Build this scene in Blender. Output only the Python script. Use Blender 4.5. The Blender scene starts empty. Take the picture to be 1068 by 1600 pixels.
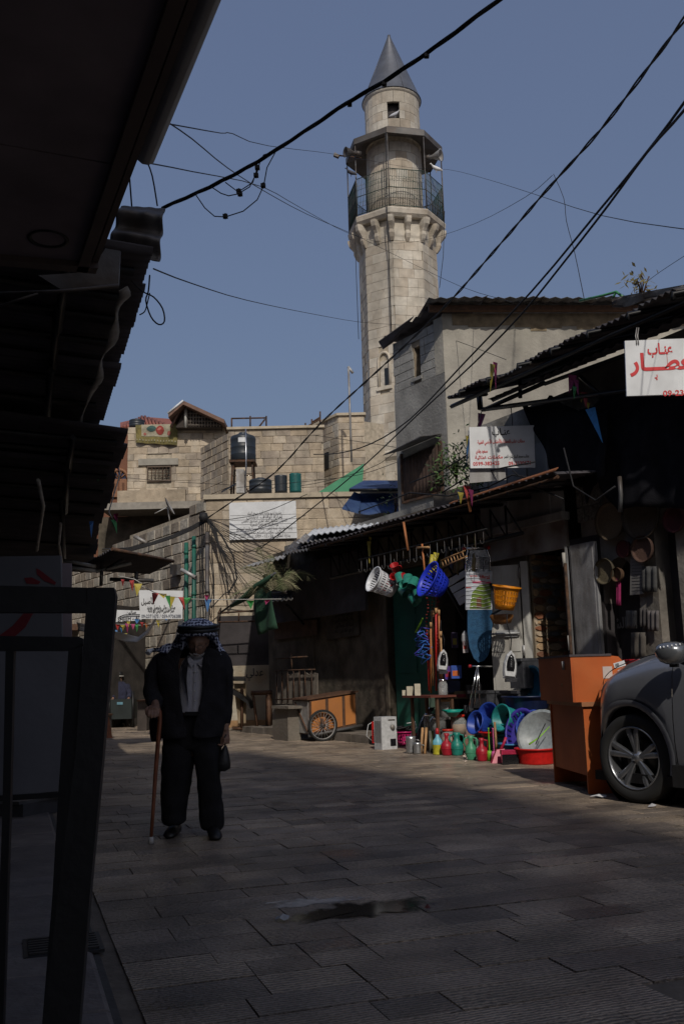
import bpy, bmesh, math, random, re
from mathutils import Vector, Matrix
from mathutils import noise as mnoise
random.seed(7)
SC = bpy.context.scene
COL = SC.collection
rad = math.radians

# ------------------------------------------------------------------ camera
FPX = 1500.0; CAM_H = 1.1; PITCH = math.atan(260/FPX); ROLL = 0.027
_F = Vector((0, math.cos(PITCH), math.sin(PITCH))); _U0 = Vector((0, -math.sin(PITCH), math.cos(PITCH))); _R0 = Vector((1, 0, 0))
_R = _R0*math.cos(ROLL) - _U0*math.sin(ROLL); _U = _U0*math.cos(ROLL) + _R0*math.sin(ROLL)
cam = bpy.data.cameras.new('camera'); camo = bpy.data.objects.new('camera', cam); COL.objects.link(camo)
cam.sensor_fit = 'VERTICAL'; cam.sensor_height = 36; cam.lens = 36*FPX/1600; cam.clip_start = .05; cam.clip_end = 3000
camo.matrix_world = Matrix(((_R.x, _U.x, -_F.x, 0), (_R.y, _U.y, -_F.y, 0), (_R.z, _U.z, -_F.z, CAM_H), (0, 0, 0, 1)))
SC.camera = camo

# ------------------------------------------------------------------ world, sun, exposure
SUN_AZ = rad(8)      # sun stands behind the camera, a little to the right
SUN_EL = rad(40)
S_DIR = Vector((math.sin(SUN_AZ)*math.cos(SUN_EL), -math.cos(SUN_AZ)*math.cos(SUN_EL), math.sin(SUN_EL)))
w = bpy.data.worlds.new('World'); SC.world = w; w.use_nodes = True
nt = w.node_tree; nt.nodes.clear()
sk = nt.nodes.new('ShaderNodeTexSky'); sk.sky_type = 'NISHITA'; sk.sun_disc = False
sk.sun_elevation = SUN_EL; sk.sun_rotation = math.atan2(S_DIR.x, S_DIR.y); sk.altitude = 500
sk.air_density = 1.5; sk.dust_density = 6; sk.ozone_density = 3
hs = nt.nodes.new('ShaderNodeHueSaturation'); hs.inputs['Saturation'].default_value = 1.0
bg = nt.nodes.new('ShaderNodeBackground'); bg.inputs[1].default_value = .10
wo = nt.nodes.new('ShaderNodeOutputWorld')
nt.links.new(sk.outputs[0], hs.inputs['Color']); hz = nt.nodes.new('ShaderNodeMix'); hz.data_type = 'RGBA'; hz.inputs[0].default_value = .55; hz.inputs[7].default_value = (1.66, 2.08, 3.62, 1)   # thin even haze
nt.links.new(hs.outputs[0], hz.inputs[6]); nt.links.new(hz.outputs[2], bg.inputs[0]); nt.links.new(bg.outputs[0], wo.inputs[0])
sun = bpy.data.lights.new('sun', 'SUN'); suno = bpy.data.objects.new('sun', sun); COL.objects.link(suno)
sun.energy = 3.0; sun.angle = rad(.9); sun.color = (1, .93, .83)
suno.rotation_euler = S_DIR.to_track_quat('Z', 'Y').to_euler(); suno.location = (0, -20, 40)
SC.view_settings.view_transform = 'Standard'; SC.view_settings.look = 'None'
SC.view_settings.exposure = -.30; SC.view_settings.gamma = 1; SC.view_settings.use_curve_mapping = False
SC.cycles.max_bounces = 6; SC.cycles.diffuse_bounces = 3; SC.cycles.glossy_bounces = 3; SC.cycles.transmission_bounces = 4; SC.cycles.transparent_max_bounces = 8
SC.cycles.use_denoising = True

# ------------------------------------------------------------------ survey helpers (a pixel of the photograph -> a place in the street)
def ray(px, py): return _F + _R*((px-534)/FPX) + _U*((800-py)/FPX)
EYE = Vector((0, 0, CAM_H))
def Z(px, py, z=0.0):
    d = ray(px, py); return EYE + d*((z-CAM_H)/d.z)
def W(px, py, Y):
    d = ray(px, py); return EYE + d*(Y/d.y)
class Frame:
    """upright plane through B running at azimuth az; n is its outward normal towards the street"""
    def __init__(s, B, az, side=-1):
        s.B = Vector((B[0], B[1], 0)); a = rad(az); s.d = Vector((math.sin(a), math.cos(a), 0))
        s.n = Vector((math.cos(a), -math.sin(a), 0))*side
    def P(s, a, z, o=0): return s.B + s.d*a + s.n*o + Vector((0, 0, z))
    def px(s, x, y, o=0):
        r = ray(x, y); b = s.B + s.n*o; t = (b-EYE).dot(s.n)/r.dot(s.n); p = EYE + r*t
        return ((p-s.B).dot(s.d), p.z)
    def at(s, x, y, o=0):
        a, z = s.px(x, y, o); return s.P(a, z, o)

# ------------------------------------------------------------------ materials
MATS = {}
def mat(name, col, rough=.75, metal=0, var=.12, scale=6, bump=.0, bscale=30, col2=None, c2amt=.5, c2scale=2.0, rnd=.0, streak=False, coat=0, alpha=None, trans=0, spec=.4, weather=0):
    if name in MATS: return MATS[name]
    m = bpy.data.materials.new(name); m.use_nodes = True; nt = m.node_tree; N = nt.nodes; L = nt.links
    b = N['Principled BSDF']; b.inputs['Roughness'].default_value = rough; b.inputs['Metallic'].default_value = metal
    b.inputs['Specular IOR Level'].default_value = spec
    b.inputs['Coat Weight'].default_value = coat; b.inputs['Transmission Weight'].default_value = trans
    if alpha is not None: b.inputs['Alpha'].default_value = alpha
    g = N.new('ShaderNodeNewGeometry'); pos = g.outputs['Position']
    def noise(sc, det=4, stretch=None):
        n = N.new('ShaderNodeTexNoise'); n.inputs['Scale'].default_value = sc; n.inputs['Detail'].default_value = det
        if stretch:
            mp = N.new('ShaderNodeMapping'); mp.inputs['Scale'].default_value = stretch; L.new(pos, mp.inputs[0]); L.new(mp.outputs[0], n.inputs['Vector'])
        else: L.new(pos, n.inputs['Vector'])
        return n.outputs[0]
    c4 = (*col, 1)
    cur = None
    if col2 is not None:
        r = N.new('ShaderNodeMapRange'); r.inputs[1].default_value = .5-.25*(1-c2amt)-.05; r.inputs[2].default_value = .75-.25*c2amt
        L.new(noise(c2scale, 6, (1, 1, .22) if streak else None), r.inputs[0])
        mx = N.new('ShaderNodeMix'); mx.data_type = 'RGBA'; mx.inputs[6].default_value = c4; mx.inputs[7].default_value = (*col2, 1)
        L.new(r.outputs[0], mx.inputs[0]); cur = mx.outputs[2]
    if var > 0:
        mv = N.new('ShaderNodeMapRange'); mv.inputs[1].default_value = .3; mv.inputs[2].default_value = .7
        mv.inputs[3].default_value = 1-var; mv.inputs[4].default_value = 1+var
        L.new(noise(scale, 6), mv.inputs[0]); val = mv.outputs[0]
        if rnd > 0:
            oi = N.new('ShaderNodeObjectInfo'); mr = N.new('ShaderNodeMapRange'); mr.inputs[3].default_value = 1-rnd; mr.inputs[4].default_value = 1+rnd
            L.new(oi.outputs['Random'], mr.inputs[0]); mu = N.new('ShaderNodeMath'); mu.operation = 'MULTIPLY'
            L.new(val, mu.inputs[0]); L.new(mr.outputs[0], mu.inputs[1]); val = mu.outputs[0]
        vm = N.new('ShaderNodeVectorMath'); vm.operation = 'SCALE'
        if cur is not None: L.new(cur, vm.inputs[0])
        else: vm.inputs[0].default_value = col
        L.new(val, vm.inputs['Scale']); L.new(vm.outputs[0], b.inputs['Base Color'])
        if weather:   # old water streaks and grime, metres in size
            wr = N.new('ShaderNodeMapRange'); wr.inputs[1].default_value = .38; wr.inputs[2].default_value = .60; wr.inputs[3].default_value = 1-weather; wr.inputs[4].default_value = 1.08
            L.new(noise(.9, 8, (1, 1, .28)), wr.inputs[0]); wm = N.new('ShaderNodeVectorMath'); wm.operation = 'SCALE'; L.new(vm.outputs[0], wm.inputs[0]); L.new(wr.outputs[0], wm.inputs['Scale']); L.new(wm.outputs[0], b.inputs['Base Color'])
    elif cur is not None: L.new(cur, b.inputs['Base Color'])
    else: b.inputs['Base Color'].default_value = c4
    if bump > 0:
        bp = N.new('ShaderNodeBump'); bp.inputs['Strength'].default_value = bump; bp.inputs['Distance'].default_value = .02
        L.new(noise(bscale, 5), bp.inputs['Height']); L.new(bp.outputs[0], b.inputs['Normal'])
    MATS[name] = m; return m

def mat_wave(name, col, col2, rough, scale, direction='X', bump=.5, angle=0, var=.2, dist=.01, wdist=2.0, vscale=3):
    """fine parallel tooling: grooves as relief, their shade also in the colour"""
    m = mat(name, col, rough, 0, var, vscale, 0, col2=col2, c2amt=.5, c2scale=1.1, rnd=.22)
    nt = m.node_tree; N = nt.nodes; L = nt.links
    g = N.new('ShaderNodeNewGeometry'); mp = N.new('ShaderNodeMapping'); mp.inputs['Rotation'].default_value = (0, 0, angle)
    wv = N.new('ShaderNodeTexWave'); wv.bands_direction = direction; wv.inputs['Scale'].default_value = scale; wv.inputs['Distortion'].default_value = wdist; wv.inputs['Detail'].default_value = 3
    wv.inputs['Detail Scale'].default_value = 2
    L.new(g.outputs['Position'], mp.inputs[0]); L.new(mp.outputs[0], wv.inputs['Vector'])
    n = N.new('ShaderNodeTexNoise'); n.inputs['Scale'].default_value = 55; n.inputs['Detail'].default_value = 5; L.new(g.outputs['Position'], n.inputs['Vector'])
    ad = N.new('ShaderNodeMath'); ad.operation = 'MULTIPLY_ADD'; ad.inputs[1].default_value = .5; L.new(wv.outputs['Fac'], ad.inputs[0]); L.new(n.outputs[0], ad.inputs[2])
    bp = N.new('ShaderNodeBump'); bp.inputs['Strength'].default_value = bump; bp.inputs['Distance'].default_value = dist
    L.new(ad.outputs[0], bp.inputs['Height']); L.new(bp.outputs[0], N['Principled BSDF'].inputs['Normal'])
    # shade of the tooling marks and pits put into the colour
    old = N['Principled BSDF'].inputs['Base Color'].links[0].from_socket
    dr = N.new('ShaderNodeMapRange'); dr.inputs[1].default_value = .45; dr.inputs[2].default_value = .95; dr.inputs[3].default_value = .40; dr.inputs[4].default_value = 1.30; L.new(ad.outputs[0], dr.inputs[0])
    big = N.new('ShaderNodeTexNoise'); big.inputs['Scale'].default_value = .9; big.inputs['Detail'].default_value = 8; L.new(g.outputs['Position'], big.inputs['Vector'])
    br = N.new('ShaderNodeMapRange'); br.inputs[1].default_value = .35; br.inputs[2].default_value = .65; br.inputs[3].default_value = .72; br.inputs[4].default_value = 1.22; L.new(big.outputs[0], br.inputs[0])
    mm = N.new('ShaderNodeMath'); mm.operation = 'MULTIPLY'; L.new(dr.outputs[0], mm.inputs[0]); L.new(br.outputs[0], mm.inputs[1])
    sc = N.new('ShaderNodeVectorMath'); sc.operation = 'SCALE'; L.new(old, sc.inputs[0]); L.new(mm.outputs[0], sc.inputs['Scale']); L.new(sc.outputs[0], N['Principled BSDF'].inputs['Base Color'])
    n2 = N.new('ShaderNodeTexNoise'); n2.inputs['Scale'].default_value = 1.3; n2.inputs['Detail'].default_value = 6; L.new(g.outputs['Position'], n2.inputs['Vector'])
    mr = N.new('ShaderNodeMapRange'); mr.inputs[1].default_value = .35; mr.inputs[2].default_value = .65; mr.inputs[3].default_value = rough-.22; mr.inputs[4].default_value = rough+.12
    L.new(n2.outputs[0], mr.inputs[0]); L.new(mr.outputs[0], N['Principled BSDF'].inputs['Roughness'])
    return m

STONE = [mat('limestone_pale', (.46, .38, .28), .85, 0, .16, 5, .6, 22, (.37, .30, .22), .5, 2.3, .05, weather=.28),
         mat('limestone_buff', (.43, .35, .25), .85, 0, .16, 5, .6, 22, (.49, .42, .33), .5, 2.3, .05, weather=.28),
         mat('limestone_grey', (.40, .345, .27), .88, 0, .2, 5, .6, 22, (.30, .25, .20), .5, 2.0, .05, weather=.28)]
OLDSTONE = [mat('old_stone_tan', (.43, .37, .295), .9, 0, .25, 6, .8, 16, (.27, .225, .18), .55, 1.8, .12, weather=.3),
            mat('old_stone_grey', (.40, .365, .315), .9, 0, .25, 6, .8, 16, (.46, .42, .35), .5, 1.8, .12, weather=.3)]
MINST = [mat('minaret_stone', (.52, .475, .40), .88, 0, .14, 4, .5, 26, (.42, .36, .285), .5, .9, .03, weather=.25),
         mat('minaret_stone_warm', (.49, .44, .36), .88, 0, .16, 4, .5, 26, (.54, .50, .43), .5, .9, .03, weather=.25)]
MORTAR = mat('mortar', (.25, .205, .15), .95, 0, .25, 8, .4, 30)
MORTAR_P = mat('mortar_pale', (.40, .345, .265), .95, 0, .25, 8, .4, 30)
PLASTER = mat('stained_plaster', (.43, .405, .345), .92, 0, .2, 2.2, .6, 14, (.30, .28, .245), .5, .9, streak=True, weather=.25)
CEMENT = mat('grey_cement', (.27, .265, .25), .92, 0, .22, 2.5, .6, 18, (.18, .175, .165), .5, 1.1, streak=True)
BLOCKM = mat('cinder_block', (.28, .275, .26), .95, 0, .2, 6, .7, 30, rnd=.1)
BLACKM = mat('black_steel', (.012, .012, .013), .45, .2, .2, 9)
DARKM = mat('dark_soffit', (.20, .165, .18), .8, 0, .25, 2)
DARKWALL = mat('deep_shade_wall', (.045, .04, .042), .95, 0, .4, 2, .4, 12)  # dark colour stands in for the deep shade of interiors and openings
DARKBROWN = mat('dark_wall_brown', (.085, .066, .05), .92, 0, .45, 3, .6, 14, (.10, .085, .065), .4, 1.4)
ZINC = mat('weathered_zinc', (.13, .135, .145), .55, .45, .3, 4, .2, 20, (.075, .06, .05), .5, 2.2)
ZINCL = mat('light_zinc', (.42, .43, .44), .5, .3, .25, 5, .2, 20, (.22, .2, .18), .5, 2.2)
TINBLK = mat('blackened_sheet', (.06, .055, .062), .85, 0, .3, 3, .2, 20)
RUST = mat('rusty_steel', (.11, .055, .03), .85, .2, .4, 12, .4, 40, (.05, .035, .028), .5, 8)
WHITEP = mat('sign_white', (.70, .72, .74), .55, 0, .06, 5, 0, 30, (.55, .56, .57), .25, 3)
WHITED = mat('dirty_white_paint', (.55, .55, .52), .6, 0, .12, 5, .1, 30, (.30, .28, .25), .35, 3, streak=True)
GREYDOOR = mat('grey_door_paint', (.32, .33, .35), .6, .1, .18, 5, .2, 30, (.11, .10, .095), .4, 4, streak=True)
REDP = mat('red_paint', (.55, .02, .025), .5, 0, .08)
BLACKP = mat('black_print', (.02, .02, .025), .6, 0, .05)
GREENP = mat('green_painted_metal', (.02, .14, .10), .5, .1, .2, 4, .1, 20, (.015, .08, .065), .5, 2)
CHROME = mat('chrome', (.75, .76, .78), .18, 1, .05)
ALU = mat('aluminium', (.55, .56, .58), .35, 1, .1)
RUBBER = mat('tyre_rubber', (.018, .018, .018), .8, 0, .1)
CLOTHB = mat('black_cloth', (.011, .011, .014), .95, 0, .3, 6, .3, 60, spec=.1)
CABLE = mat('cable_black', (.012, .012, .014), .7, 0, .1)
WOOD = mat('pale_wood', (.42, .24, .11), .6, 0, .25, 18)
DKWOOD = mat('dark_wood', (.09, .045, .025), .7, 0, .3, 12, .3, 40)
def plastic(n, c, r=.42, **k): return mat('plastic_'+n, c, r, 0, .18, 22, .04, 60, **k)
GLASS = mat('clear_glass', (.75, .78, .78), .08, 0, 0, alpha=.28)
FILM = mat('clear_film', (.8, .82, .84), .12, 0, 0, alpha=.25)

# ------------------------------------------------------------------ mesh building
class MB:
    def __init__(s): s.v = []; s.f = []; s.m = []; s.sm = []
    def add(s, vs, fs, mi=0, smooth=False):
        o = len(s.v); s.v += [tuple(v) for v in vs]
        for f in fs: s.f.append(tuple(o+i for i in f)); s.m.append(mi); s.sm.append(smooth)
        return s
    def hexa(s, p, mi=0):   # p: 4 bottom, 4 top
        return s.add(p, [(0, 3, 2, 1), (4, 5, 6, 7), (0, 1, 5, 4), (1, 2, 6, 5), (2, 3, 7, 6), (3, 0, 4, 7)], mi)
    def box(s, x0, x1, y0, y1, z0, z1, mi=0):
        return s.hexa([(x0, y0, z0), (x1, y0, z0), (x1, y1, z0), (x0, y1, z0), (x0, y0, z1), (x1, y0, z1), (x1, y1, z1), (x0, y1, z1)], mi)
    def fbox(s, fr, a0, a1, z0, z1, o0, o1, mi=0):
        P = fr.P
        return s.hexa([P(a0, z0, o0), P(a1, z0, o0), P(a1, z0, o1), P(a0, z0, o1), P(a0, z1, o0), P(a1, z1, o0), P(a1, z1, o1), P(a0, z1, o1)], mi)
    def slab(s, q, t, mi=0):   # quad/polygon with thickness vector t
        n = len(q); q = [Vector(p) for p in q]; t = Vector(t)
        return s.add(q+[p+t for p in q], [tuple(range(n))[::-1], tuple(range(n, 2*n))]+[(i, (i+1) % n, n+(i+1) % n, n+i) for i in range(n)], mi)
    def tube(s, pts, r, n=8, mi=0, cap=True, smooth=True, r2=None, flat=1.0):
        pts = [Vector(p) for p in pts]; k = len(pts)
        rs = r if isinstance(r, (list, tuple)) else ([r+(r2-r)*i/(k-1) for i in range(k)] if r2 is not None else [r]*k)
        vs = []; up = None
        for i, p in enumerate(pts):
            t = (pts[min(i+1, k-1)]-pts[max(i-1, 0)])
            t = t.normalized() if t.length > 1e-9 else Vector((0, 0, 1))
            if up is None:
                up = Vector((0, 0, 1)) if abs(t.z) < .9 else Vector((0, 1, 0))
            a = t.cross(up)
            if a.length < 1e-6: a = t.orthogonal()
            a.normalize(); b = a.cross(t).normalized(); up = b
            for j in range(n):
                th = 2*math.pi*j/n; vs.append(p+a*(math.cos(th)*rs[i])+b*(math.sin(th)*rs[i]*flat))
        fs = [(i*n+j, i*n+(j+1) % n, (i+1)*n+(j+1) % n, (i+1)*n+j) for i in range(k-1) for j in range(n)]
        s.add(vs, fs, mi, smooth)
        if cap:
            o = len(s.v)-len(vs)
            s.f.append(tuple(o+j for j in range(n))[::-1]); s.m.append(mi); s.sm.append(False)
            s.f.append(tuple(o+(k-1)*n+j for j in range(n))); s.m.append(mi); s.sm.append(False)
        return s
    def lathe(s, prof, n=20, c=(0, 0, 0), mi=0, axis='z', smooth=True, a0=0, a1=2*math.pi, rot=None, sx=1, sy=1):
        c = Vector(c); vs = []; full = abs(a1-a0-2*math.pi) < 1e-6; cols = n if full else n+1
        for (r, z) in prof:
            for j in range(cols):
                th = a0+(a1-a0)*j/n; p = Vector((r*math.cos(th)*sx, r*math.sin(th)*sy, z))
                if axis == 'y': p = Vector((p.x, p.z, p.y))
                if axis == 'x': p = Vector((p.z, p.x, p.y))
                if rot is not None: p = rot @ p
                vs.append(c+p)
        k = len(prof)
        fs = [(i*cols+j, i*cols+(j+1) % cols, (i+1)*cols+(j+1) % cols, (i+1)*cols+j) for i in range(k-1) for j in range(n)]
        return s.add(vs, fs, mi, smooth)
    def loft(s, rings, mi=0, smooth=True, cap=True, closed=True):
        n = len(rings[0]); vs = [p for r in rings for p in r]; k = len(rings)
        m = n if closed else n-1
        s.add(vs, [(i*n+j, i*n+(j+1) % n, (i+1)*n+(j+1) % n, (i+1)*n+j) for i in range(k-1) for j in range(m)], mi, smooth)
        if cap and closed:
            o = len(s.v)-len(vs)
            s.f.append(tuple(o+j for j in range(n))[::-1]); s.m.append(mi); s.sm.append(smooth)
            s.f.append(tuple(o+(k-1)*n+j for j in range(n))); s.m.append(mi); s.sm.append(smooth)
        return s
    def grid(s, P, nu, nv, mi=0, smooth=True, thick=None):
        vs = [Vector(P(i/nu, j/nv)) for j in range(nv+1) for i in range(nu+1)]
        fs = [(j*(nu+1)+i, j*(nu+1)+i+1, (j+1)*(nu+1)+i+1, (j+1)*(nu+1)+i) for j in range(nv) for i in range(nu)]
        if thick is None: return s.add(vs, fs, mi, smooth)
        t = Vector(thick); k = len(vs); s.add(vs+[v+t for v in vs], fs+[tuple(k+i for i in f)[::-1] for f in fs], mi, smooth)
        # rim
        o = len(s.v)-2*k
        bd = [i for i in range(nu+1)]+[j*(nu+1)+nu for j in range(1, nv+1)]+[nv*(nu+1)+i for i in range(nu-1, -1, -1)]+[j*(nu+1) for j in range(nv-1, 0, -1)]
        for a in range(len(bd)):
            b = (a+1) % len(bd); s.f.append((o+bd[a], o+k+bd[a], o+k+bd[b], o+bd[b])); s.m.append(mi); s.sm.append(False)
        return s
    def mesh(s, name, mats, off=None):
        me = bpy.data.meshes.new(name)
        vs = s.v if off is None else [(a[0]-off[0], a[1]-off[1], a[2]-off[2]) for a in s.v]
        me.from_pydata(vs, [], s.f)
        for m in (mats if isinstance(mats, (list, tuple)) else [mats]): me.materials.append(m)
        me.polygons.foreach_set('material_index', s.m); me.polygons.foreach_set('use_smooth', s.sm)
        me.update(); return me

def link(name, me, parent=None, loc=None, label=None, kind=None):
    o = bpy.data.objects.new(name, me); COL.objects.link(o)
    if parent is not None: o.parent = parent
    if loc is not None: o.location = loc
    if label: o['label'] = label
    if kind: o['kind'] = kind
    return o
def tag(o, label, cat, group=None):
    o['label'] = label; o['category'] = cat
    if group: o['group'] = group
    return o
def thing(name, label, cat, loc=(0, 0, 0), rz=0, group=None):
    o = bpy.data.objects.new(name, None); COL.objects.link(o); o.location = loc; o.rotation_euler = (0, 0, rz); o.empty_display_size = .2
    return tag(o, label, cat, group)
def part(name, mb, mats, parent, world=False, label=None, kind=None, loc=None):
    """world=True: vertices are in world coordinates and the chain of parents is unrotated"""
    off = None
    if world:
        off = Vector((0, 0, 0)); p = parent
        while p is not None: off = off+Vector(p.location); p = p.parent
    return link(name, mb.mesh(name, mats, off), parent, loc, label, kind)
def solo(name, mb, mats, label, cat, group=None, base=None):
    """a thing that is one mesh; vertices in world coordinates, origin moved to base"""
    base = Vector(base) if base is not None else Vector(mb.v[0])
    o = link(name, mb.mesh(name, mats, base), None, base); return tag(o, label, cat, group)
def struct(name, mb, mats, parent=None):
    o = link(name, mb.mesh(name, mats), parent)
    if parent is None: o['kind'] = 'structure'
    return o

def corr(P, nu_waves, amp, nv=2, seg=4):
    """corrugated sheet; P(u,v)->(point, normal); waves run across u"""
    nu = int(nu_waves*seg)
    def Q(u, v):
        p, n = P(u, v); return p+n*(amp*math.cos(2*math.pi*nu_waves*u))
    return Q, nu, nv
def corr_quad(mb, a, b, c, d, waves, amp, thick=.004, mi=0, jag=0, nv=3, seg=4):
    """a->b is the corrugated edge direction (u); a->d is v"""
    a, b, c, d = map(Vector, (a, b, c, d)); n = (b-a).cross(d-a).normalized()
    rr = [random.uniform(-jag, jag) for _ in range(int(waves)//6+2)]
    def P(u, v):
        p = (a*(1-u)+b*u)*(1-v)+(d*(1-u)+c*u)*v
        k = int(u*waves//6); e = (d-a).normalized()*rr[min(k, len(rr)-1)]*(1-v)
        return p+e+n*(amp*math.cos(2*math.pi*waves*u))
    mb.grid(P, int(waves*seg), nv, mi, True, n*thick); return mb

# ------------------------------------------------------------------ Arabic lettering
_AR = {'ا': (0xFE8D, 0xFE8E, 0, 0), 'أ': (0xFE83, 0xFE84, 0, 0), 'إ': (0xFE87, 0xFE88, 0, 0), 'ة': (0xFE93, 0xFE94, 0, 0), 'د': (0xFEA9, 0xFEAA, 0, 0), 'ذ': (0xFEAB, 0xFEAC, 0, 0),
       'ر': (0xFEAD, 0xFEAE, 0, 0), 'ز': (0xFEAF, 0xFEB0, 0, 0), 'و': (0xFEED, 0xFEEE, 0, 0), 'ى': (0xFEEF, 0xFEF0, 0, 0), 'ـ': (0x640, 0x640, 0x640, 0x640), 'ئ': (0xFE89, 0xFE8A, 0xFE8B, 0xFE8C)}
for ch, b in zip('بتثجحخسشصضطظعغفقكلمنهي', (0xFE8F, 0xFE95, 0xFE99, 0xFE9D, 0xFEA1, 0xFEA5, 0xFEB1, 0xFEB5, 0xFEB9, 0xFEBD, 0xFEC1, 0xFEC5, 0xFEC9, 0xFECD, 0xFED1, 0xFED5, 0xFED9, 0xFEDD, 0xFEE1, 0xFEE5, 0xFEE9, 0xFEF1)):
    _AR[ch] = (b, b+1, b+2, b+3)
def arab(s):
    out = []
    for i, c in enumerate(s):
        if c not in _AR: out.append(c); continue
        f = _AR[c]; pr = i > 0 and s[i-1] in _AR and _AR[s[i-1]][2]; nx = i+1 < len(s) and s[i+1] in _AR and f[2]
        out.append(chr(f[3] if pr and nx else f[1] if pr else f[2] if nx else f[0]))
    return re.sub(r'[0-9A-Za-z\-]+', lambda m: m.group(0)[::-1], ''.join(reversed(out)))
def lettering(text, size, o, right, up, parent, m, width=None, bold=.0, name='lettering'):
    """flat letters, centred on point o; right / up are the world directions of the writing"""
    cu = bpy.data.curves.new('t', 'FONT'); cu.body = arab(text); cu.size = size; cu.align_x = 'CENTER'; cu.align_y = 'CENTER'; cu.extrude = .001; cu.offset = bold*size; cu.resolution_u = 2
    to = bpy.data.objects.new('t', cu); COL.objects.link(to)
    bpy.context.view_layer.update()
    me = bpy.data.meshes.new_from_object(to.evaluated_get(bpy.context.evaluated_depsgraph_get()))
    bpy.data.objects.remove(to); bpy.data.curves.remove(cu)
    right = Vector(right).normalized(); up = Vector(up).normalized(); n = right.cross(up)
    xs = [v.co.x for v in me.vertices]
    if not xs: return None
    cx = (min(xs)+max(xs))/2; k = width/(max(xs)-min(xs)) if width else 1
    bm = bmesh.new(); bm.from_mesh(me)
    seen = set(); isl = 0
    for v0 in bm.verts:
        if v0 in seen: continue
        st = [v0]; seen.add(v0); isl += 1
        while st:
            v = st.pop(); v.co.z += .0012*(isl % 3)
            for e in v.link_edges:
                q = e.other_vert(v)
                if q not in seen: seen.add(q); st.append(q)
    p0 = Vector((0, 0, 0)); p = parent
    while p is not None: p0 = p0+Vector(p.location); p = p.parent
    for v in bm.verts:
        c = v.co.copy(); v.co = Vector(o)-p0+right*((c.x-cx)*k)+up*c.y+n*c.z
    bm.to_mesh(me); bm.free(); me.materials.clear(); me.materials.append(m); me.name = name
    return link(name, me, parent)

# ------------------------------------------------------------------ stone courses
def _unit(bev):
    """unit block: x,z in -.5...5, front at y=-.5, bevelled front"""
    b = bev; v = [(-.5, .5, -.5), (.5, .5, -.5), (.5, .5, .5), (-.5, .5, .5), (-.5, -.1, -.5), (.5, -.1, -.5), (.5, -.1, .5), (-.5, -.1, .5),
                  (-.5+b, -.5, -.5+b*1.6), (.5-b, -.5, -.5+b*1.6), (.5-b, -.5, .5-b*1.6), (-.5+b, -.5, .5-b*1.6)]
    f = [(4, 5, 9, 8), (5, 6, 10, 9), (6, 7, 11, 10), (7, 4, 8, 11), (8, 9, 10, 11), (0, 1, 5, 4), (1, 2, 6, 5), (2, 3, 7, 6), (3, 0, 4, 7)]
    return v, f
def unit_meshes(name, mats, bev=.04, rough=.0, k=3):
    out = []
    for m in mats:
        for _ in range(k):
            v, f = _unit(bev)
            if rough:
                v = [tuple(c+(random.uniform(-rough, rough) if i > 3 else 0) for c in p) for i, p in enumerate(v)]
            mb = MB().add(v, f); out.append(mb.mesh(name, m))
    return out
def laid(fr, a0, a1, z0, z1, ch, bw, gap=.009, holes=(), jitter=.25, top=None):
    """yield (a_centre, z_centre, width, height) of blocks in running courses"""
    n = max(1, round((z1-z0)/ch)); h = (z1-z0)/n
    res = []
    for r in range(n):
        zc = z0+h*(r+.5); a = a0-(random.random()*bw*.8 if r % 2 else random.random()*bw*.3)
        while a < a1:
            wd = bw*random.uniform(1-jitter, 1+jitter); b0 = max(a, a0); b1 = min(a+wd, a1); a += wd
            if b1-b0 < .06: continue
            segs = [(b0, b1)]
            for (h0, h1, k0, k1) in holes:
                if zc+h/2 <= k0+.02 or zc-h/2 >= k1-.02: continue
                ns = []
                for (x, y) in segs:
                    if y <= h0 or x >= h1: ns.append((x, y)); continue
                    if x < h0: ns.append((x, h0))
                    if y > h1: ns.append((h1, y))
                segs = ns
            for (x, y) in segs:
                if y-x < .05: continue
                if top is not None and zc+h*.3 > top((x+y)/2): continue
                res.append(((x+y)/2, zc, y-x-gap, h-gap))
    return res
def stone_courses(parent, fr, blocks, mats, proud=.018, cap=290, name='stone', visible=None, bev=.035, rough=.028, rest='stone_courses'):
    """blocks as parts under parent (unrotated parent); past the cap one joined part"""
    ms = unit_meshes(name, mats, bev, rough)
    rz = math.atan2(fr.d.y, fr.d.x); 
    p0 = Vector(parent.location)
    if visible is not None: blocks = sorted(blocks, key=lambda b: 0 if visible(b) else 1)
    flip = fr.d.cross(Vector((0, 0, 1))).dot(fr.n) < 0
    mb = MB(); used = 0
    for i, (a, z, wd, h) in enumerate(blocks):
        dp = proud*random.uniform(.75, 1.3); c = fr.P(a, z, dp/2)
        if i < cap:
            o = bpy.data.objects.new(name, random.choice(ms)); COL.objects.link(o); o.parent = parent; o.location = c-p0
            o.rotation_euler = (0, 0, rz+(math.pi if flip else 0)); o.scale = (wd, dp, h)
        else:
            e = .02
            mb.hexa([fr.P(a-wd/2, z-h/2, 0)-p0, fr.P(a+wd/2, z-h/2, 0)-p0, fr.P(a+wd/2-e, z-h/2+e, dp)-p0, fr.P(a-wd/2+e, z-h/2+e, dp)-p0,
                     fr.P(a-wd/2, z+h/2, 0)-p0, fr.P(a+wd/2, z+h/2, 0)-p0, fr.P(a+wd/2-e, z+h/2-e, dp)-p0, fr.P(a-wd/2+e, z+h/2-e, dp)-p0], i % len(mats))
            used = 1
    if used: link(rest, mb.mesh(rest, mats), parent, kind='stuff')
def copy_tree(o, parent=None):
    c = o.copy(); COL.objects.link(c)
    if parent is not None: c.parent = parent
    for ch in list(o.children): copy_tree(ch, c)
    return c
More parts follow.
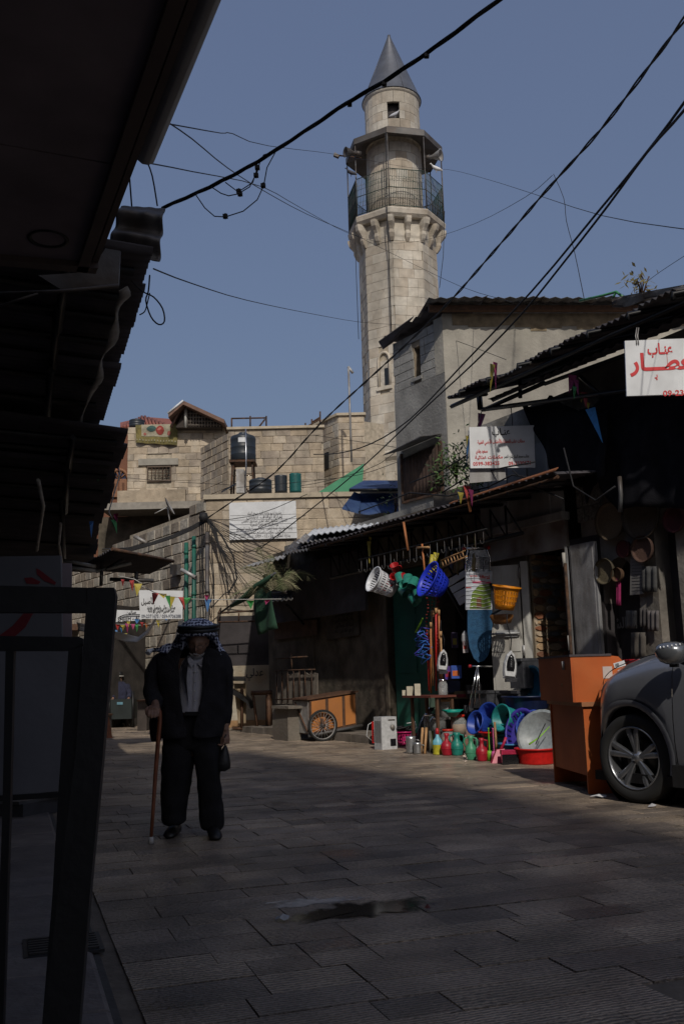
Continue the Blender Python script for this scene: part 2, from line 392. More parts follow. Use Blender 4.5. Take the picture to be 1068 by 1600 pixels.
# ================================================================== THE SETTING
FK = Frame((-.72, 3.45), -19, 1)         # left kerb line; n points right, across the street
FL = Frame((-2.75, 3.6), -19.5, 1)       # left shop fronts
FR = Frame((3.6, 12.8), -29, -1)         # right shop fronts
ZWALL = lambda px, py, Y: W(px, py, Y).z
# ---- ground
mg = mat('dusty_ground', (.25, .21, .17), .85, 0, .25, 1.2, .4, 14, (.17, .145, .12), .5, .7)
g = MB()
def gp(u, v):
    x = -70+140*u; y = -60+180*v; return Vector((x, y, -.016))
g.grid(gp, 20, 20, 0, False); struct('ground', g, mg)
PAVE = [mat_wave('paving_worn', (.33, .26, .195), (.205, .165, .132), .50, 15, 'X', .9, rad(-109), .3, .02, 3.0),
        mat_wave('paving_dark', (.255, .205, .162), (.168, .138, .113), .46, 15, 'X', .9, rad(-109), .3, .02, 3.0),
        mat_wave('paving_tan', (.345, .272, .20), (.232, .185, .14), .55, 12, 'X', .9, rad(-109), .3, .018, 4.0)]
street = MB(); street.add([FK.P(a, -.0155+.006, o) for a, o in ((-4, 0), (-4, 9), (30, 12), (30, -.5))], [(0, 1, 2, 3)]); 
st = struct('street', street, mat('street_joints', (.13, .105, .08), .9, 0, .3, 8, .4, 30))
st.location = (0, 0, 0)
def paving():
    def unit(m):
        e = .004; v = [(-.5, -.5, 0), (.5, -.5, 0), (.5, .5, 0), (-.5, .5, 0), (-.5+e, -.5+e, 1), (.5-e, -.5+e, 1), (.5-e, .5-e, 1), (-.5+e, .5-e, 1)]
        return MB().add(v, [(0, 1, 5, 4), (1, 2, 6, 5), (2, 3, 7, 6), (3, 0, 4, 7), (4, 5, 6, 7)]).mesh('paving_stone', m)
    us = [unit(m) for m in PAVE for _ in range(2)]
    L = []; a = -1.2
    while a < 26:
        dp = random.choice((.17, .21, .25, .20)); o = .02-random.random()*.0
        wmax = 5.2+.22*a
        o = .01
        while o < wmax:
            wd = random.choice((.26, .36, .46, .6, .75))
            L.append((a+dp/2, o+wd/2, dp-random.uniform(.002, .006), wd-random.uniform(.001, .004))); o += wd
        a += dp
    def vis(q):
        p = FK.P(q[0], 0, q[1]); d = p-EYE; u = d.dot(_R)/d.dot(_F)*FPX; v = d.dot(_U)/d.dot(_F)*FPX
        return d.dot(_F) > 0 and abs(u) < 590 and v > -860
    L = [q for q in L if vis(q)]
    L.sort(key=lambda q: (FK.P(q[0], 0, q[1])).length)
    rz = math.atan2(FK.d.y, FK.d.x); mb = MB()
    for i, (a, o, dp, wd) in enumerate(L):
        c = FK.P(a, -.012, o); t = random.uniform(.009, .0145)
        if i < 295:
            q = bpy.data.objects.new('paving_stone', random.choice(us)); COL.objects.link(q); q.parent = st; q.location = c; q.rotation_euler = (random.uniform(-.004, .004), random.uniform(-.004, .004), rz); q.scale = (dp, wd, t)
        else:
            e = .002; mb.hexa([FK.P(a-dp/2, -.012, o-wd/2), FK.P(a+dp/2, -.012, o-wd/2), FK.P(a+dp/2, -.012, o+wd/2), FK.P(a-dp/2, -.012, o+wd/2),
                     FK.P(a-dp/2+e, t-.012, o-wd/2+e), FK.P(a+dp/2-e, t-.012, o-wd/2+e), FK.P(a+dp/2-e, t-.012, o+wd/2-e), FK.P(a-dp/2+e, t-.012, o+wd/2-e)], random.choice((0, 2, 2)))
    link('paving_field', mb.mesh('paving_field', PAVE), st, kind='stuff')
paving()
# ---- puddle lying in the worn hollow
def blob(pts, z, thick=.0):
    c = sum((Vector(p) for p in pts), Vector())/len(pts); v = []
    n = len(pts); 
    for i in range(n):
        a = Vector(pts[i]); b = Vector(pts[(i+1) % n])
        for k in range(12):
            t = k/12; p = a*(1-t)+b*t; p = p+(p-c).normalized()*(mnoise.noise(p*8)*.06+mnoise.noise(p*25)*.035); v.append((p.x, p.y, z))
    return MB().add(v+[(c.x, c.y, z)], [(i, (i+1) % len(v), len(v)) for i in range(len(v))])
def soft_edge(o, m, lo=.02, hi=.42):
    """wetness thins out to nothing at the rim"""
    me = o.data; ca = me.color_attributes.new('wet', 'FLOAT_COLOR', 'POINT'); k = len(me.vertices)-1
    for i in range(k+1): v = 1.0 if i == k else 0.0; ca.data[i].color = (v, v, v, 1)
    nt = m.node_tree; N = nt.nodes; L = nt.links; at = N.new('ShaderNodeAttribute'); at.attribute_name = 'wet'; ge = N.new('ShaderNodeNewGeometry'); no = N.new('ShaderNodeTexNoise'); no.inputs['Scale'].default_value = 16; no.inputs['Detail'].default_value = 6
    L.new(ge.outputs['Position'], no.inputs['Vector']); ma = N.new('ShaderNodeMath'); ma.operation = 'MULTIPLY_ADD'; ma.inputs[1].default_value = 1.1; L.new(no.outputs[0], ma.inputs[0]); L.new(at.outputs['Fac'], ma.inputs[2])
    mr = N.new('ShaderNodeMapRange'); mr.inputs[1].default_value = .55+lo; mr.inputs[2].default_value = .55+hi; L.new(ma.outputs[0], mr.inputs[0]); L.new(mr.outputs[0], N['Principled BSDF'].inputs['Alpha'])
pud = blob([Z(428, 1437), Z(480, 1424), Z(530, 1410), Z(600, 1407), Z(650, 1402), Z(694, 1412), Z(668, 1424), Z(610, 1429), Z(560, 1438), Z(505, 1436), Z(462, 1449)], .0045)
mp_ = mat('puddle_water', (.035, .030, .025), .10, 0, 0, spec=.6); pd = solo('puddle', pud, mp_, 'shallow dark puddle lying in a hollow of the paving in the foreground', 'puddle'); pd['kind'] = 'stuff'; soft_edge(pd, mp_)
wet = blob([Z(385, 1412), Z(470, 1404), Z(560, 1398), Z(600, 1402), Z(560, 1411), Z(450, 1422), Z(400, 1424)], .0042)
o = solo('damp_patch', wet, mat('damp_stone', (.36, .34, .32), .3, 0, .35, 14, .5, 40), 'pale damp worn patch of paving on the far edge of the puddle', 'damp patch'); o['kind'] = 'stuff'; soft_edge(o, MATS['damp_stone'], .1, .7)
# small litter; the two scraps by the puddle stand in for reflections
for k, (px, py, s_, c_, lb) in enumerate([(935, 1247, .09, (.6, .6, .6), 'crumpled white paper scrap lying beside the front tyre of the car'), (442, 1440, .05, (.3, .31, .33), 'pale scrap standing in for a white reflection at the left end of the puddle'), (1018, 1262, .05, (.4, .4, .42), 'small pale scrap on the ground under the car'),
                                    (668, 1424, .022, (.10, .03, .03), 'small dark red scrap standing in for a stall reflection at the right end of the puddle'), (480, 1152, .12, (.5, .5, .5), 'white rag lying beside the concrete block and the cart wheel')]):
    p = Z(px, py); m = MB(); vs = []
    for i in range(9):
        th = i*2*math.pi/9; r = s_*random.uniform(.5, 1); vs.append((p.x+r*math.cos(th), p.y+r*math.sin(th)*.7, .008+random.random()*.018))
    m.add(vs+[(p.x, p.y, .035)], [(i, (i+1) % 9, 9) for i in range(9)])
    solo('litter_and_reflection', m, plastic('litter%d' % k, c_, .6), lb, 'litter', base=p)

# ---- left pavement: slabs beyond the gutter, a drain grate and a raised stone step
lp = MB(); lp.fbox(FK, -5, 20, -.02, .0, -.06, -2.6); pav = struct('pavement', lp, mat('pavement_bed', (.06, .055, .05), .9, 0, .25, 5, .3, 25))
slm = [mat('pavement_slab_stone', (.15, .125, .11), .7, 0, .2, 6, .4, 30, (.10, .085, .08), .5, 2, .14)]
sl = unit_meshes('pavement_slab', slm, .02, 0, 2)
a = -2.0
while a < 9:
    L_ = random.uniform(.42, .6)
    for oo, wd in ((-.34, .5),):
        q = bpy.data.objects.new('slab', sl[0]); COL.objects.link(q); q.parent = pav; q.location = FK.P(a+L_/2, .006, oo)
        q.rotation_euler = (rad(-90), 0, math.atan2(FK.d.y, FK.d.x)); q.scale = (L_-.012, .02, wd)
    a += L_
step_t = thing('stone_step', 'low grey stone step along the left shop fronts behind the black frame', 'step', FK.P(0, 0, -1))
a = -2.2; 
while a < 7:
    L_ = random.uniform(.8, 1.1); m = MB(); m.fbox(FK, a, a+L_-.012, .0, .15+random.uniform(-.004, .004), -.66, -2.1)
    part('stone', m, mat('step_stone', (.17, .16, .15), .75, 0, .2, 5, .4, 25, (.11, .10, .095), .5, 1.5), step_t, True); a += L_
dr = MB(); c = Z(152, 1478)
for i in range(7): dr.fbox(FK, (c-FK.B).dot(FK.d)-.12+i*.04, (c-FK.B).dot(FK.d)-.10+i*.04, .010, .028, -.06, -.34)
dr.fbox(FK, (c-FK.B).dot(FK.d)-.14, (c-FK.B).dot(FK.d)+.17, .008, .020, -.04, -.36)
solo('drain_grate', dr, mat('drain_iron', (.03, .03, .032), .5, .6, .3, 20), 'dark iron drain grate set in the pavement beside the gutter', 'drain', base=c)

# ---- unseen block added behind the camera, its corner shaped to cast the ground shadow edge
L_SH = 28.0; HB = L_SH*math.tan(SUN_EL)
def shadow_src(x, y): return (x+math.sin(SUN_AZ)*L_SH, y-math.cos(SUN_AZ)*L_SH)
c0 = shadow_src(-1.5, 15.6); c1 = shadow_src(1.35, 9.9); c2 = shadow_src(3.6, 1.6); c3 = shadow_src(-12, 17.5)
bb = MB(); foot = [c3, c0, c1, c2, (c2[0]+2, -34), (-14, -34)]
bb.add([(x, y, 0) for x, y in foot]+[(x, y, HB) for x, y in foot], [tuple(range(6))[::-1], tuple(range(6, 12))]+[(i, (i+1) % 6, 6+(i+1) % 6, 6+i) for i in range(6)])
bt = thing('shadow_block', 'unseen tall block added behind the camera to shade the foreground', 'building', (c1[0], c1[1], 0))
part('wall', bb, PLASTER, bt, True)

# ---- stone building with the white notice board (centre)
ws = W(322, 775, 24); FS = Frame((ws.x, 24), 88.5, 1); FSL = Frame((ws.x, 24), -34, -1); HS = ws.z
sb = thing('stone_building', 'pale stone building with flat terrace roof carrying the white notice board', 'building', (ws.x, 24, 0))
m = MB(); m.fbox(FS, 0, 8.6, 0, HS-.05, 0, -5.0); m.fbox(FSL, .05, 5.2, 0, HS-.3, -.02, -3.0); part('wall', m, MORTAR_P, sb, True)
def vis_s(fr):
    def f(b):
        return True
    return f
rw = FS.px(345, 1040)[1]; 
bl = laid(FS, 0, 7.3, 0, HS-.12, .27, .48, holes=[(FS.px(338, 1000)[0], FS.px(432, 1000)[0], 0.0, FS.px(380, 958)[1])])
stone_courses(sb, FS, bl, STONE, visible=lambda b: b[1] > 2.2 and b[0] < 5.6)
m = MB(); m.fbox(FS, -.06, 8.7, HS-.1, HS+.02, .08, -.35); part('coping', m, mat('coping_stone', (.43, .37, .28), .85, 0, .15, 4, .3, 20), sb, True)
# low dark shop below, white-washed wall with a scrawl in it
sh0, sh1 = FS.px(338, 1000)[0], FS.px(432, 1000)[0]; shz = FS.px(380, 1040)[1]
m = MB(); m.fbox(FS, sh0, sh1, 0, shz, .002, .03); part('whitewashed_panel', m, mat('whitewash', (.42, .385, .31), .9, 0, .25, 4, .6, 16, (.24, .19, .13), .5, 2), sb, True)
m = MB(); m.fbox(FS, sh0+.02, sh1-.02, shz, FS.px(380, 962)[1], .002, .02); part('shop_shade_slab', m, DARKWALL, sb, True)  # solid dark slab in place of the shade inside the shop
lettering('عدلي', .26, FS.at(398, 1051, .035), FS.d, (0, 0, 1), sb, BLACKP, width=.42, bold=.01, name='graffiti')
m = MB(); m.fbox(FS, sh0-.1, sh1+.1, .0, .16, .03, .22); part('plinth', m, mat('plinth_orange', (.30, .18, .09), .9, 0, .2, 5, .3, 20), sb, True)
# rusty frame of a canopy over that shop
rf = thing('canopy_frame', 'thin rusty steel frame projecting over the dark stone shop opening', 'canopy frame', FS.P(sh0, 0, 0))
m = MB()
for (a_, b_) in (((340, 958), (428, 952)), ((341, 972), (428, 970))): m.tube([FS.at(*a_, .9), FS.at(*b_, .9)], .022, 4)
for px in (341, 373, 428): m.tube([FS.at(px, 958, .9), FS.at(px, 971, .9)], .018, 4)
m.tube([FS.at(341, 958, .9), FS.at(345, 950, 0)], .018, 4); m.tube([FS.at(428, 952, .9), FS.at(426, 945, 0)], .018, 4)
part('frame', m, RUST, rf, True)
# side wall (left face), rough older blocks, broken top
def topl(a): return HS-.15-.02*a-.35*max(0, mnoise.noise(Vector((a*2.2, 3, 1))))
ol = thing('old_stone_wall', 'rough old block wall with a crumbling top left of the stone building', 'wall', FSL.P(1, 0, 0))
m = MB(); m.fbox(FSL, 1.0, 12, 0, HS-.9, -.05, -.5); part('core', m, MORTAR, ol, True)
bl = laid(FSL, 0, 12, 0, HS-.1, .30, .55, top=lambda a: HS-.10-.05*a-.3*abs(mnoise.noise(Vector((a*1.3, 3, 1)))), gap=.02)
stone_courses(ol, FSL, bl, OLDSTONE, .04, 260, visible=lambda b: b[1] > 1.6, rough=.03)

# ---- terrace parapet block just left of the corner
# ---- notice board
nb = thing('notice_board', 'white printed notice board hung on the pale stone building wall', 'notice board', FS.at(411, 814, .05))
m = MB(); q = [FS.at(358, 786, .06), FS.at(359, 844, .06), FS.at(464, 841, .06), FS.at(462, 783, .06)]; m.slab(q, FS.n*.04); part('panel', m, WHITEP, nb, True)
r_ = FS.d; upz = (0, 0, 1); ln = ['مشروع ترميم وإعادة تأهيل مسجد البيك', 'إدارة أوقاف نابلس', 'التمويل : صندوق النقد العربي صندوق الأقصى', 'بوابة البنك الإسلامي للتنمية', 'إدارة المشروع : بلدية نابلس - دائرة الهندسة وقسم المشاريع', 'المقاول : مكتب الصالح للمقاولات', 'بداية العمل : 26 - 12 - 2009 انتهاء العمل']
for i, t in enumerate(ln):
    lettering(t, .10, FS.at(413, 801.5+i*6.0, .104), r_, upz, nb, mat('board_ink', (.10, .10, .11), .6, 0, 0), width=(.85, .9, 1.15, .7, 1.4, 1.0, 1.3)[i], bold=.006)
for i in range(5):
    m = MB(); y = 805+i*7.2-(0 if i else 0); m.slab([FS.at(359.5, y+.5, .1025), FS.at(359.5, y+1.0, .1025), FS.at(463, y-1.7, .1025), FS.at(463, y-2.2, .1025)], FS.n*.002); part('ruled_line', m, mat('ruled_grey', (.2, .2, .21), .6, 0, 0), nb, True)

# ---- rooftop tank on its stand, other tanks
def water_tank(px0, px1, pt, pb, Y, label, m_, loc_z=None):
    a, b = W(px0, pb, Y), W(px1, pb, Y); r = (b.x-a.x)/2; h = W((px0+px1)/2, pt, Y).z-a.z; c = Vector(((a.x+b.x)/2, Y, (a.z+b.z)/2))
    t = thing('water_tank', label, 'water tank', c)
    pr = [(0, 0), (r*.94, 0), (r, h*.03), (r*.985, h*.2), (r, h*.22), (r, h*.24), (r*.985, h*.26), (r*.985, h*.45), (r, h*.47), (r, h*.49), (r*.985, h*.51), (r*.985, h*.72), (r, h*.74), (r, h*.80), (r*.93, h*.88), (r*.6, h*.94), (r*.35, h*.96)]
    part('body', MB().lathe(pr, 28), m_, t)
    part('lid', MB().lathe([(r*.36, h*.94), (r*.36, h*1.0), (r*.3, h*1.03), (0, h*1.04)], 20), m_, t)
    return t, c, r, h
TB = mat('tank_black', (.022, .028, .036), .45, 0, .15, 4, .1, 20, spec=.5)
wt, c, r, h = water_tank(360, 400, 677, 722, 27, 'large black water tank with a white sticker standing on a steel frame', TB)
m = MB(); m.lathe([(r*1.003, h*.60), (r*1.003, h*.76)], 6, a0=-math.pi/2-.28, a1=-math.pi/2+.28, smooth=True); part('sticker', m, WHITEP, wt)
m = MB(); m.tube([(.12, -r*1.02, h*1.05), (.12, -r*1.03, .0), (.10, -r*1.03, -1.0)], .02, 6); part('pipe', m, ALU, wt)
tf = thing('tank_stand', 'tall rusty angle-steel stand under the large black tank', 'stand', (c.x, c.y, HS))
m = MB(); 
for sx in (-1, 1):
    for sy in (-1, 1): 
        mm = MB(); mm.tube([(c.x+sx*r*.75, c.y+sy*r*.7, c.z-.06), (c.x+sx*r*.95, c.y+sy*r*.8, HS-.02)], .03, 4); part('leg', mm, RUST, tf, True)
m.box(c.x-r, c.x+r, c.y-r, c.y+r, c.z-.07, c.z-.01); part('platform', m, RUST, tf, True)
m = MB(); m.tube([(c.x-r*.8, c.y-r*.72, c.z-.1), (c.x+r*.85, c.y-r*.75, HS+.35)], .018, 4); m.tube([(c.x-r*.85, c.y-r*.72, c.z-.45), (c.x+r*.85, c.y-r*.72, c.z-.45)], .018, 4); part('brace', m, RUST, tf, True)
water_tank(389, 425, 747, 772, 26, 'low broad black water tank behind the terrace parapet', TB)
for px0, px1, pt, lb, col in ((429, 449, 744, 'dark drum standing beside the low black tank on the terrace', TB), (452, 471, 741, 'teal ribbed drum rightmost on the terrace behind the notice board', plastic('teal_drum', (.012, .10, .095), .5))):
    a, b = W(px0, 770, 25.6), W(px1, 770, 25.6); rr = (b.x-a.x)/2; hh = W(px0, pt, 25.6).z-a.z
    d = MB(); pr = []
    for i in range(13): pr.append((rr*(1-.04*(i % 2)), hh*i/12))
    solo('barrel', MB().lathe([(0, 0)]+pr+[(0, hh)], 22, ((a.x+b.x)/2, 25.6, a.z)), col, lb, 'barrel', base=((a.x+b.x)/2, 25.6, a.z))
# pale cistern block and slanting panel under the tank
m = MB(); a, b = W(369, 770, 26.6), W(381, 722, 26.6); m.box(a.x, b.x, 26.6, 27, a.z, b.z-.2); solo('heater_cylinder', m, ZINCL, 'pale metal water heater casing below the large tank stand', 'water heater', base=a)
m = MB(); a, b, cc = W(346, 770, 26.2), W(370, 755, 26.2), W(370, 770, 26.2); m.slab([a, W(369, 757, 26.2), W(369, 757, 27.6), W(346, 770, 27.6)], (0, 0, .05)); solo('solar_panel', m, mat('panel_dark', (.02, .025, .035), .2, 0, 0), 'dark slanting solar panel under the large black tank', 'solar panel', base=a)

# ---- houses behind
def grille_window(parent, fr, x0, x1, y0, y1, out=.0, nb=6, lintel=True):
    a0, z1 = fr.px(x0, y0); a1, z0 = fr.px(x1, y1)
    m = MB(); m.fbox(fr, a0, a1, z0, z1, out-.02, out-.05); w_ = part('window', m, mat('window_dark', (.02, .022, .025), .15, 0, 0), parent, True)
    m = MB()
    for (p, q, r_, s_) in ((a0-.04, a1+.04, z0-.05, z0), (a0-.04, a1+.04, z1, z1+.05), (a0-.04, a0, z0, z1), (a1, a1+.04, z0, z1)): m.fbox(fr, p, q, r_, s_, out+.0, out+.07)
    part('frame', m, mat('window_frame_brown', (.10, .07, .05), .7, 0, .2), w_, True)
    m = MB()
    for i in range(1, nb): a = a0+(a1-a0)*i/nb; m.tube([fr.P(a, z0, out+.05), fr.P(a, z1, out+.05)], .012, 4)
    for i in range(1, 4): z = z0+(z1-z0)*i/4; m.tube([fr.P(a0, z, out+.05), fr.P(a1, z, out+.05)], .010, 4)
    part('grille', m, RUST, w_, True)
    if lintel:
        m = MB(); m.fbox(fr, a0-.35, a1+.3, z1+.08, z1+.32, out-.01, out+.09); part('lintel', m, mat('lintel_concrete', (.30, .28, .24), .9, 0, .15), parent, True)
a_ = W(200, 668, 34); FH = Frame((a_.x, 34), 89, 1); HH = a_.z
lh = thing('stone_house', 'pale stone house with a rug over its parapet and small barred windows', 'house', (a_.x, 34, 0))
e_ = FH.px(351, 700)[0]; zl = FH.px(250, 795)[1]
m = MB(); m.fbox(FH, 0, e_, 0, HH, -.02, -8); part('wall', m, MORTAR_P, lh, True)
hol = [(*sorted((FH.px(231, 730)[0]-.05, FH.px(266, 730)[0]+.05)), FH.px(240, 751)[1]-.05, FH.px(240, 731)[1]+.35), (FH.px(321, 760)[0], FH.px(334, 760)[0], FH.px(320, 766)[1], FH.px(320, 752)[1])]
bl = laid(FH, 0, e_, zl, HH, .25, .46, holes=hol); stone_courses(lh, FH, bl, STONE, .024, 290)
grille_window(lh, FH, 232, 266, 731, 750); grille_window(lh, FH, 322, 333, 753, 765, nb=3, lintel=False)
m = MB(); m.fbox(FH, -.6, e_+.2, zl-.25, zl, 1.4, -.02); part('balcony_slab', m, mat('slab_grey', (.26, .24, .21), .9, 0, .2), lh, True)
m = MB(); m.fbox(FH, -.05, 2.3, zl, zl+.42, 1.2, 1.38); part('balcony_wall', m, STONE[0], lh, True)
m = MB(); m.fbox(FH, -1.0, e_, 0, zl-.26, .0, .02); part('porch_shade_slab', m, DARKBROWN, lh, True)  # dark slab painted for the shade under the balcony
# brown shuttered bay left of it
bay = thing('shuttered_house', 'reddish brown house bay with an arched wooden door left of the stone house', 'house', W(185, 780, 34.8))
FB = Frame((a_.x-.03, 34.6), 86, 1)
m = MB(); m.fbox(FB, -2.0, -.02, 0, FB.px(190, 672)[1], 0, -3); part('wall', m, mat('brown_render', (.17, .075, .045), .85, 0, .15, 3, .2, 20), bay, True)
a0, z1 = FB.px(173, 736); a1, z0 = FB.px(200, 777)
m = MB(); zz = z0+(z1-z0)*.68
for k in (0, 1):
    mm = MB(); mm.fbox(FB, a0+(a1-a0)*k/2+.03, a0+(a1-a0)*(k+1)/2-.03, z0, zz, .02, .09); dpt = part('door_leaf', mm, mat('door_brown', (.22, .10, .05), .6, 0, .25, 20), bay, True)
    mm = MB(); mm.fbox(FB, a0+(a1-a0)*k/2+.12, a0+(a1-a0)*(k+1)/2-.12, z0+.15, zz-.15, .085, .105); part('lattice', mm, mat('lattice_brown', (.12, .055, .03), .8, 0, .3, 60), dpt, True)
pts = [FB.P((a0+a1)/2+(a1-a0)/2*math.cos(t), zz+(a1-a0)*.55*math.sin(t), .06) for t in [math.pi*i/12 for i in range(13)]]
mm = MB(); mm.tube(pts, .07, 6); part('arch', mm, MATS['door_brown'], bay, True)
mm = MB(); c_ = FB.P((a0+a1)/2, zz, .03); mm.add([c_]+[p-FB.n*.02 for p in pts], [(0, i, i+1) for i in range(1, 13)]); part('fanlight', mm, mat('fanlight_blue', (.03, .04, .09), .2, 0, 0), bay, True)
for k in range(1, 5): mm = MB(); t = math.pi*k/5; mm.tube([c_, FB.P((a0+a1)/2+(a1-a0)/2*math.cos(t), zz+(a1-a0)*.55*math.sin(t), .07)], .03, 4); part('glazing_bar', mm, MATS['door_brown'], bay, True)
# tiled hip roof behind and small tank
ro = thing('tiled_roof', 'low red tiled hip roof behind the small black rooftop tank', 'roof', W(235, 668, 40))
RT = mat('roof_tile_red', (.24, .085, .06), .8, 0, .2, 8)
A_, B_, C_, D_ = W(188, 670, 38), W(272, 670, 38), W(272, 655, 46), W(188, 660, 46); T1 = W(224, 652, 41); T2 = W(236, 652, 43)
m = MB(); m.add([A_, B_, C_, D_, T1, T2], [(0, 1, 4), (1, 2, 5, 4), (2, 3, 5), (3, 0, 4, 5)]); part('tiles', m, RT, ro, True)
for i in range(16):
    mm = MB(); t = (i+.5)/16; p = A_.lerp(B_, t); q = A_.lerp(T1, min(1, t*2.0)) if t < .5 else B_.lerp(T1, min(1, (1-t)*2.0)); mm.tube([p+Vector((0, -.03, .03)), q+Vector((0, -.03, .05))], .07, 5); part('tile_rib', mm, RT, ro, True)
water_tank(202, 226, 655, 669, 35.5, 'small black water tank on the roof above the rug', TB)
# rug on the parapet
def rugmat():
    m = mat('rug_weave', (.21, .17, .06), .95, 0, .25, 14, .3, 80, (.13, .115, .045), .5, 5); return m
a0, z1 = FH.px(213, 667); a1, z0 = FH.px(279, 697)
rg = thing('rug', 'flowered olive and cream rug airing over the parapet of the stone house', 'rug', FH.P(a0, HH, .1))
def rp(u, v, o=.12, k0=0., k1=1.): return FH.P(a0+(a1-a0)*u-.06*v*(u-.3), z1+.04-(z1-z0)*v*(.88+.16*u), o+.05*math.sin(u*17)*v+.02*math.sin(v*9))
m = MB(); m.grid(lambda u, v: rp(u, v), 24, 10); part('cloth', m, rugmat(), rg, True)
m = MB(); m.grid(lambda u, v: rp(.14+.68*u, .0+.62*v, .135), 18, 8); part('cream_field', m, mat('rug_cream', (.33, .30, .22), .95, 0, .2, 12), rg, True)
for (u, v, ru, rv, cc, nm) in ((.58, .3, .085, .24, (.28, .05, .04), 'red_flower'), (.38, .22, .10, .16, (.05, .10, .09), 'green_flower'), (.58, .3, .05, .14, (.42, .15, .12), 'pink_flower_centre'), (.22, .5, .03, .08, (.3, .1, .08), 'small_flower'), (.8, .45, .04, .12, (.35, .08, .05), 'small_flower')):
    m = MB(); n = 10; m.add([rp(u, v, .155)]+[rp(u+ru*math.cos(2*math.pi*i/n)*(1+.2*math.cos(5*i)), v+rv*math.sin(2*math.pi*i/n), .15) for i in range(n)], [(0, 1+i, 1+(i+1) % n) for i in range(n)]); part(nm, m, mat('rug_'+nm, cc, .95, 0, .2), rg, True)
for i in range(14): m = MB(); u = .04+.92*i/13; m.add([rp(u, .84, .15)]+[rp(u+.013*math.cos(2*math.pi*k/6), .84+.05*math.sin(2*math.pi*k/6), .15) for k in range(6)], [(0, 1+k, 1+(k+1) % 6) for k in range(6)]); part('border_flower', m, MATS['rug_cream'], rg, True)
# gabled roof room with a lattice
gr = thing('roof_cabin', 'gabled rooftop cabin with a lattice front on the stone house', 'roof cabin', W(310, 668, 33.8))
Yg = 33.6; pk = W(290, 632, Yg); lo = W(268, 668, Yg); rt = W(351, 662, Yg); bs = W(351, 668, Yg)
m = MB(); k = Vector((0, 3, 0)); m.slab([lo+Vector((.15, 0, 0)), W(345, 668, Yg), W(345, 660, Yg), pk-Vector((0, 0, .12))], k); part('wall', m, mat('cabin_dark', (.05, .04, .035), .9, 0, .2), gr, True)
m = MB(); e = Vector((0, -.5, 0)); dn = Vector((0, 0, -.14))
m.slab([pk+e, W(353, 661, Yg)+e, W(353, 661, Yg)+k, pk+k], dn); m.slab([W(267, 652, Yg)+e, pk+e, pk+k, W(267, 652, Yg)+k], dn); part('roof', m, mat('cabin_roof', (.16, .095, .07), .8, 0, .2), gr, True)
m = MB(); m.tube([pk+e*1.02, W(266, 652, Yg)+e*1.02], .04, 4); part('white_edge', m, WHITEP, gr, True)
m = MB()
for i in range(12):
    t = i/11; p = W(293+t*50, 667, Yg-.05); ztop = W(293+t*50, 640+t*21, Yg-.05); m.tube([p, ztop], .018, 4)
for i in range(4): z = 664-i*6; m.tube([W(293, z, Yg-.06), W(min(345, 300+(z-640)*2.2), z, Yg-.06)], .015, 4)
part('lattice', m, mat('lattice_grey', (.22, .19, .16), .8, 0, .2), gr, True)
m = MB(); m.tube([W(290, 636, Yg-.1), W(290, 668, Yg-.1)], .06, 4); part('post', m, WHITED, gr, True)
m = MB(); m.tube([W(267, 668, Yg-.1), W(281, 640, Yg-.1)], .05, 4); part('strut', m, MATS['cabin_roof'], gr, True)

# mid wall
am = W(357, 672, 30); FM = Frame((am.x, 30), 89, 1); FML = Frame((am.x, 30), -32, -1)
mw = thing('stone_block_house', 'plain pale stone house behind the large black water tank', 'house', (am.x, 30, 0))
HM = am.z; eM = FM.px(505, 700)[0]
m = MB(); m.fbox(FM, 0, eM, 0, HM, -.02, -5); m.fbox(FML, 0.03, 2.2, 0, HM-.1, -.02, -2); part('wall', m, MORTAR_P, mw, True)
zt = HS-.1
stone_courses(mw, FM, laid(FM, 0, eM, zt, HM, .25, .5), STONE, .022, 240)
stone_courses(mw, FML, laid(FML, 0, 2.2, zt, HM-.1, .25, .45), STONE, .022, 50)
m = MB(); m.fbox(FM, -.05, eM+.05, HM, HM+.08, .1, -.3); part('coping', m, MATS['coping_stone'], mw, True)
# right block
ar = W(528, 650, 33); F5 = Frame((ar.x, 33), 89, 1); F5L = Frame((ar.x, 33), -33, -1); H5 = ar.z
rb = thing('corner_house', 'pale stone corner house standing directly left of the minaret foot', 'house', (ar.x, 33, 0))
m = MB(); m.fbox(F5, 0, .92, 0, H5, -.02, -4); m.fbox(F5L, .03, 3.4, 0, H5-.05, -.02, -2); part('wall', m, MORTAR_P, rb, True)
stone_courses(rb, F5, laid(F5, 0, .92, zt, H5, .26, .5), STONE, .022, 110)
stone_courses(rb, F5L, laid(F5L, 0, 3.4, zt, H5, .26, .5, holes=[]), OLDSTONE[1:]+STONE[1:], .024, 170)
m = MB(); m.fbox(F5, -.06, .98, H5, H5+.09, .1, -.3); m.fbox(F5L, .0, 3.5, H5, H5+.09, .1, -.3); part('coping', m, MATS['coping_stone'], rb, True)
aw, zw = F5L.px(512, 722); m = MB(); m.fbox(F5L, aw-.12, aw+.12, zw-.25, zw+.35, .02, .06); part('slit_window', m, MATS['window_dark'], rb, True)
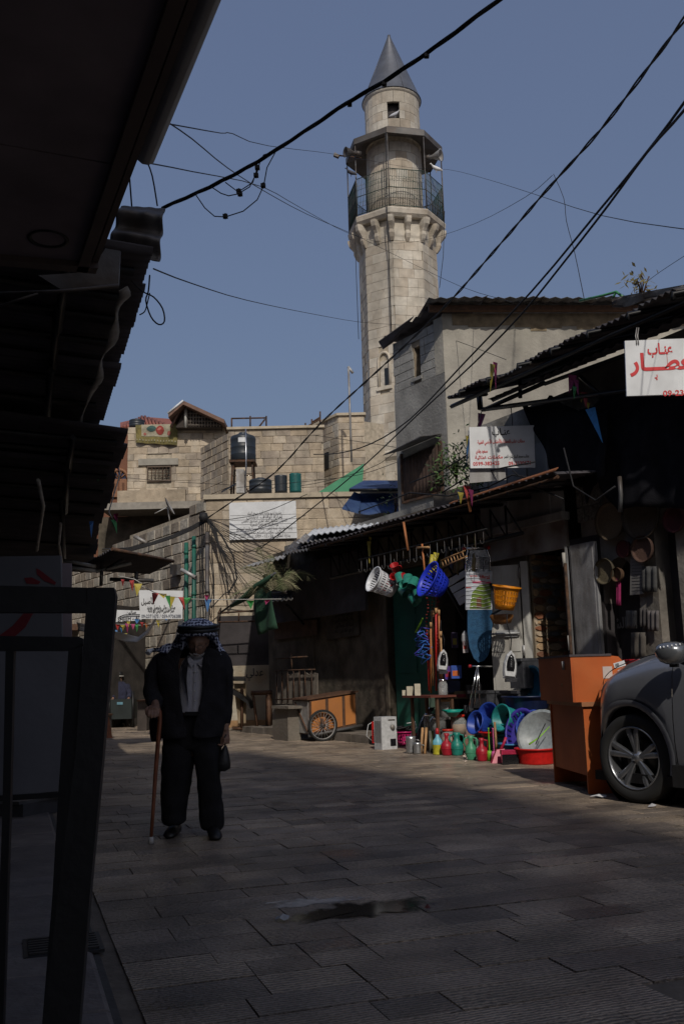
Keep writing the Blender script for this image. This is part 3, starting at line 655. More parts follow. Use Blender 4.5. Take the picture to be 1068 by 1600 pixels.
# rooftop pipes (scaffold rails)
for pts, lb in (([[(362, 670), (362, 653)], [(416, 670), (416, 653)], [(362, 654), (416, 653)], [(391, 670), (391, 650)], [(404, 668), (414, 655)], [(416, 671), (416, 650)]], 'rusty pipe railing posts on the roof behind the large black tank'),
                ([[(477, 670), (477, 661)], [(487, 670), (487, 655)], [(500, 668), (500, 643)], [(477, 668), (500, 655)], [(487, 660), (500, 652)]], 'short rusty pipe frame on the roof edge left of the corner house')):
    t = thing('roof_railing', lb, 'railing', W(*pts[0][0], 32))
    for sg in pts: mm = MB(); mm.tube([W(*sg[0], 32), W(*sg[1], 32)], .03, 5); part('pipe', mm, RUST, t, True)
m = MB(); m.box(W(430, 665, 34).x, W(474, 665, 34).x, 34, 36, W(430, 672, 34).z, W(430, 666, 34).z); solo('roof_slab', m, WHITED, 'low pale slab on the roof behind the pipe railing', 'slab', base=W(430, 672, 34))
# antenna mast
t = thing('antenna_mast', 'thin grey mast with a small bent arm rising left of the minaret', 'mast', W(549, 722, 31))
m = MB(); m.tube([W(549, 722, 31), W(544, 573, 31)], .035, 6); part('pole', m, ZINCL, t, True)
m = MB(); m.tube([W(543.5, 573, 31), W(551, 583, 31)], .05, 5); part('arm', m, ZINCL, t, True)
# green sheet roof
m = MB(); m.slab([W(488, 775, 28.5), W(565, 775, 28.5), W(568, 724, 29.5)], (0, .25, 0)); solo('green_sheet', m, mat('green_sheet_paint', (.05, .20, .10), .6, 0, .1, 2), 'green sloping sheet roof below the corner house', 'sheet roof', base=W(488, 775, 28.5))
# blue awnings
t = thing('blue_awning', 'lower blue cloth awning with a drooping front beside the right building', 'awning', W(580, 800, 22.6))
BLUE = mat('awning_blue', (.022, .05, .16), .7, 0, .2, 4, .2, 30, (.03, .06, .14), .5, 2)
m = MB(); m.slab([W(534, 796, 22), W(560, 803, 22), W(565, 775, 23), W(553, 770, 23)], (0, 0, .03)); part('side_flap', m, BLUE, t, True)
m = MB(); m.grid(lambda u, v: W(563+u*66-6*v, 803-31*v+1.5*math.sin(u*9)*(1-v), 22+1.2*v), 14, 6, 0, True, (0, 0, .02)); part('canopy', m, BLUE, t, True)
t = thing('blue_awning', 'upper narrow blue awning above the lower one beside the right building', 'awning', W(590, 762, 22.9))
m = MB(); m.slab([W(545, 766, 22.4), W(630, 765, 22.4), W(632, 753, 24), W(568, 753, 24)], (0, 0, .04)); part('canopy', m, BLUE, t, True)
m = MB(); m.tube([W(545, 766, 22.4), W(630, 765, 22.4)], .04, 6); part('front_bar', m, BLACKM, t, True)
# dish
t = thing('satellite_dish', 'small grey satellite dish on the old wall below the stone house', 'satellite dish', W(262, 792, 27))
c_ = W(262, 790, 27); m = MB(); m.lathe([(0, .0), (.1, .008), (.2, .035), (.28, .07)], 18, (0, 0, 0), rot=Matrix.Rotation(rad(62), 3, 'Y') @ Matrix.Rotation(0, 3, 'X')); part('dish', m, ZINCL, t)
m = MB(); m.tube([(0, 0, 0), (-.35, -.1, -.2)], .015, 5); m.tube([(0, 0, 0), (.05, .05, -.4)], .02, 5); part('arm', m, ZINCL, t)

# ================================================================== MINARET
MX, MY = 2.62, 38.0
mi = thing('minaret', 'octagonal pale stone minaret with a railed gallery and grey metal cone', 'minaret', (MX, MY, 0))
R0 = rad(-10.5)
def octp(r, z, off=0.0): return [Vector((MX+r*math.sin(R0+i*math.pi/4+off), MY-r*math.cos(R0+i*math.pi/4+off), z)) for i in range(8)]
def yz(y, Y=MY-1.6): return W(616, y, Y).z
ZG = yz(322, MY-2.0)     # gallery floor top
RS = 1.66
zc = yz(372)             # bottom of the corbels
m = MB(); m.loft([octp(RS+.06-.03, 0), octp(RS-.03, 6), octp(RS-.06, ZG-.2)], smooth=False); part('shaft_core', m, MORTAR_P, mi, True)
faces = []
for i in range(8):
    th = R0+(i+.5)*math.pi/4
    if math.cos(th) < -.05: continue
    p = octp(RS-.03, 0)[i]; q = octp(RS-.03, 0)[(i+1) % 8]
    fr = Frame((p.x, p.y), math.degrees(math.atan2((q-p).x, (q-p).y)), 1); faces.append((fr, (q-p).length, th))
wz0, wz1 = yz(600), yz(548)
allb = []
for fr, ln_, th in faces:
    fa = laid(fr, .0, ln_, 7.0, zc+.3, .40, .52, gap=.004, jitter=.3, holes=[])
    if fr.px(600, 570)[0] > .1 and fr.px(600, 570)[0] < ln_-.1 and abs(fr.n.y) > .6:
        aw = fr.px(600, 570)[0]; wf = fr
        fa = laid(fr, .0, ln_, 7.0, zc+.3, .40, .52, gap=.004, jitter=.3, holes=[(aw-.22, aw+.22, wz0, wz1)])
    allb.append((fr, fa))
cap_left = 290
for fr, fa in sorted(allb, key=lambda q: q[0].n.y):
    stone_courses(mi, fr, fa, MINST, .022, min(len(fa), cap_left) if cap_left > 0 else 0, name='stone', visible=lambda b: b[1] > 9, bev=.012, rough=.004); cap_left -= len(fa)
# window niche
m = MB(); m.fbox(wf, aw-.2, aw+.2, wz0, wz1-.3, -.02, -.0); nwin = part('window', m, MATS['old_stone_grey'], mi, True)
m = MB(); m.fbox(wf, aw-.0, aw+.17, wz0+.05, wz0+.75, .0, .012); part('slit', m, MATS['window_dark'], nwin, True)
pts = [wf.P(aw+.26*math.cos(t), wz1-.30+.34*math.sin(t), .03) for t in [math.pi*i/10 for i in range(11)]]
m = MB(); m.tube([wf.P(aw+.26, wz0, .03)]+pts+[wf.P(aw-.26, wz0, .03)], .06, 5); part('arch_surround', m, MINST[0], nwin, True)
m = MB(); m.fbox(wf, aw-.35, aw+.35, wz0-.14, wz0, .0, .09); part('sill', m, MINST[1], nwin, True)
zb = yz(706); m = MB(); m.loft([octp(RS+.0, zb-.3), octp(RS+.10, zb-.16), octp(RS+.13, zb+.02), octp(RS+.0, zb+.12)], smooth=False, cap=False); part('string_course', m, MINST[1], mi, True)
m = MB(); m.loft([octp(RS+.16, 0), octp(RS+.16, 6.7), octp(RS+.0, 7.3)], smooth=False, cap=False); part('base', m, MINST[0], mi, True)
# corbelled gallery
RG = 2.06
m = MB(); m.loft([octp(RS-.05, zc-.1), octp(RS+.03, zc+.15), octp(RS+.05, ZG-.38)], smooth=False, cap=False); part('corbel_band', m, MINST[1], mi, True)
m = MB(); m.loft([octp(RG-.12, ZG-.36), octp(RG, ZG-.24), octp(RG+.03, ZG-.06), octp(RG, ZG)], smooth=False); part('gallery_floor', m, MINST[0], mi, True)
def corbel_mesh():
    m = MB(); 
    prof = [(0.0, -.95, .07), (.10, -.82, .10), (.17, -.66, .125), (.16, -.52, .10), (.24, -.40, .11), (.37, -.26, .14), (.42, -.10, .15), (.42, .0, .15)]
    rings = []
    for (d, z, hw) in prof: rings.append([Vector((-hw, 0.1, z)), Vector((-hw, -d*.7, z)), Vector((-hw*.7, -d, z)), Vector((hw*.7, -d, z)), Vector((hw, -d*.7, z)), Vector((hw, .1, z))])
    m.loft(rings, smooth=False); return m.mesh('corbel', MINST[0])
cm = corbel_mesh()
for i in range(8):
    for k in (.0, .5):
        th = R0+(i+k)*math.pi/4; rr = (RS+.03)*(1 if k == 0 else math.cos(math.pi/8))
        if math.cos(th) < -.25: continue
        o = bpy.data.objects.new('corbel', cm); COL.objects.link(o); o.parent = mi; o.location = (rr*math.sin(th), -rr*math.cos(th), ZG-.36); o.rotation_euler = (0, 0, th); o.scale = (.9, .95, .98)
# inner drum through gallery
RD = 1.17; ZR = yz(207, MY-2.0); ZE = ZR+.0
def drum(r0, r1, z0, z1, n=22, hole=None, nm='stone', ch=.42, capn=130):
    nr = max(1, round((z1-z0)/ch)); h = (z1-z0)/nr
    for r in range(nr):
        k = 15
        for j in range(k):
            t0 = (j+(.5 if r % 2 else 0))*2*math.pi/k; t1 = t0+2*math.pi/k; tm = (t0+t1)/2
            if math.cos(tm) < -.15: continue
            za, zb_ = z0+h*r+.006, z0+h*(r+1)-.006
            if t0 > math.pi: t0 -= 2*math.pi; t1 -= 2*math.pi
            pcs = [(t0, t1)]
            if hole:
                h0, h1 = math.asin((hole[2]-hole[3])/r0), math.asin((hole[2]+hole[3])/r0)
                pcs = [(x, y) for (x, y) in ((t0, min(t1, h0)), (max(t0, h1), t1)) if y-x > .03]
            for (t0, t1) in pcs:
              tm = (t0+t1)/2; rr = r0+random.uniform(0, .012); m = MB(); vs = []
              for t in (t0+.006, tm if t0 < tm < t1 else (t0+t1)/2, t1-.006):
                  for (rad_, z) in ((r0-.12, za), (rr, za), (rr, zb_), (r0-.12, zb_)): vs.append((MX+rad_*math.sin(t), MY-rad_*math.cos(t), z))
              fs = []
              for q in (0, 4): fs += [(q+1, q+5, q+6, q+2), (q, q+4, q+5, q+1), (q+2, q+6, q+7, q+3)]
              fs += [(0, 1, 2, 3), (11, 10, 9, 8)]
              m.add(vs, fs); part(nm, m, random.choice(MINST), mi, True)
def cyl(r, z0, z1, n=32): return MB().lathe([(r, z0), (r, z1)], n, (MX, MY, 0))
part('drum_core', cyl(RD-.03, ZG, ZR+.6), MORTAR_P, mi, True)
drum(RD, RD, ZG, ZR+.1, ch=.44)
ZT = yz(136, MY-1.2); wx = W(614, 175, MY-1.1).x-MX; wz = (W(614, 186, MY-1.1).z, W(614, 160, MY-1.1).z)
part('drum_core', MB().lathe([(RD-.06, ZR+.3), (RD-.06, wz[0])], 32, (MX, MY, 0)), MORTAR_P, mi, True)
part('drum_core', MB().lathe([(RD-.06, wz[1]), (RD-.06, ZT)], 32, (MX, MY, 0)), MORTAR_P, mi, True)
part('inner_darkness', MB().lathe([(RD-.3, wz[0]), (RD-.3, wz[1])], 32, (MX, MY, 0)), DARKWALL, mi, True)  # dark cylinder stands in for the shade inside the drum
drum(RD, RD, ZR+.3, wz[0], ch=.42); drum(RD, RD, wz[0], wz[1], hole=(wz[0], wz[1], wx, .25), ch=.42); drum(RD, RD, wz[1], ZT-.12, ch=.42)
m = MB(); m.lathe([(RD+.0, ZT-.14), (RD+.07, ZT-.08), (RD+.09, ZT), (RD+.0, ZT+.02)], 32, (MX, MY, 0)); part('cornice', m, MINST[1], mi, True)
CONE = mat('cone_metal', (.13, .14, .165), .42, .35, .12, 3, .06, 20, (.11, .115, .13), .5, 1.2)
zt_ = W(604, 55, MY).z
m = MB(); m.lathe([(RD+.12, ZT+.0), (RD+.10, ZT+.03), (.07, zt_-.12), (.07, zt_-.02), (.0, zt_)], 40, (MX, MY, 0)); co = part('cone_roof', m, CONE, mi, True)
m = MB()
for t in (.35, 1.6, -1.1, 2.6, -2.2, -2.9): m.tube([(MX+(RD+.105)*math.sin(t), MY-(RD+.105)*math.cos(t), ZT+.03), (MX+.07*math.sin(t), MY-.07*math.cos(t), zt_-.12)], .010, 4)
part('cone_seam', m, CONE, co, True)
# gallery canopy (octagonal sheet roof) with posts and rail
RC = RG+.02; m = MB()
zr = ZR
m.loft([octp(RC, zr), octp(RC, zr+.26), octp(RD+.35, zr+.62), octp(RD-.05, zr+.66)], smooth=False, cap=False); m.loft([octp(RC-.02, zr+.01), octp(RD-.05, zr+.40)], smooth=False, cap=False)
gc = part('gallery_roof', m, mat('gallery_roof_metal', (.14, .135, .13), .6, .3, .25, 4, .2, 20, (.09, .075, .065), .5, 2), mi, True)
zrail = yz(262, MY-2.0)
for i, p in enumerate(octp(RC-.06, 0)):
    m = MB(); m.tube([(p.x, p.y, ZG), (p.x, p.y, zr+.1)], .028, 5); part('post', m, ZINC, mi, True)
for i in range(8):
    p = octp(RC-.06, 0)[i]; q = octp(RC-.06, 0)[(i+1) % 8]; mid = (p+q)/2
    vis_ = mid.y < MY+.3
    m = MB(); gm = mat('railing_green', (.03, .075, .06), .6, .2, .25, 6, col2=(.10, .10, .09), c2amt=.5, c2scale=3)
    for z in (zrail, ZG+.08, ZG+(zrail-ZG)*.52): m.tube([(p.x, p.y, z), (q.x, q.y, z)], .02, 4)
    n = 21
    for k in range(1, n):
        a = p.lerp(q, k/n); m.tube([(a.x, a.y, ZG+.08), (a.x, a.y, zrail)], .0095, 4)
        if k % 2 and vis_:
            for zz_ in (.3, .75):
                c_ = Vector((a.x, a.y, ZG+(zrail-ZG)*zz_)); e = (q-p).normalized()
                m.tube([c_+e*.085*math.cos(t)+Vector((0, 0, .11*math.sin(t))) for t in [math.pi*2*j/8 for j in range(9)]], .009, 3, cap=False)
    part('railing', m, gm, mi, True)
m = MB(); p, q = octp(RC-.10, 0)[7], octp(RC-.10, 0)[6]; m.slab([(p.x, p.y, ZG+.05), (q.x, q.y, ZG+.05), (q.x, q.y, zrail-.05), (p.x, p.y, zrail-.15)], (-.01, 0, 0)); part('green_netting', m, mat('green_net', (.015, .08, .055), .9, 0, .2), mi, True)
# speakers, flood lamp, pigeons
def horn(px, py, ax, lb, s_=.24):
    c_ = W(px, py, MY-1.3); t = thing('loudspeaker', lb, 'loudspeaker', c_)
    part('horn', MB().lathe([(.07, 0), (.09, .15), (.16, .3), (s_, .48), (s_+.02, .5), (s_-.02, .49), (.1, .3)], 18, (0, 0, 0), rot=Matrix.Rotation(ax, 3, 'Z') @ Matrix.Rotation(rad(95), 3, 'Y')), ZINCL if ax > -1 and ax < 1 else ZINC, t)
    part('driver', MB().lathe([(0, -.2), (.12, -.2), (.12, 0), (0, 0)], 14, (0, 0, 0), rot=Matrix.Rotation(ax, 3, 'Z') @ Matrix.Rotation(rad(95), 3, 'Y')), ZINC, t)
horn(671, 246, -.5, 'grey horn loudspeaker under the right side of the gallery roof'); horn(556, 240, 3.6, 'dark horn loudspeaker under the left side of the gallery roof', .2); 
c_ = W(530, 243, MY-1.2); t = thing('flood_lamp', 'small flood lamp on an arm sticking out left of the gallery', 'lamp', c_)
part('arm', MB().tube([(0, 0, 0), (.9, .2, -.02)], .035, 5), RUST, t); part('head', MB().hexa([(-.25, -.06, 0), (-.05, -.06, -.1), (-.05, .1, -.1), (-.25, .1, 0), (-.2, -.06, .12), (-.0, -.06, .0), (-.0, .1, .0), (-.2, .1, .12)]), ZINC, t)
def pigeon(px, py, Y, col, lb, s_=1.0, face=1):
    c_ = W(px, py, Y); t = thing('pigeon', lb, 'pigeon', c_)
    m = MB(); rings = []
    for (x, z, r) in ((-.17, .06, .012), (-.10, .09, .04), (0, .12, .062), (.07, .16, .05), (.10, .21, .03), (.115, .24, .028), (.13, .255, .02), (.165, .245, .003)):
        rings.append([Vector((face*x*s_, r*math.cos(a)*s_, (z+r*math.sin(a))*s_)) for a in [2*math.pi*i/10 for i in range(10)]])
    m.loft(rings); m.tube([(0, .02, .07*s_), (0, .02, 0)], .006, 4); m.tube([(.01, -.02, .07*s_), (.01, -.02, 0)], .006, 4); part('body', m, mat('pigeon%g' % col[0], col, .7, 0, .2, 30), t)
pigeon(617, 185, MY-1.05, (.45, .46, .5), 'grey and white pigeon sitting in the minaret drum window', 1.5)
pigeon(681, 270, MY-1.6, (.7, .7, .7), 'white pigeon on the right gallery rail of the minaret', 1.6, -1)
pigeon(548, 276, MY-1.3, (.05, .05, .06), 'dark pigeon on the left gallery rail of the minaret', 1.5, -1)
m = MB(); m.tube([W(602, 207, MY-2.12), W(604, 330, MY-2.12), W(607, 400, MY-1.75), W(611, 520, MY-1.75)], .022, 5); solo('conductor_cable', m, CABLE, 'thin cable running down the front of the minaret shaft from its gallery', 'cable', base=W(602, 207, MY-2.1))
m = MB(); m.tube([W(554, 345, MY-1.5), W(556, 420, MY-1.5), W(560, 530, MY-1.6)], .012, 4); solo('hanging_wire', m, CABLE, 'thin wire hanging down along the left side of the minaret shaft', 'wire', base=W(554, 345, MY-1.5)); m = MB(); m.tube([W(694, 330, MY-1), W(692, 400, MY-1), W(686, 450, MY-1)], .012, 4); solo('hanging_wire', m, CABLE, 'thin wire hanging down along the right side of the minaret shaft', 'wire', base=W(694, 330, MY-1))
# ================================================================== RIGHT BUILDING
pc = W(690, 490, 18.5); F1 = Frame((pc.x, 18.5), 86, 1); F1L = Frame((pc.x, 18.5), -34.2, -1); H1 = pc.z
LW = F1L.px(615, 600)[0]
rbld = thing('plastered_building', 'two-storey stained plaster building with a corrugated roof in front of the minaret', 'building', (pc.x, 18.5, 0))
wz_ = F1L.px(650, 590)[1], F1L.px(650, 541)[1]; wa = F1L.px(656, 560)[0], F1L.px(645, 560)[0]
m = MB(); m.fbox(F1, 0, 9.5, 2.5, H1, 0, -.3); part('front_wall', m, PLASTER, rbld, True)
m = MB(); zb_ = F1L.px(650, 600)[1]
m.fbox(F1L, .02, LW, 2.5, zb_, 0, -.3); part('side_wall', m, CEMENT, rbld, True)
m = MB(); m.fbox(F1L, .28, wa[0], zb_, H1-.12, -.03, -.3); m.fbox(F1L, wa[1], LW, zb_, H1-.12, -.03, -.3); m.fbox(F1L, wa[0], wa[1], wz_[1], H1-.12, -.03, -.3); m.fbox(F1L, wa[0], wa[1], zb_, wz_[0], -.03, -.3); part('joint_backing', m, MORTAR, rbld, True)
m = MB(); m.fbox(F1L, .0, .28, zb_, H1-.05, 0.004, -.3); part('corner_pier', m, PLASTER, rbld, True)
blk = laid(F1L, .28, LW, zb_, H1-.12, .2, .42, gap=.014, jitter=.05, holes=[(wa[0], wa[1], wz_[0], wz_[1])])
for (a, z, wd, h) in blk:
    m = MB(); o_ = random.uniform(-.004, .006); m.fbox(F1L, a-wd/2, a+wd/2, z-h/2, z+h/2, o_, -.06); part('cinder_block', m, BLOCKM, rbld, True)
m = MB(); m.fbox(F1L, wa[0], wa[1], wz_[0], wz_[1], -.22, -.24); w_ = part('window', m, DARKWALL, rbld, True)
m = MB(); m.fbox(F1L, wa[0]-.04, wa[1]+.06, wz_[0]-.07, wz_[0], .03, -.2); part('sill', m, CEMENT, w_, True)
# eroded plaster edge under the eaves
m = MB(); 
for i in range(22):
    a = .2+i*.32; m.fbox(F1, a, a+.33, H1-.25-.18*abs(mnoise.noise(Vector((i*.7, 1, 2)))), H1+.0, .012, -.0)
part('brown_stain_band', m, mat('exposed_earth_render', (.20, .155, .10), .95, 0, .35, 6, .6, 16), rbld, True)
# roof: corrugated sheets resting on a beam
rf = thing('corrugated_roof', 'rusty corrugated sheet roof on the plastered building with wavy eaves', 'roof', F1.P(0, H1, 0))
nsh = 7
for i in range(nsh):
    a = -.35+i*1.15; z = H1+.10+.02*random.random()
    m = MB(); corr_quad(m, F1.P(a, z+random.uniform(-.02, .03), .55), F1.P(a+1.18, z+random.uniform(-.02, .03), .55), F1.P(a+1.18, z+.5, -3.5), F1.P(a, z+.5, -3.5), 5, .018, .006); part('sheet', m, ZINC, rf, True)
m = MB(); m.fbox(F1, -.3, 9, H1-.02, H1+.09, .22, .12); part('eaves_beam', m, DKWOOD, rf, True)
m = MB(); corr_quad(m, F1L.P(-.1, H1+.10, .22), F1L.P(LW+.1, H1-.02, .22), F1L.P(LW+.1, H1+.1, -.9), F1L.P(-.1, H1+.22, -.9), 7, .03, .006); part('side_sheet', m, TINBLK, rf, True)
m = MB(); m.slab([F1L.P(LW*.35, H1+.08, .26), F1L.P(LW+.1, H1-.1, .3), F1L.P(LW+.08, H1-.26, .2), F1L.P(LW*.9, H1-.15, .1)], (0, 0, .02)); part('bent_flashing', m, TINBLK, rf, True)
# shutter with hood on the side wall
sht = thing('hooded_shutter', 'rusty brown sheet shutter under a triangular tin hood on the grey side wall', 'shutter', F1L.at(660, 780, 0))
a0, a1 = F1L.px(692, 720)[0], F1L.px(628, 720)[0]; z0, z1 = F1L.px(690, 768)[1], F1L.px(692, 690)[1]
SHB = mat('rusty_brown_sheet', (.085, .05, .035), .8, .1, .3, 5, .3, 18, (.05, .035, .03), .5, 2, streak=True)
m = MB(); corr_quad(m, F1L.P(a0, z0, .03), F1L.P(a1, z0+.0, .03), F1L.P(a1, z1-.1, .03), F1L.P(a0, z1, .03), 12, .012, .01); part('sheet', m, SHB, sht, True)
m = MB(); 
for (p, q) in ((a0, a0+.05), (a1-.05, a1)): m.fbox(F1L, p, q, z0-.03, z1+.02, .06, .02)
m.fbox(F1L, a0, a1, z0-.05, z0, .06, .02); part('frame', m, RUST, sht, True)
m = MB(); m.slab([F1L.P(a0-.0, z1+.16, .01), F1L.P(a1, z1+.10, .01), F1L.P(a1+.03, z1-.05, .48), F1L.P(a0+.05, z1+.06, .5)], (0, 0, .015)); part('hood', m, ZINC, sht, True)

# ================================================================== RIGHT SHOP ROW
def sa(px, py=1000, o=0): return FR.px(px, py, o)[0]
def sz(px, py, o=0): return FR.px(px, py, o)[1]
row = thing('shop_row', 'low dark row of old shops with grey doors behind the plastic goods', 'building', FR.P(3, 0, 0))
aG0, aG1 = sa(684), sa(606)      # green door
aO0, aO1 = sa(768), sa(686)      # deep dark shop
aP0, aP1 = sa(886), sa(829)      # tiled shop opening
aR = -7.5
zc0 = 3.05
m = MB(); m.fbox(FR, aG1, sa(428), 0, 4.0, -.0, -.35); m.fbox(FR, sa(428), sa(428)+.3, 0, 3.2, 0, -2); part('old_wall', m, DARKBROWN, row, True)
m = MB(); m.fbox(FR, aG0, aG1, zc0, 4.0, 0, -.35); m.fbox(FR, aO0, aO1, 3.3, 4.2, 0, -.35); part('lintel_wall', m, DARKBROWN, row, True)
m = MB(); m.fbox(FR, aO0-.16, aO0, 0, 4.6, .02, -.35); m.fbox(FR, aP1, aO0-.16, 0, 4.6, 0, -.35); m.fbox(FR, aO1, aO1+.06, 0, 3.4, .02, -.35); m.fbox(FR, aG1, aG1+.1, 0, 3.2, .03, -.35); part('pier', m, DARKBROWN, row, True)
# interior boxes
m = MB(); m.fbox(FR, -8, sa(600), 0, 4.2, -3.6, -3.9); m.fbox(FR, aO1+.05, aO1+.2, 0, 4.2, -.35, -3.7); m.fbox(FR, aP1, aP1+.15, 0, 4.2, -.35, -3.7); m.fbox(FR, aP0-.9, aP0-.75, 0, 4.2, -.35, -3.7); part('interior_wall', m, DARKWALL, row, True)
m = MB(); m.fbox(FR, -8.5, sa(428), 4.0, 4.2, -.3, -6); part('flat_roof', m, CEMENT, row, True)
# upper facade above the shops
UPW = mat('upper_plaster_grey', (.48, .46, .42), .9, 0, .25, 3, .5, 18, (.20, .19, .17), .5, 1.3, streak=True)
zt1 = 5.0
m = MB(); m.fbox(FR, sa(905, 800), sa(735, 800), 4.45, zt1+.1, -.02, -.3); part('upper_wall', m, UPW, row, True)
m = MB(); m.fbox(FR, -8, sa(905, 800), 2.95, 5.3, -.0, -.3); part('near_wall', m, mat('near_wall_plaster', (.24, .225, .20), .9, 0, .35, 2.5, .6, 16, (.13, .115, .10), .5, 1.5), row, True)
# cement blocks patch
bk = laid(FR, sa(940, 790), sa(902, 790), 3.15, 4.0, .2, .4, gap=.015, jitter=.03)
for (a, z, wd, h) in bk:
    mm = MB(); mm.fbox(FR, a-wd/2, a+wd/2, z-h/2, z+h/2, .03, .0); part('cinder_block', mm, mat('rough_block', (.16, .155, .145), .95, 0, .5, 25, 1.0, 40), row, True)
# grey metal fascia above the tiled opening
FAS = mat('fascia_sheet_grey', (.50, .50, .50), .55, .1, .15, 3, .1, 20, (.20, .19, .18), .4, 2, streak=True)
m = MB(); m.fbox(FR, sa(889, 850), sa(760, 850), 3.35, 4.45, .10, .04); fs_ = part('fascia_panel', m, FAS, row, True)
for i in range(4):
    a = sa(889, 850)+(sa(760, 850)-sa(889, 850))*(i+.5)/4; mm = MB(); mm.fbox(FR, a-.012, a+.012, 3.35, 4.45, .118, .10); part('seam', mm, FAS, fs_, True)
m = MB(); m.fbox(FR, sa(892, 850), sa(755, 850), 3.24, 3.35, .16, .0); part('fascia_ledge', m, FAS, row, True)
m = MB(); m.fbox(FR, sa(889, 850), sa(760, 850), 2.84, 3.24, .07, .0); part('roller_box', m, mat('roller_zinc', (.44, .43, .41), .6, .2, .2, 6, .2, 30, (.16, .12, .10), .5, 3), row, True)
# tiled return wall inside the opening (irregular stones)
TC = [mat('tile_rust', (.26, .105, .055), .7, 0, .2, 10, .3, 30), mat('tile_sand', (.42, .29, .17), .7, 0, .2, 10, .3, 30), mat('tile_slate', (.15, .16, .17), .7, 0, .2, 10, .3, 30), mat('tile_cream', (.46, .37, .27), .7, 0, .2, 10, .3, 30), mat('tile_umber', (.19, .09, .055), .7, 0, .2, 10, .3, 30)]
FT = Frame(FR.P(aP1-.03, 0, -.05).xy, 62, 1)      # faces the camera
aT = 0, FT.px(892, 980)[0]
m = MB(); m.fbox(FT, aT[0], aT[1], 0, 2.86, 0, -.1); tw = part('tiled_wall', m, MORTAR, row, True)
z = 0.02; r = 0
while z < 2.8:
    h = random.choice((.085, .10, .12)); a = aT[0]+(0 if r % 2 else -.1); r += 1
    while a < aT[1]:
        wd = random.uniform(.15, .34); a0_, a1_ = max(a, aT[0]), min(a+wd, aT[1])
        if a1_-a0_ > .05 and z > .3:
            mm = MB(); cx, cz = (a0_+a1_)/2, z+h/2; n = 8; hw, hh = (a1_-a0_)/2-.008, h/2-.006
            pl = []
            for i in range(n):
                th = 2*math.pi*(i+.5)/n; c_, s_ = math.cos(th), math.sin(th); k = 1/max(abs(c_), abs(s_)); k = k*.5+.56
                pl.append((cx+hw*min(1, max(-1, c_*k))*random.uniform(.9, 1), cz+hh*min(1, max(-1, s_*k))*random.uniform(.88, 1)))
            mm.add([FT.P(x, y, 0) for x, y in pl]+[FT.P(cx+(x-cx)*.9, cz+(y-cz)*.88, .022) for x, y in pl], [tuple(range(n, 2*n))]+[(i, (i+1) % n, n+(i+1) % n, n+i) for i in range(n)])
            part('stone_tile', mm, random.choice(TC), row, True)
        a += wd
    z += h
# white open door leaf with bolt
def leaf(fr, a0, a1, z0, z1, m_, par, o0=0, o1=.05, nm='door', ribs=2, bands=(.5,)):
    m = MB(); m.fbox(fr, a0, a1, z0, z1, o0, o1); d = part(nm, m, m_, par, True)
    m = MB(); e = .07
    for i in range(ribs):
        b0 = a0+(a1-a0)*i/ribs; b1 = a0+(a1-a0)*(i+1)/ribs
        for k in range(len(bands)+1):
            c0_ = z0+(z1-z0)*(0 if k == 0 else bands[k-1]); c1_ = z0+(z1-z0)*(1 if k == len(bands) else bands[k])
            mm = MB(); mm.fbox(fr, b0+e*.5, b1-e*.5, c0_+e, c1_-e, o1, o1+.012); part('panel', mm, m_, d, True)
    return d
FD = Frame(FR.P(sa(832, 950), 0, .04).xy, -66, -1)
wd_ = thing('white_door', 'tall dirty white metal door leaf folded open beside the tiled wall', 'door', FR.P(sa(800), 0, .2))
Lw = FD.px(766, 950)[0]
d_ = leaf(FD, .14, Lw, .25, FD.px(790, 884)[1], WHITED, wd_, nm='door_leaf', ribs=2, bands=(.45,))
m = MB(); m.fbox(FD, .0, .11, .2, FD.px(830, 882)[1]+.05, 0, .07); part('frame', m, WHITED, wd_, True)
m = MB(); 
for z in (2.5, 1.35, .5): m.tube([FD.P(.125, z, .06), FD.P(.125, z+.16, .06)], .022, 8)
part('hinge', m, ZINCL, wd_, True)
m = MB(); bz = FD.px(797, 990)[1]; m.fbox(FD, .2, .52, bz-.05, bz+.05, .06, .09); m.tube([FD.P(.16, bz, .11), FD.P(.62, bz, .11)], .018, 6); part('bolt', m, ZINCL, d_, True)
# grey folding doors right of the opening
gd = thing('grey_door', 'grey folding metal door leaf standing open right of the tiled opening', 'door', FR.P(sa(915), 0, .1))
a0, a1 = sa(944, 950), sa(904, 950)
leaf(FR, a0, a1, .1, sz(925, 848), GREYDOOR, gd, .06, .11, 'door_leaf', 1, (.42,))
FG = Frame(FR.P(a1+.02, 0, .1).xy, -50, -1)
g2 = thing('grey_door', 'narrow weathered grey door leaf with peeling white paint and rusty pipe', 'door', FG.P(.15, 0, 0))
a2 = FG.px(889, 950)[0]
for k in range(3):
    m = MB(); m.fbox(FG, .02+(a2-.02)*k/3, .02+(a2-.02)*(k+1)/3-.012, .1, 2.86-.0*k, .0, .05+.015*(k % 2)); part('strip', m, WHITED if k == 2 else GREYDOOR, g2, True)
m = MB()
for z in (2.55, 1.4): m.tube([FG.P(a2*.9, z, .08), FG.P(a2*.9, z+.2, .08)], .025, 8)
part('hinge', m, WHITED, g2, True)
m = MB(); m.tube([FG.P(a2*.45, .1, .09), FG.P(a2*.45, 2.6, .09)], .022, 6); part('pipe', m, RUST, g2, True)
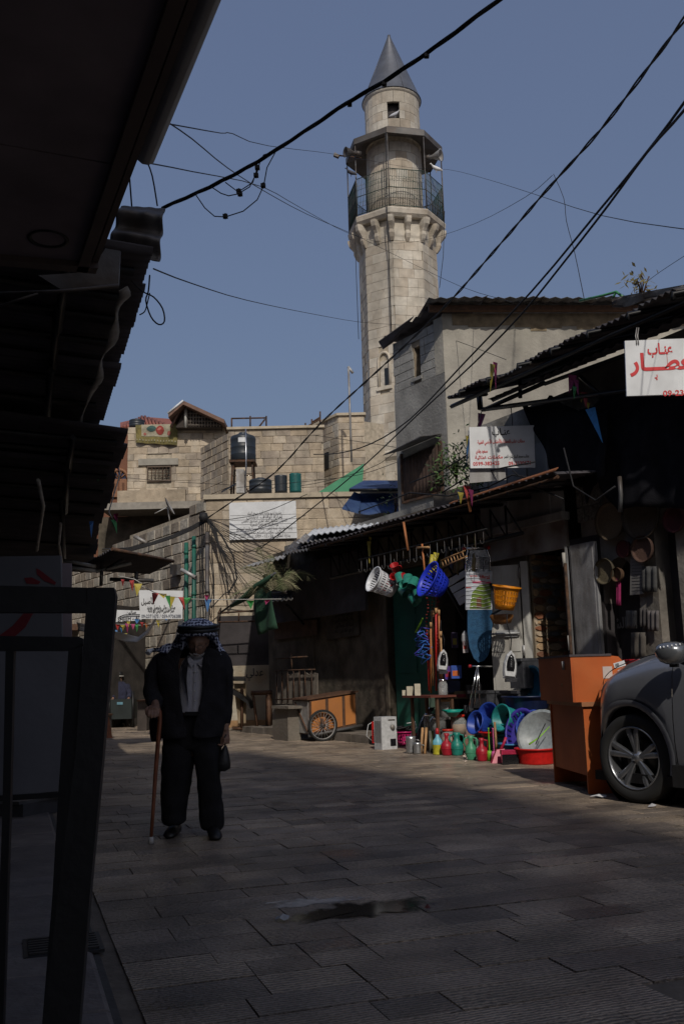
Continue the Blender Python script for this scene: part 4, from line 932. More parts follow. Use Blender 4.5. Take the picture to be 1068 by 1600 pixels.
# near grey wall with an arched doorway and hanging trays
aA0, aA1 = sa(1000, 950), sa(944, 950)
m = MB(); m.fbox(FR, aA1, aP0, 0, 2.95, 0, -.3); part('door_pier', m, DARKWALL, row, True)
FNW = MATS['near_wall_plaster']
zs = sz(970, 940); zt2 = sz(965, 870)
m = MB(); m.fbox(FR, sa(1034), aA0, 0, 2.95, .0, -.3); m.fbox(FR, -8, sa(1068), 0, 2.95, -.0, -.3)
ac = (aA0+aA1)/2; rw_ = (aA1-aA0)/2; n = 10
for i in range(n):
    t0, t1 = math.pi*i/n, math.pi*(i+1)/n; x0, x1 = ac+rw_*math.cos(t0), ac+rw_*math.cos(t1)
    z0_, z1_ = zs+(zt2-zs)*math.sin(t0), zs+(zt2-zs)*math.sin(t1); q = [FR.P(x0, z0_, 0), FR.P(x1, z1_, 0), FR.P(x1, 2.95, 0), FR.P(x0, 2.95, 0)]; m.slab(q, -FR.n*.3)
part('arched_wall', m, FNW, row, True)
m = MB(); m.fbox(FR, aA0, aA1, 0, 2.9, -.25, -.28); m.fbox(FR, sa(1068), sa(1034), 0, 2.95, -.25, -.28); part('dark_doorway', m, DARKWALL, row, True)  # dark sheets take the place of shade within the doorways
def disc(px, py, r, col, lb, nm='wicker_tray', out=.05, tilt=0):
    a, z = FR.px(px, py, out); c_ = FR.P(a, z, out); t = thing(nm, lb, 'tray', c_)
    rot = FR.n.to_track_quat('Z', 'Y').to_matrix()
    pr = [(0, .01)]
    for i in range(1, 9): pr.append((r*i/9, .012+.006*(i % 2)+.0015*i))
    pr += [(r*.96, .05), (r, .055), (r*1.02, .035), (r*.96, 0), (0, 0)]
    col = tuple(c*.5 for c in col); m_ = mat('wicker%g' % (col[0]*10), col, .85, 0, .25, 60, .4, 90)
    part('weave', MB().lathe(pr, 28, rot=rot), m_, t)
    part('rim', MB().lathe([(r*.95, .05), (r*1.03, .07), (r*1.05, .04), (r*.98, .02)], 28, rot=rot), mat('wicker_rim%g' % (col[0]*10), tuple(c*.55 for c in col), .85, 0, .2, 30), t)
disc(955, 815, .25, (.26, .19, .12), 'round wicker tray highest on the left part of the dark wall', tilt=0); disc(1003, 806, .30, (.17, .135, .10), 'wide tan wicker tray hanging right of the highest one'); disc(977, 858, .11, (.16, .03, .035), 'small dark red patterned tray on the grey wall')
disc(1006, 858, .17, (.20, .11, .08), 'pinkish brown tray beside the small red tray'); disc(947, 893, .17, (.22, .18, .11), 'cream woven tray inside the arched doorway'); disc(1055, 812, .16, (.15, .03, .04), 'dark red woven tray at the edge of the photo high on the wall'); disc(967, 898, .09, (.24, .13, .07), 'small orange tray beside the cream woven tray')
m = MB(); q0 = FR.at(985, 868, .04); m.slab([FR.at(984, 930, .04), FR.at(1005, 928, .04), FR.at(1004, 868, .04), FR.at(985, 870, .04)], FR.n*.01); pp = thing('price_list', 'grey sheet of ruled rows hung on the shaded wall', 'paper sheet', q0); part('sheet', m, mat('paper_grey', (.17, .165, .16), .8, 0, .1), pp, True)
for i in range(11): mm = MB(); y = 873+i*5; mm.slab([FR.at(986, y+.6, .052), FR.at(1003, y-.2, .052), FR.at(1003, y-.9, .052), FR.at(986, y, .052)], FR.n*.001); part('ruled_line', mm, BLACKP, pp, True)
for (x, y, w2, h2, c_, lb) in ((985, 968, 18, 28, (.10, .10, .10), 'grey folded cloth hanging beside the doorway'), (1004, 965, 12, 30, (.06, .055, .055), 'dark cloth hanging beside the grey folded cloth'), (1020, 970, 16, 32, (.11, .10, .10), 'brown grey cloth hanging at the far right of the row'), (996, 1008, 22, 40, (.09, .08, .07), 'beige cloth hanging lowest under the grey one'), (1014, 905, 22, 40, (.07, .07, .07), 'faded poster on the wall right of the ruled sheet'), (965, 925, 6, 42, (.28, .02, .10), 'pink cloth hanging in the arched doorway')):
    m = MB(); m.grid(lambda u, v: FR.at(x-w2/2+w2*u, y-h2/2+h2*v, .06)+FR.n*(.015*math.sin(u*14+x)), 10, 4, 0, True, FR.n*.006); solo('hanging_cloth', m, mat('cloth%d' % x, c_, .9, 0, .2, 12), lb, 'cloth', base=FR.at(x, y, .06))
lettering('الشيخ', .2, FR.at(960, 975, -.20), -FR.d, (0, 0, 1), row, mat('faded_white_print', (.16, .16, .16), .7, 0, 0), width=.42, bold=.02)
m = MB(); a_, z_ = FR.px(995, 1030, .5); c_ = FR.P(a_, .0, .5); solo('red_tub', MB().lathe([(0, 0), (.16, 0), (.19, z_-.02), (.21, z_), (.18, z_-.02), (.15, .05)], 24, c_), plastic('dullred', (.30, .012, .02)), 'deep red plastic tub standing behind the car bonnet', 'tub', base=c_)
# green doors
gdr = thing('green_door', 'tall green double metal door in the dark wall behind the hanging jugs', 'door', FR.P((aG0+aG1)/2, 0, -.1))
for k in (0, 1):
    w0 = aG0+.03+(aG1-aG0-.06)*k/2; w1 = w0+(aG1-aG0-.06)/2-.01
    leaf(FR, w0, w1, .05, zc0-.02, GREENP, gdr, -.16, -.11, 'door_leaf', 1, (.35, .7))
# carved plaque, red scrawl, recess lines on the old wall
m = MB(); q = [FR.at(512, 1000, .02), FR.at(562, 992, .02), FR.at(560, 938, .02), FR.at(512, 946, .02)]; m.slab(q, FR.n*.03); pl_ = thing('carved_plaque', 'dark carved inscription plaque on the dark brown old wall', 'plaque', q[0]); part('slab', m, mat('plaque_dark', (.07, .06, .05), .9, 0, .3, 5, .4, 20), pl_, True)
for i in range(5): lettering(('بسم الله الرحمن الرحيم', 'أمر بإنشاء هذا السبيل', 'وقف المسجد الكبير', 'سنة ألف ومائتين', 'رحم الله من بناه')[i], .12, FR.at(537, 951+i*8.5, .056), -FR.d, (0, 0, 1), pl_, mat('carved_relief', (.045, .038, .032), .9, 0, 0), width=.75, bold=.01)
# kerb along the shop row
kb = thing('shop_kerb', 'low worn stone kerb along the foot of the old wall beside the cart', 'kerb', FR.P(6, 0, .7))
for i in range(9):
    m = MB(); a = 5.0+i*.62; m.fbox(FR, a, a+.6, -.01, .13+random.uniform(-.01, .01), .05, .95); part('stone', m, mat('kerb_stone', (.20, .175, .15), .85, 0, .25, 5, .5, 22, (.13, .11, .09), .5, 2), kb, True)
# stub wall, broken fence
cb = thing('concrete_block', 'worn concrete block at the foot of the brown wall left of the cart', 'concrete block', Z(442, 1156))
def gbox(mb, pa, pb, depth, h, dirv=None):   # front bottom edge from ground point pa to pb, going back by depth
    pa, pb = Vector(pa), Vector(pb); d = (pb-pa).normalized(); nrm = Vector((-d.y, d.x, 0))
    if nrm.y < 0: nrm = -nrm
    k = nrm*depth; u = Vector((0, 0, h)); return mb.hexa([pa, pb, pb+k, pa+k, pa+u, pb+u, pb+k+u, pa+k+u])
CB = mat('weathered_concrete', (.20, .18, .15), .9, 0, .25, 4, .6, 20, (.13, .11, .09), .5, 2)
m = MB(); gbox(m, Z(426, 1155), Z(450, 1158), .25, .60); part('body', m, CB, cb, True); m = MB(); gbox(m, Z(425, 1156)+Vector((0, 0, .58)), Z(451, 1159)+Vector((0, 0, .58)), .28, .05); part('cap', m, CB, cb, True)

fc = thing('broken_fence', 'broken rusty bar fence with weathered boards under the dark canopy', 'fence', FR.P(sa(455), 0, .5))
fo = .45
for px in (432, 441, 450, 459, 468, 477, 487): m = MB(); m.tube([FR.at(px, 1098, fo), FR.at(px+random.uniform(-1, 1), 1046, fo)], .013, 4); part('bar', m, RUST, fc, True)
for y in (1047, 1092): m = MB(); m.tube([FR.at(429, y+1, fo), FR.at(492, y-1, fo)], .015, 4); part('rail', m, RUST, fc, True)
for i, px in enumerate(range(430, 492, 6)):
    m = MB(); m.slab([FR.at(px, 1100, fo-.08), FR.at(px+5.3, 1099.5, fo-.08), FR.at(px+5.3, 1052+random.uniform(-2, 4), fo-.08), FR.at(px, 1052+random.uniform(-2, 4), fo-.08)], -FR.n*.02); part('board', m, mat('weathered_board', (.14, .12, .10), .9, 0, .3, 8, .4, 30, rnd=.3), fc, True)
m = MB(); m.fbox(FR, sa(492, 1040), sa(428, 1040), 1.15, 2.1, .02, .0); part('shaded_panel', m, DARKBROWN, row, True)
for sg in (((430, 1029), (480, 1026)), ((455, 1020), (456, 1048))): m = MB(); m.tube([FR.at(*sg[0], .4), FR.at(*sg[1], .4)], .018, 4); part('bar', m, RUST, fc, True)

# ---- lean-to awning of the far stalls (black sheets on a rusty frame)
a2w = thing('long_awning', 'long sagging blackened sheet awning over the plastic goods stall', 'awning', FR.P(3, 3.5, 1.5))
OE = 1.08; ZE_ = FR.px(868, 741, OE)[1]
aw0, aw1 = FR.px(868, 741, OE)[0], FR.px(470, 852, OE)[0]
n = 6
for i in range(n):
    b0 = aw0+(aw1-aw0)*i/n; b1 = aw0+(aw1-aw0)*(i+1)/n+.08; dz = random.uniform(-.02, .025)
    m = MB(); corr_quad(m, FR.P(b0, ZE_+dz, OE+random.uniform(-.03, .05)), FR.P(b1, ZE_+dz+random.uniform(-.02, .02), OE), FR.P(b1, ZE_+.16, -.1), FR.P(b0, ZE_+.16, -.1), 9, .02, .005); part('sheet', m, TINBLK, a2w, True)
m = MB(); m.tube([FR.P(aw0, ZE_-.03, OE-.03), FR.P((aw0+aw1)/2, ZE_-.05, OE-.03), FR.P(aw1, ZE_-.04, OE-.03)], .028, 4); part('edge_beam', m, RUST, a2w, True)
m = MB(); m.slab([FR.P(aw0-.05, ZE_+.03, OE+.06), FR.P(aw0+2.3, ZE_+.0, OE+.06), FR.P(aw0+2.3, ZE_+.03, OE), FR.P(aw0-.05, ZE_+.07, OE)], (0, 0, .015)); part('rusty_edging', m, mat('rust_orange', (.23, .09, .04), .8, .1, .3, 12), a2w, True)
for i in range(11):
    a = aw0+(aw1-aw0)*(i+.5)/11; m = MB(); m.tube([FR.P(a, ZE_-.07, OE), FR.P(a, ZE_+.08, 0)], .025, 4); part('rafter', m, BLACKM, a2w, True)
m = MB(); m.tube([FR.P(aw0+1.3, ZE_-.55, .6), FR.P(aw1-.3, ZE_-.6, .6)], .03, 4)
for i in range(16):
    a = aw0+1.3+(aw1-aw0-1.6)*i/16; b = a+(aw1-aw0-1.6)/16; m.tube([FR.P(a, ZE_-.57, .6), FR.P(b, ZE_-.1, .6)], .016, 4); m.tube([FR.P(b, ZE_-.57, .6), FR.P(b, ZE_-.1, .6)], .016, 4)
part('truss', m, BLACKM, a2w, True)
# sheets at the far end
def sheet(pts, waves, amp, mt, lb, th=.012, nm='roof_sheet'):
    m = MB(); corr_quad(m, *pts, waves, amp, th); return solo(nm, m, mt, lb, 'sheet', base=pts[0])
FZ = lambda x, y, o: FR.at(x, y, o-.3)
sheet((FZ(480, 838, 1.2), FZ(622, 818, 1.0), FZ(622, 812, -.6), FZ(492, 827, -.6)), 14, .02, mat('white_sheet', (.6, .62, .64), .5, .1, .1, 3), 'pale white corrugated sheet lying on top of the dark awning')
sheet((FZ(463, 850, 1.3), FZ(530, 842, 1.2), FZ(535, 828, -.4), FZ(478, 835, -.4)), 9, .022, ZINCL, 'grey corrugated sheet overlapping below the pale white one')
sheet((FZ(442, 868, 1.5), FZ(482, 860, 1.5), FZ(505, 832, -.2), FZ(462, 845, -.2)), 8, .025, ZINC, 'blackened corrugated sheet at the left corner of the long awning')
sheet((FZ(378, 889, 1.9), FZ(446, 872, 1.7), FZ(450, 866, .3), FZ(400, 880, .3)), 9, .02, ZINCL, 'bent zinc sheet sticking out far left of the long awning')
sheet((FZ(410, 942, 1.6), FZ(458, 937, 1.4), FZ(455, 930, .2), FZ(418, 934, .2)), 7, .018, ZINCL, 'short zinc ledge sheet below the bent one')
m = MB(); FZQ = [FZ(425, 930, 1.3), FZ(447, 928, 1.3), FZ(447, 878, 1.3), FZ(424, 880, 1.3)]
mm = MB(); corr_quad(mm, FZQ[0], FZQ[3], FZQ[2], FZQ[1], 9, .015, .01); solo('side_sheet', mm, ZINC, 'upright ribbed zinc sheet closing the end of the awning', 'sheet', base=FZQ[0])
m = MB(); m.fbox(FR, sa(592, 950), sa(430, 950), 2.35, 3.5, .3, .24); solo('dark_boarding', m, TINBLK, 'black boarding below the awning above the cart', 'boarding', base=FR.P(6, 2.3, .3))
m = MB(); m.tube([FZ(448, 945, 1.2), FZ(474, 975, .5)], .035, 4); solo('awning_strut', m, BLACKM, 'dark diagonal strut below the end of the awning', 'strut', base=FZ(448, 945, 1.2))
m = MB(); m.slab([FZ(430, 1000, .36), FZ(496, 992, .36), FZ(496, 968, .36), FZ(430, 972, .36)], FR.n*.02); solo('brown_board', m, mat('dull_brown_board', (.09, .055, .04), .9, 0, .3, 5), 'dull brown board above the broken fence', 'board', base=FZ(430, 990, .36))
# palm fronds and folded green parasol at the far end
pf = thing('palm_fronds', 'dry palm fronds sprouting beside the end of the dark awning', 'plant', FZ(425, 940, 1.8))
LEAF = mat('palm_leaf', (.10, .13, .055), .7, 0, .3, 8, col2=(.22, .20, .12), c2amt=.5, c2scale=6)
for k in range(19):
    b = FZ(424, 905, 1.75)+Vector((random.uniform(-.2, .25), 0, random.uniform(-.3, .2))); ang = random.uniform(.2, 2.9); L_ = random.uniform(.5, 1.0); m = MB()
    pts = [b+Vector((math.cos(ang)*L_*t, -.15*t, math.sin(ang)*L_*t-.45*t*t)) for t in [i/7 for i in range(8)]]; m.tube(pts, .010, 4, r2=.003)
    for i in range(1, 8):
        for sg in (-1, 1):
            for q_ in (0, .33, .66):
                p = pts[i-1].lerp(pts[i], q_); t = (pts[i]-pts[i-1]).normalized(); s_ = Vector((-t.z, .3*sg, t.x))*sg
                e = p+(t*.7+s_*.6).normalized()*L_*.32*(1.1-i/10)-Vector((0, 0, .05)); w2 = Vector((0, .0, .006)); m.add([p-w2, p+w2, e], [(0, 1, 2)])
    part('frond', m, LEAF, pf, True)
gp_ = thing('folded_parasol', 'folded dark green parasol leaning under the palm fronds', 'parasol', FZ(370, 948, 2.2))
GRC = mat('green_canvas', (.02, .06, .035), .85, 0, .25, 6, .2, 40)
m = MB(); m.tube([FZ(362, 947, 2.2), FZ(380, 936, 2.1), FZ(402, 916, 2.0), FZ(425, 899, 1.9)], [.05, .09, .10, .05], 8, flat=.6); part('canvas', m, GRC, gp_, True); m = MB(); m.tube([FZ(345, 957, 2.2), FZ(430, 895, 1.9)], .02, 6); part('pole', m, ZINC, gp_, True)
m = MB(); m.grid(lambda u, v: FZ(398+28*u+6*v, 920+72*v-10*u, 1.7)+FR.n*.05*math.sin(u*7+v*3), 8, 10, 0, True, FR.n*.006); solo('green_tarp', m, GRC, 'dark green tarpaulin flap hanging beside the parasol', 'tarpaulin', base=FZ(410, 950, 1.7))
# green pipes & downpipes on the old wall corner
for x0, x1, y0, y1, lb, mm_ in ((291, 291, 848, 985, 'green vertical drainpipe left of its twin on the corner of the old wall', GREENP), (303, 303, 838, 985, 'green vertical drainpipe nearest the corner of the stone building', GREENP), (322, 324, 832, 985, 'grey plastic conduit running up the corner of the stone building', ZINC)):
    m = MB(); p = FSL.at(x0, y0, .25); q = FSL.at(x1, 960, .25); q = Vector((q.x, q.y, .1)); p = Vector((q.x, q.y, p.z)); m.tube([p, q], .052, 8)
    t = thing('drainpipe', lb, 'pipe', q); part('pipe', m, mm_, t, True)
    for k in range(3): z = p.z-.3-k*1.2; m = MB(); m.tube([(p.x, p.y, z), (p.x, p.y, z+.08)], .065, 8); part('collar', m, mm_, t, True)
# second small tables / bench left of the concrete block
bt_ = thing('work_bench', 'dark bench with a tray in front of the whitewashed wall', 'bench', Z(405, 1138))
for sg, r_ in (([(392, 1083), (425, 1082)], .05), ([(420, 1084), (420, 1137)], .07), ([(395, 1084), (402, 1137)], .03), ([(364, 1138), (402, 1140)], .03), ([(378, 1075), (378, 1138)], .035)):
    m = MB(); m.tube([W(*sg[0], 21.5), W(*sg[1], 21.5)], r_, 4); part('leg', m, DKWOOD, bt_, True)
m = MB(); m.slab([W(360, 1083, 21.3), W(384, 1098, 21.3), W(391, 1108, 21.3), W(388, 1096, 21.3), W(378, 1085, 21.3), W(362, 1076, 21.3)], (0, .9, 0)); part('hood_board', m, BLACKM, bt_, True)
m = MB(); m.slab([W(365, 1068, 21.6), W(384, 1068, 21.6), W(384, 1130, 21.6), W(372, 1130, 21.6)], (0, .05, 0)); part('leaning_board', m, mat('tan_board', (.25, .19, .12), .8, 0, .2), bt_, True)
m = MB(); m.slab([W(364, 1064, 21.4), W(384, 1064, 21.4), W(384, 1061, 22.4), W(364, 1061, 22.4)], (0, 0, .06)); part('tray', m, BLACKM, bt_, True)
rk = MB(); rk.lathe([(0, 0), (.2, .0), (.3, .12), (.22, .3), (.08, .42), (0, .45)], 9, Z(404, 1120)+Vector((0, 0, .28)), smooth=False, sx=1.2); solo('stone_lump', rk, STONE[1], 'rough pale stone lump resting behind the dark bench', 'stone', base=Z(404, 1120))

# ---- near awning over the black cloth (right)
a1w = thing('near_awning', 'high corrugated tin awning with ragged edge above the hanging black cloth', 'awning', FR.P(-1, 5.0, 1.5))
NA = 1.1; b0, zN = FR.px(700, 621, NA); b1 = FR.px(1075, 452, NA)[0]-3.5
n = 9; step_ = (b0-b1)/n
for i in range(n):
    s0 = b1+step_*i; m = MB(); dz = random.uniform(-.03, .03)
    corr_quad(m, FR.P(s0, zN+dz, NA+random.uniform(-.05, .05)), FR.P(s0+step_+.1, zN+dz, NA+random.uniform(-.05, .05)), FR.P(s0+step_-.7, zN+.3, -.3), FR.P(s0-.8, zN+.3, -.3), 10, .02, .006, jag=.10); part('sheet', m, ZINC if i % 3 == 1 else TINBLK, a1w, True)
for i in range(12):
    s0 = b1+(b0-b1)*(i+.4)/12; m = MB(); m.tube([FR.P(s0, zN-.12, NA+.1), FR.P(s0, zN-.04, NA+.1), FR.P(s0-.7, zN+.25, -.2)], .028, 4); part('rafter', m, BLACKM, a1w, True)
m = MB(); m.tube([FR.P(b0+.05, zN-.12, NA-.08), FR.P(b1, zN-.12, NA-.08)], .035, 4); m.tube([FR.P(b0-.3, zN-.05, .5), FR.P(b1, zN+.05, .5)], .035, 4); part('purlin', m, BLACKM, a1w, True)
barO = .6
p1, p2 = FR.at(752, 640, barO), FR.at(978, 600, barO)
sA_, zA_ = FR.px(752, 640, barO); sB_, zB_ = FR.px(978, 600, barO)
m = MB(); m.tube([FR.P(sA_, zA_, barO), FR.P(sB_-2.5, zB_+(zB_-zA_)*1.2, barO)], .035, 4); part('lower_bar', m, BLACKM, a1w, True)
for (x0, y0, x1, y1, r_) in ((750, 640, 748, 618, .045), (756, 640, 850, 598, .035), (812, 622, 812, 592, .03), (905, 588, 940, 620, .03), (700, 621, 760, 616, .03), (850, 600, 975, 555, .03)):
    m = MB(); m.tube([FR.at(x0, y0, barO), FR.at(x1, y1, barO)], r_, 4); part('brace', m, BLACKM, a1w, True)
m = MB(); corr_quad(m, FR.P(sA_-.3, zA_+.05, barO+.1), FR.P(sB_-3, zB_+.5, barO+.1), FR.P(sB_-3, zB_+.6, .2), FR.P(sA_-.5, zA_+.25, .2), 30, .02, .006); part('underside_sheet', m, TINBLK, a1w, True)
# black cloths
def pl(xs, x):
    for (x0, y0), (x1, y1) in zip(xs, xs[1:]):
        if x <= x1: return y0+(y1-y0)*max(0, (x-x0))/(x1-x0)
    return xs[-1][1]
def drape(name, lb, top, bot, out, nu, nv, fold, mt):
    x0, x1 = top[0][0], top[-1][0]
    def P(u, v):
        x = x0+(x1-x0)*u; y0 = pl(top, x); y1 = pl(bot, x); y = y0+(y1-y0)*v
        f_ = fold*(math.sin(u*13+v*2.2)*.6+math.sin(u*29-v*1.5)*.3+mnoise.noise(Vector((u*5, v*3, out)))*.9)*(.25+v)
        return FR.at(x, y, out)+FR.n*f_
    m = MB(); m.grid(P, nu, nv, 0, True, FR.n*.008); return solo(name, m, mt, lb, 'cloth', base=FR.at(x0, pl(top, x0), out))
drape('black_cloth', 'ragged black cloth hanging from the awning bar left of the blue sheet', [(818, 628), (828, 637), (848, 632), (858, 616), (876, 630), (900, 640), (925, 652), (950, 640)], [(818, 634), (840, 685), (860, 730), (880, 752), (905, 762), (915, 790), (925, 760), (950, 745)], .34, 44, 18, .07, CLOTHB)
drape('black_cloth', 'large black cloth hanging down to a point behind the white shop sign', [(922, 640), (940, 622), (960, 610), (1000, 604), (1090, 590)], [(922, 700), (935, 748), (945, 775), (962, 800), (975, 796), (1000, 792), (1090, 796)], .27, 50, 18, .08, CLOTHB)
m = MB(); m.slab([FR.at(914, 640, .5), FR.at(929, 636, .5), FR.at(941, 692, .5)], FR.n*.006); solo('blue_sheet', m, plastic('sheetblue', (.05, .26, .60), .6), 'bright blue plastic triangle hanging between the black cloths', 'sheet', base=FR.at(910, 640, 1.45))
drape('dark_backing_cloth', 'grey black cloth strip hanging under the cloths beside the wicker trays', [(905, 640), (1080, 600)], [(905, 650), (930, 700), (1080, 690)], .16, 16, 6, .04, CLOTHB)
for (x0, y0, x1, y1) in ((967, 745, 968, 800), ): m = MB(); m.tube([FR.at(x0, y0, .4), FR.at(x0+2, (y0+y1)/2, .42), FR.at(x1, y1, .4)], .03, 6); solo('grey_strap', m, ZINC, 'grey strap hanging from the lower corner of the large black cloth', 'strap', base=FR.at(x0, y0, 1.2))

# ---- signs
FSG = Frame(W(1010, 570, 9.6).xy, 90, 1)
sg = thing('shop_sign', 'white hanging shop sign with large red writing at the right edge', 'sign', FSG.at(1030, 575))
TL, TR, BR, BL_ = [FSG.at(x, y) for x, y in ((974, 534), (1150, 527), (1152, 614), (977, 620))]
m = MB(); m.slab([BL_, BR, TR, TL], FSG.n*.03); part('panel', m, WHITEP, sg, True)
rt_ = (TR-TL).normalized(); upv = (TL-BL_).normalized(); 
RB_ = [FSG.at(x, y, .032) for x, y in ((1030, 546), (1053, 565), (1024, 587), (1068, 614.5))]
lettering('عنـاب', .16, RB_[0], rt_, upv, sg, REDP, width=.26, bold=.03)
lettering('العطـــار', .25, FSG.at(1040, 566, .032), rt_, upv, sg, REDP, width=.76, bold=.035)
lettering('يـ', .09, RB_[2], rt_, upv, sg, REDP, width=.03, bold=.03)
lettering('09-2330671', .085, FSG.at(1068, 614, .032), rt_, upv, sg, REDP, width=.44, bold=.02)
m = MB()
for dx in (0, 3): m.tube([FSG.at(994+dx, 512, .0), FSG.at(992+dx, 525, .02), FSG.at(994+dx, 538, .04)], .006, 4)
part('wire_tie', m, ZINCL, sg, True)
FS2 = Frame(FR.at(780, 700, .8).xy, 89, 1)
s2 = thing('shop_sign', 'white sign with phone numbers half in shadow hanging below the awning bar', 'sign', FS2.at(783, 700))
m = MB(); m.slab([FS2.at(734, 732), FS2.at(835, 731), FS2.at(833, 665), FS2.at(732, 668)], FS2.n*.02); part('panel', m, WHITEP, s2, True)
r2 = (FS2.at(833, 665)-FS2.at(732, 668)).normalized(); u2 = Vector((0, 0, 1))
for t, x, y, w2, s_, c_ in (('عنـاب', 782, 675, .26, .14, BLACKP), ('محلات عناب للعطارة والأعشاب الأرضي الطبية', 782, 690, .68, .07, REDP), ('مسعود وفادي', 752, 705, .17, .07, REDP), ('مكملات غذائية', 763, 714.5, .40, .065, REDP), ('0599-382425', 759, 724.5, .38, .075, REDP), ('09-2330671', 811, 724, .32, .075, REDP), ('بجانب مسجد البيك شارع النصر', 806, 713, .36, .06, BLACKP)):
    lettering(t, s_, FS2.at(x, y, .022), r2, u2, s2, c_, width=w2, bold=.02)
m = MB(); m.tube([FS2.at(800, 665, .01), FS2.at(799, 650, .01), FR.at(797, 632, barO)], .007, 4); part('chain', m, ZINC, s2, True); m = MB(); m.tube([FS2.at(745, 667, .01), FR.at(752, 642, barO)], .007, 4); part('chain', m, ZINC, s2, True)
m = MB(); m.slab([FS2.at(733, 755, -.05), FS2.at(790, 750, -.05), FS2.at(788, 733, -.05), FS2.at(733, 733, -.05)], FS2.n*.01); solo('grey_board', m, FAS, 'plain grey board just below the half shaded sign', 'board', base=FS2.at(733, 755))
# plants on top of the awning, pipes, odds
def bush(nm, lb, c_, r, n, col, rz_=1.0, leaf_=.05):
    t = thing(nm, lb, 'plant', c_); m = MB()
    for _ in range(n):
        d = Vector((random.gauss(0, .45), random.gauss(0, .45), random.gauss(0, .5)*rz_)); p = Vector(c_)+d*r; a = Vector((random.uniform(-1, 1), random.uniform(-1, 1), random.uniform(-1, 1))).normalized(); b = a.orthogonal().normalized()
        s_ = leaf_*random.uniform(.6, 1.3); m.add([p, p+a*s_+b*s_*.35, p+a*s_*1.9, p+a*s_-b*s_*.35], [(0, 1, 2, 3)])
    part('foliage', m, mat(nm+'_leaf%g' % col[1], col, .7, 0, .35, 8), t, True)
    m = MB()
    for _ in range(7):
        q = Vector(c_)+Vector((random.uniform(-.5, .5), random.uniform(-.3, .3), random.uniform(-.2, .6)))*r; m.tube([Vector(c_)-Vector((0, 0, r*.8)), (Vector(c_)+q)/2+Vector((.03, 0, 0)), q], .008, 4)
    part('stem', m, DKWOOD, t, True)
bush('wild_shrub', 'leafy green shrub growing on the awning beside the half shaded sign', FR.at(712, 728, .7), .33, 420, (.07, .13, .035), 1.2)
bush('wild_shrub', 'small green sprig at the foot of the half shaded sign', FR.at(745, 746, .9), .16, 90, (.08, .15, .04))
bush('wild_shrub', 'dark thin shrub hanging left of the leafy one on the side wall', FR.at(682, 745, .6), .18, 100, (.035, .05, .02), 1.5)
bush('wild_shrub', 'dark little plant in front of the lower blue awning', W(616, 785, 21), .35, 110, (.02, .035, .015), 1.4)
bush('roof_plant', 'reddish green weed sprouting above the near awning against the sky', FR.at(1000, 445, .4), .22, 60, (.13, .11, .04), .8, .06)
m = MB(); m.tube([FR.at(905, 470, .4), FR.at(940, 462, .4), FR.at(962, 456, .4), FR.at(975, 466, .4)], .018, 6); m.tube([FR.at(962, 456, .4), FR.at(955, 468, .4)], .015, 6); solo('green_pipe', m, plastic('pipegreen', (.05, .22, .08)), 'bent green pipe above the near awning against the sky', 'pipe', base=FR.at(905, 470, .4))
m = MB(); m.grid(lambda u, v: FR.at(955+120*u, 468-22*u+12*v*(1+.3*math.sin(u*9)), .9), 16, 3, 0, True, (0, 0, .02)); solo('roof_tarp', m, ZINC, 'crumpled grey tarpaulin lying on the near awning', 'tarpaulin', base=FR.at(955, 470, .9))
t = thing('loose_cables', 'tangle of loose cables draped along the top of the long awning', 'cable', FR.at(760, 740, 1.2))
for pts in ([(560, 800), (640, 770), (700, 775), (760, 762), (800, 742), (862, 752)], [(800, 735), (830, 760), (862, 772), (880, 780)], [(690, 770), (735, 742), (790, 730), (835, 722)], [(880, 700), (895, 760), (930, 782), (960, 760)], [(640, 755), (690, 735), (728, 712)]):
    m = MB(); m.tube([FR.at(x, y, .9) for x, y in pts], .012, 5); part('cable', m, CABLE, t, True)
for (x0, y0, x1, y1, lb) in ((630, 816, 637, 860, 'orange stick hanging left from the edge of the long awning'), (728, 762, 734, 800, 'orange stick hanging below the rusty awning edge')):
    m = MB(); m.tube([FR.at(x0, y0, 1.1), FR.at(x1, y1, 1.1)], .022, 5); solo('wooden_stick', m, mat('orange_stick', (.34, .13, .05), .7, 0, .2), lb, 'stick', base=FR.at(x0, y0, 1.55))
# ================================================================== STALL GOODS
hk = thing('hook_rail', 'long black rail with wire hooks hanging under the long awning', 'hook rail', FR.at(650, 850, .95))
ra, rz0 = FR.px(560, 884, .95); rb_, rz1 = FR.px(760, 815, .95)
m = MB(); m.tube([FR.P(ra, (rz0+rz1)/2, .95), FR.P(rb_, (rz0+rz1)/2, .95)], .014, 6); part('rail', m, BLACKM, hk, True)
zr_ = (rz0+rz1)/2
for i in range(19):
    a = ra+(rb_-ra)*(i+.5)/19; m = MB(); p = FR.P(a, zr_, .95); L_ = random.uniform(.16, .26)
    m.tube([p, p-Vector((0, 0, L_)), p-Vector((.02, 0, L_+.03)), p-Vector((.045, 0, L_+.01)), p-Vector((.05, 0, L_-.03))], .005, 4); part('hook', m, ZINC, hk, True)
def sk_pt(px, py, o=1.3): return FR.at(px, py, o-.33)
mpx = lambda o=1.3: 1
def ppm(P): return FPX/((P-EYE).dot(_F))     # pixels per metre at P
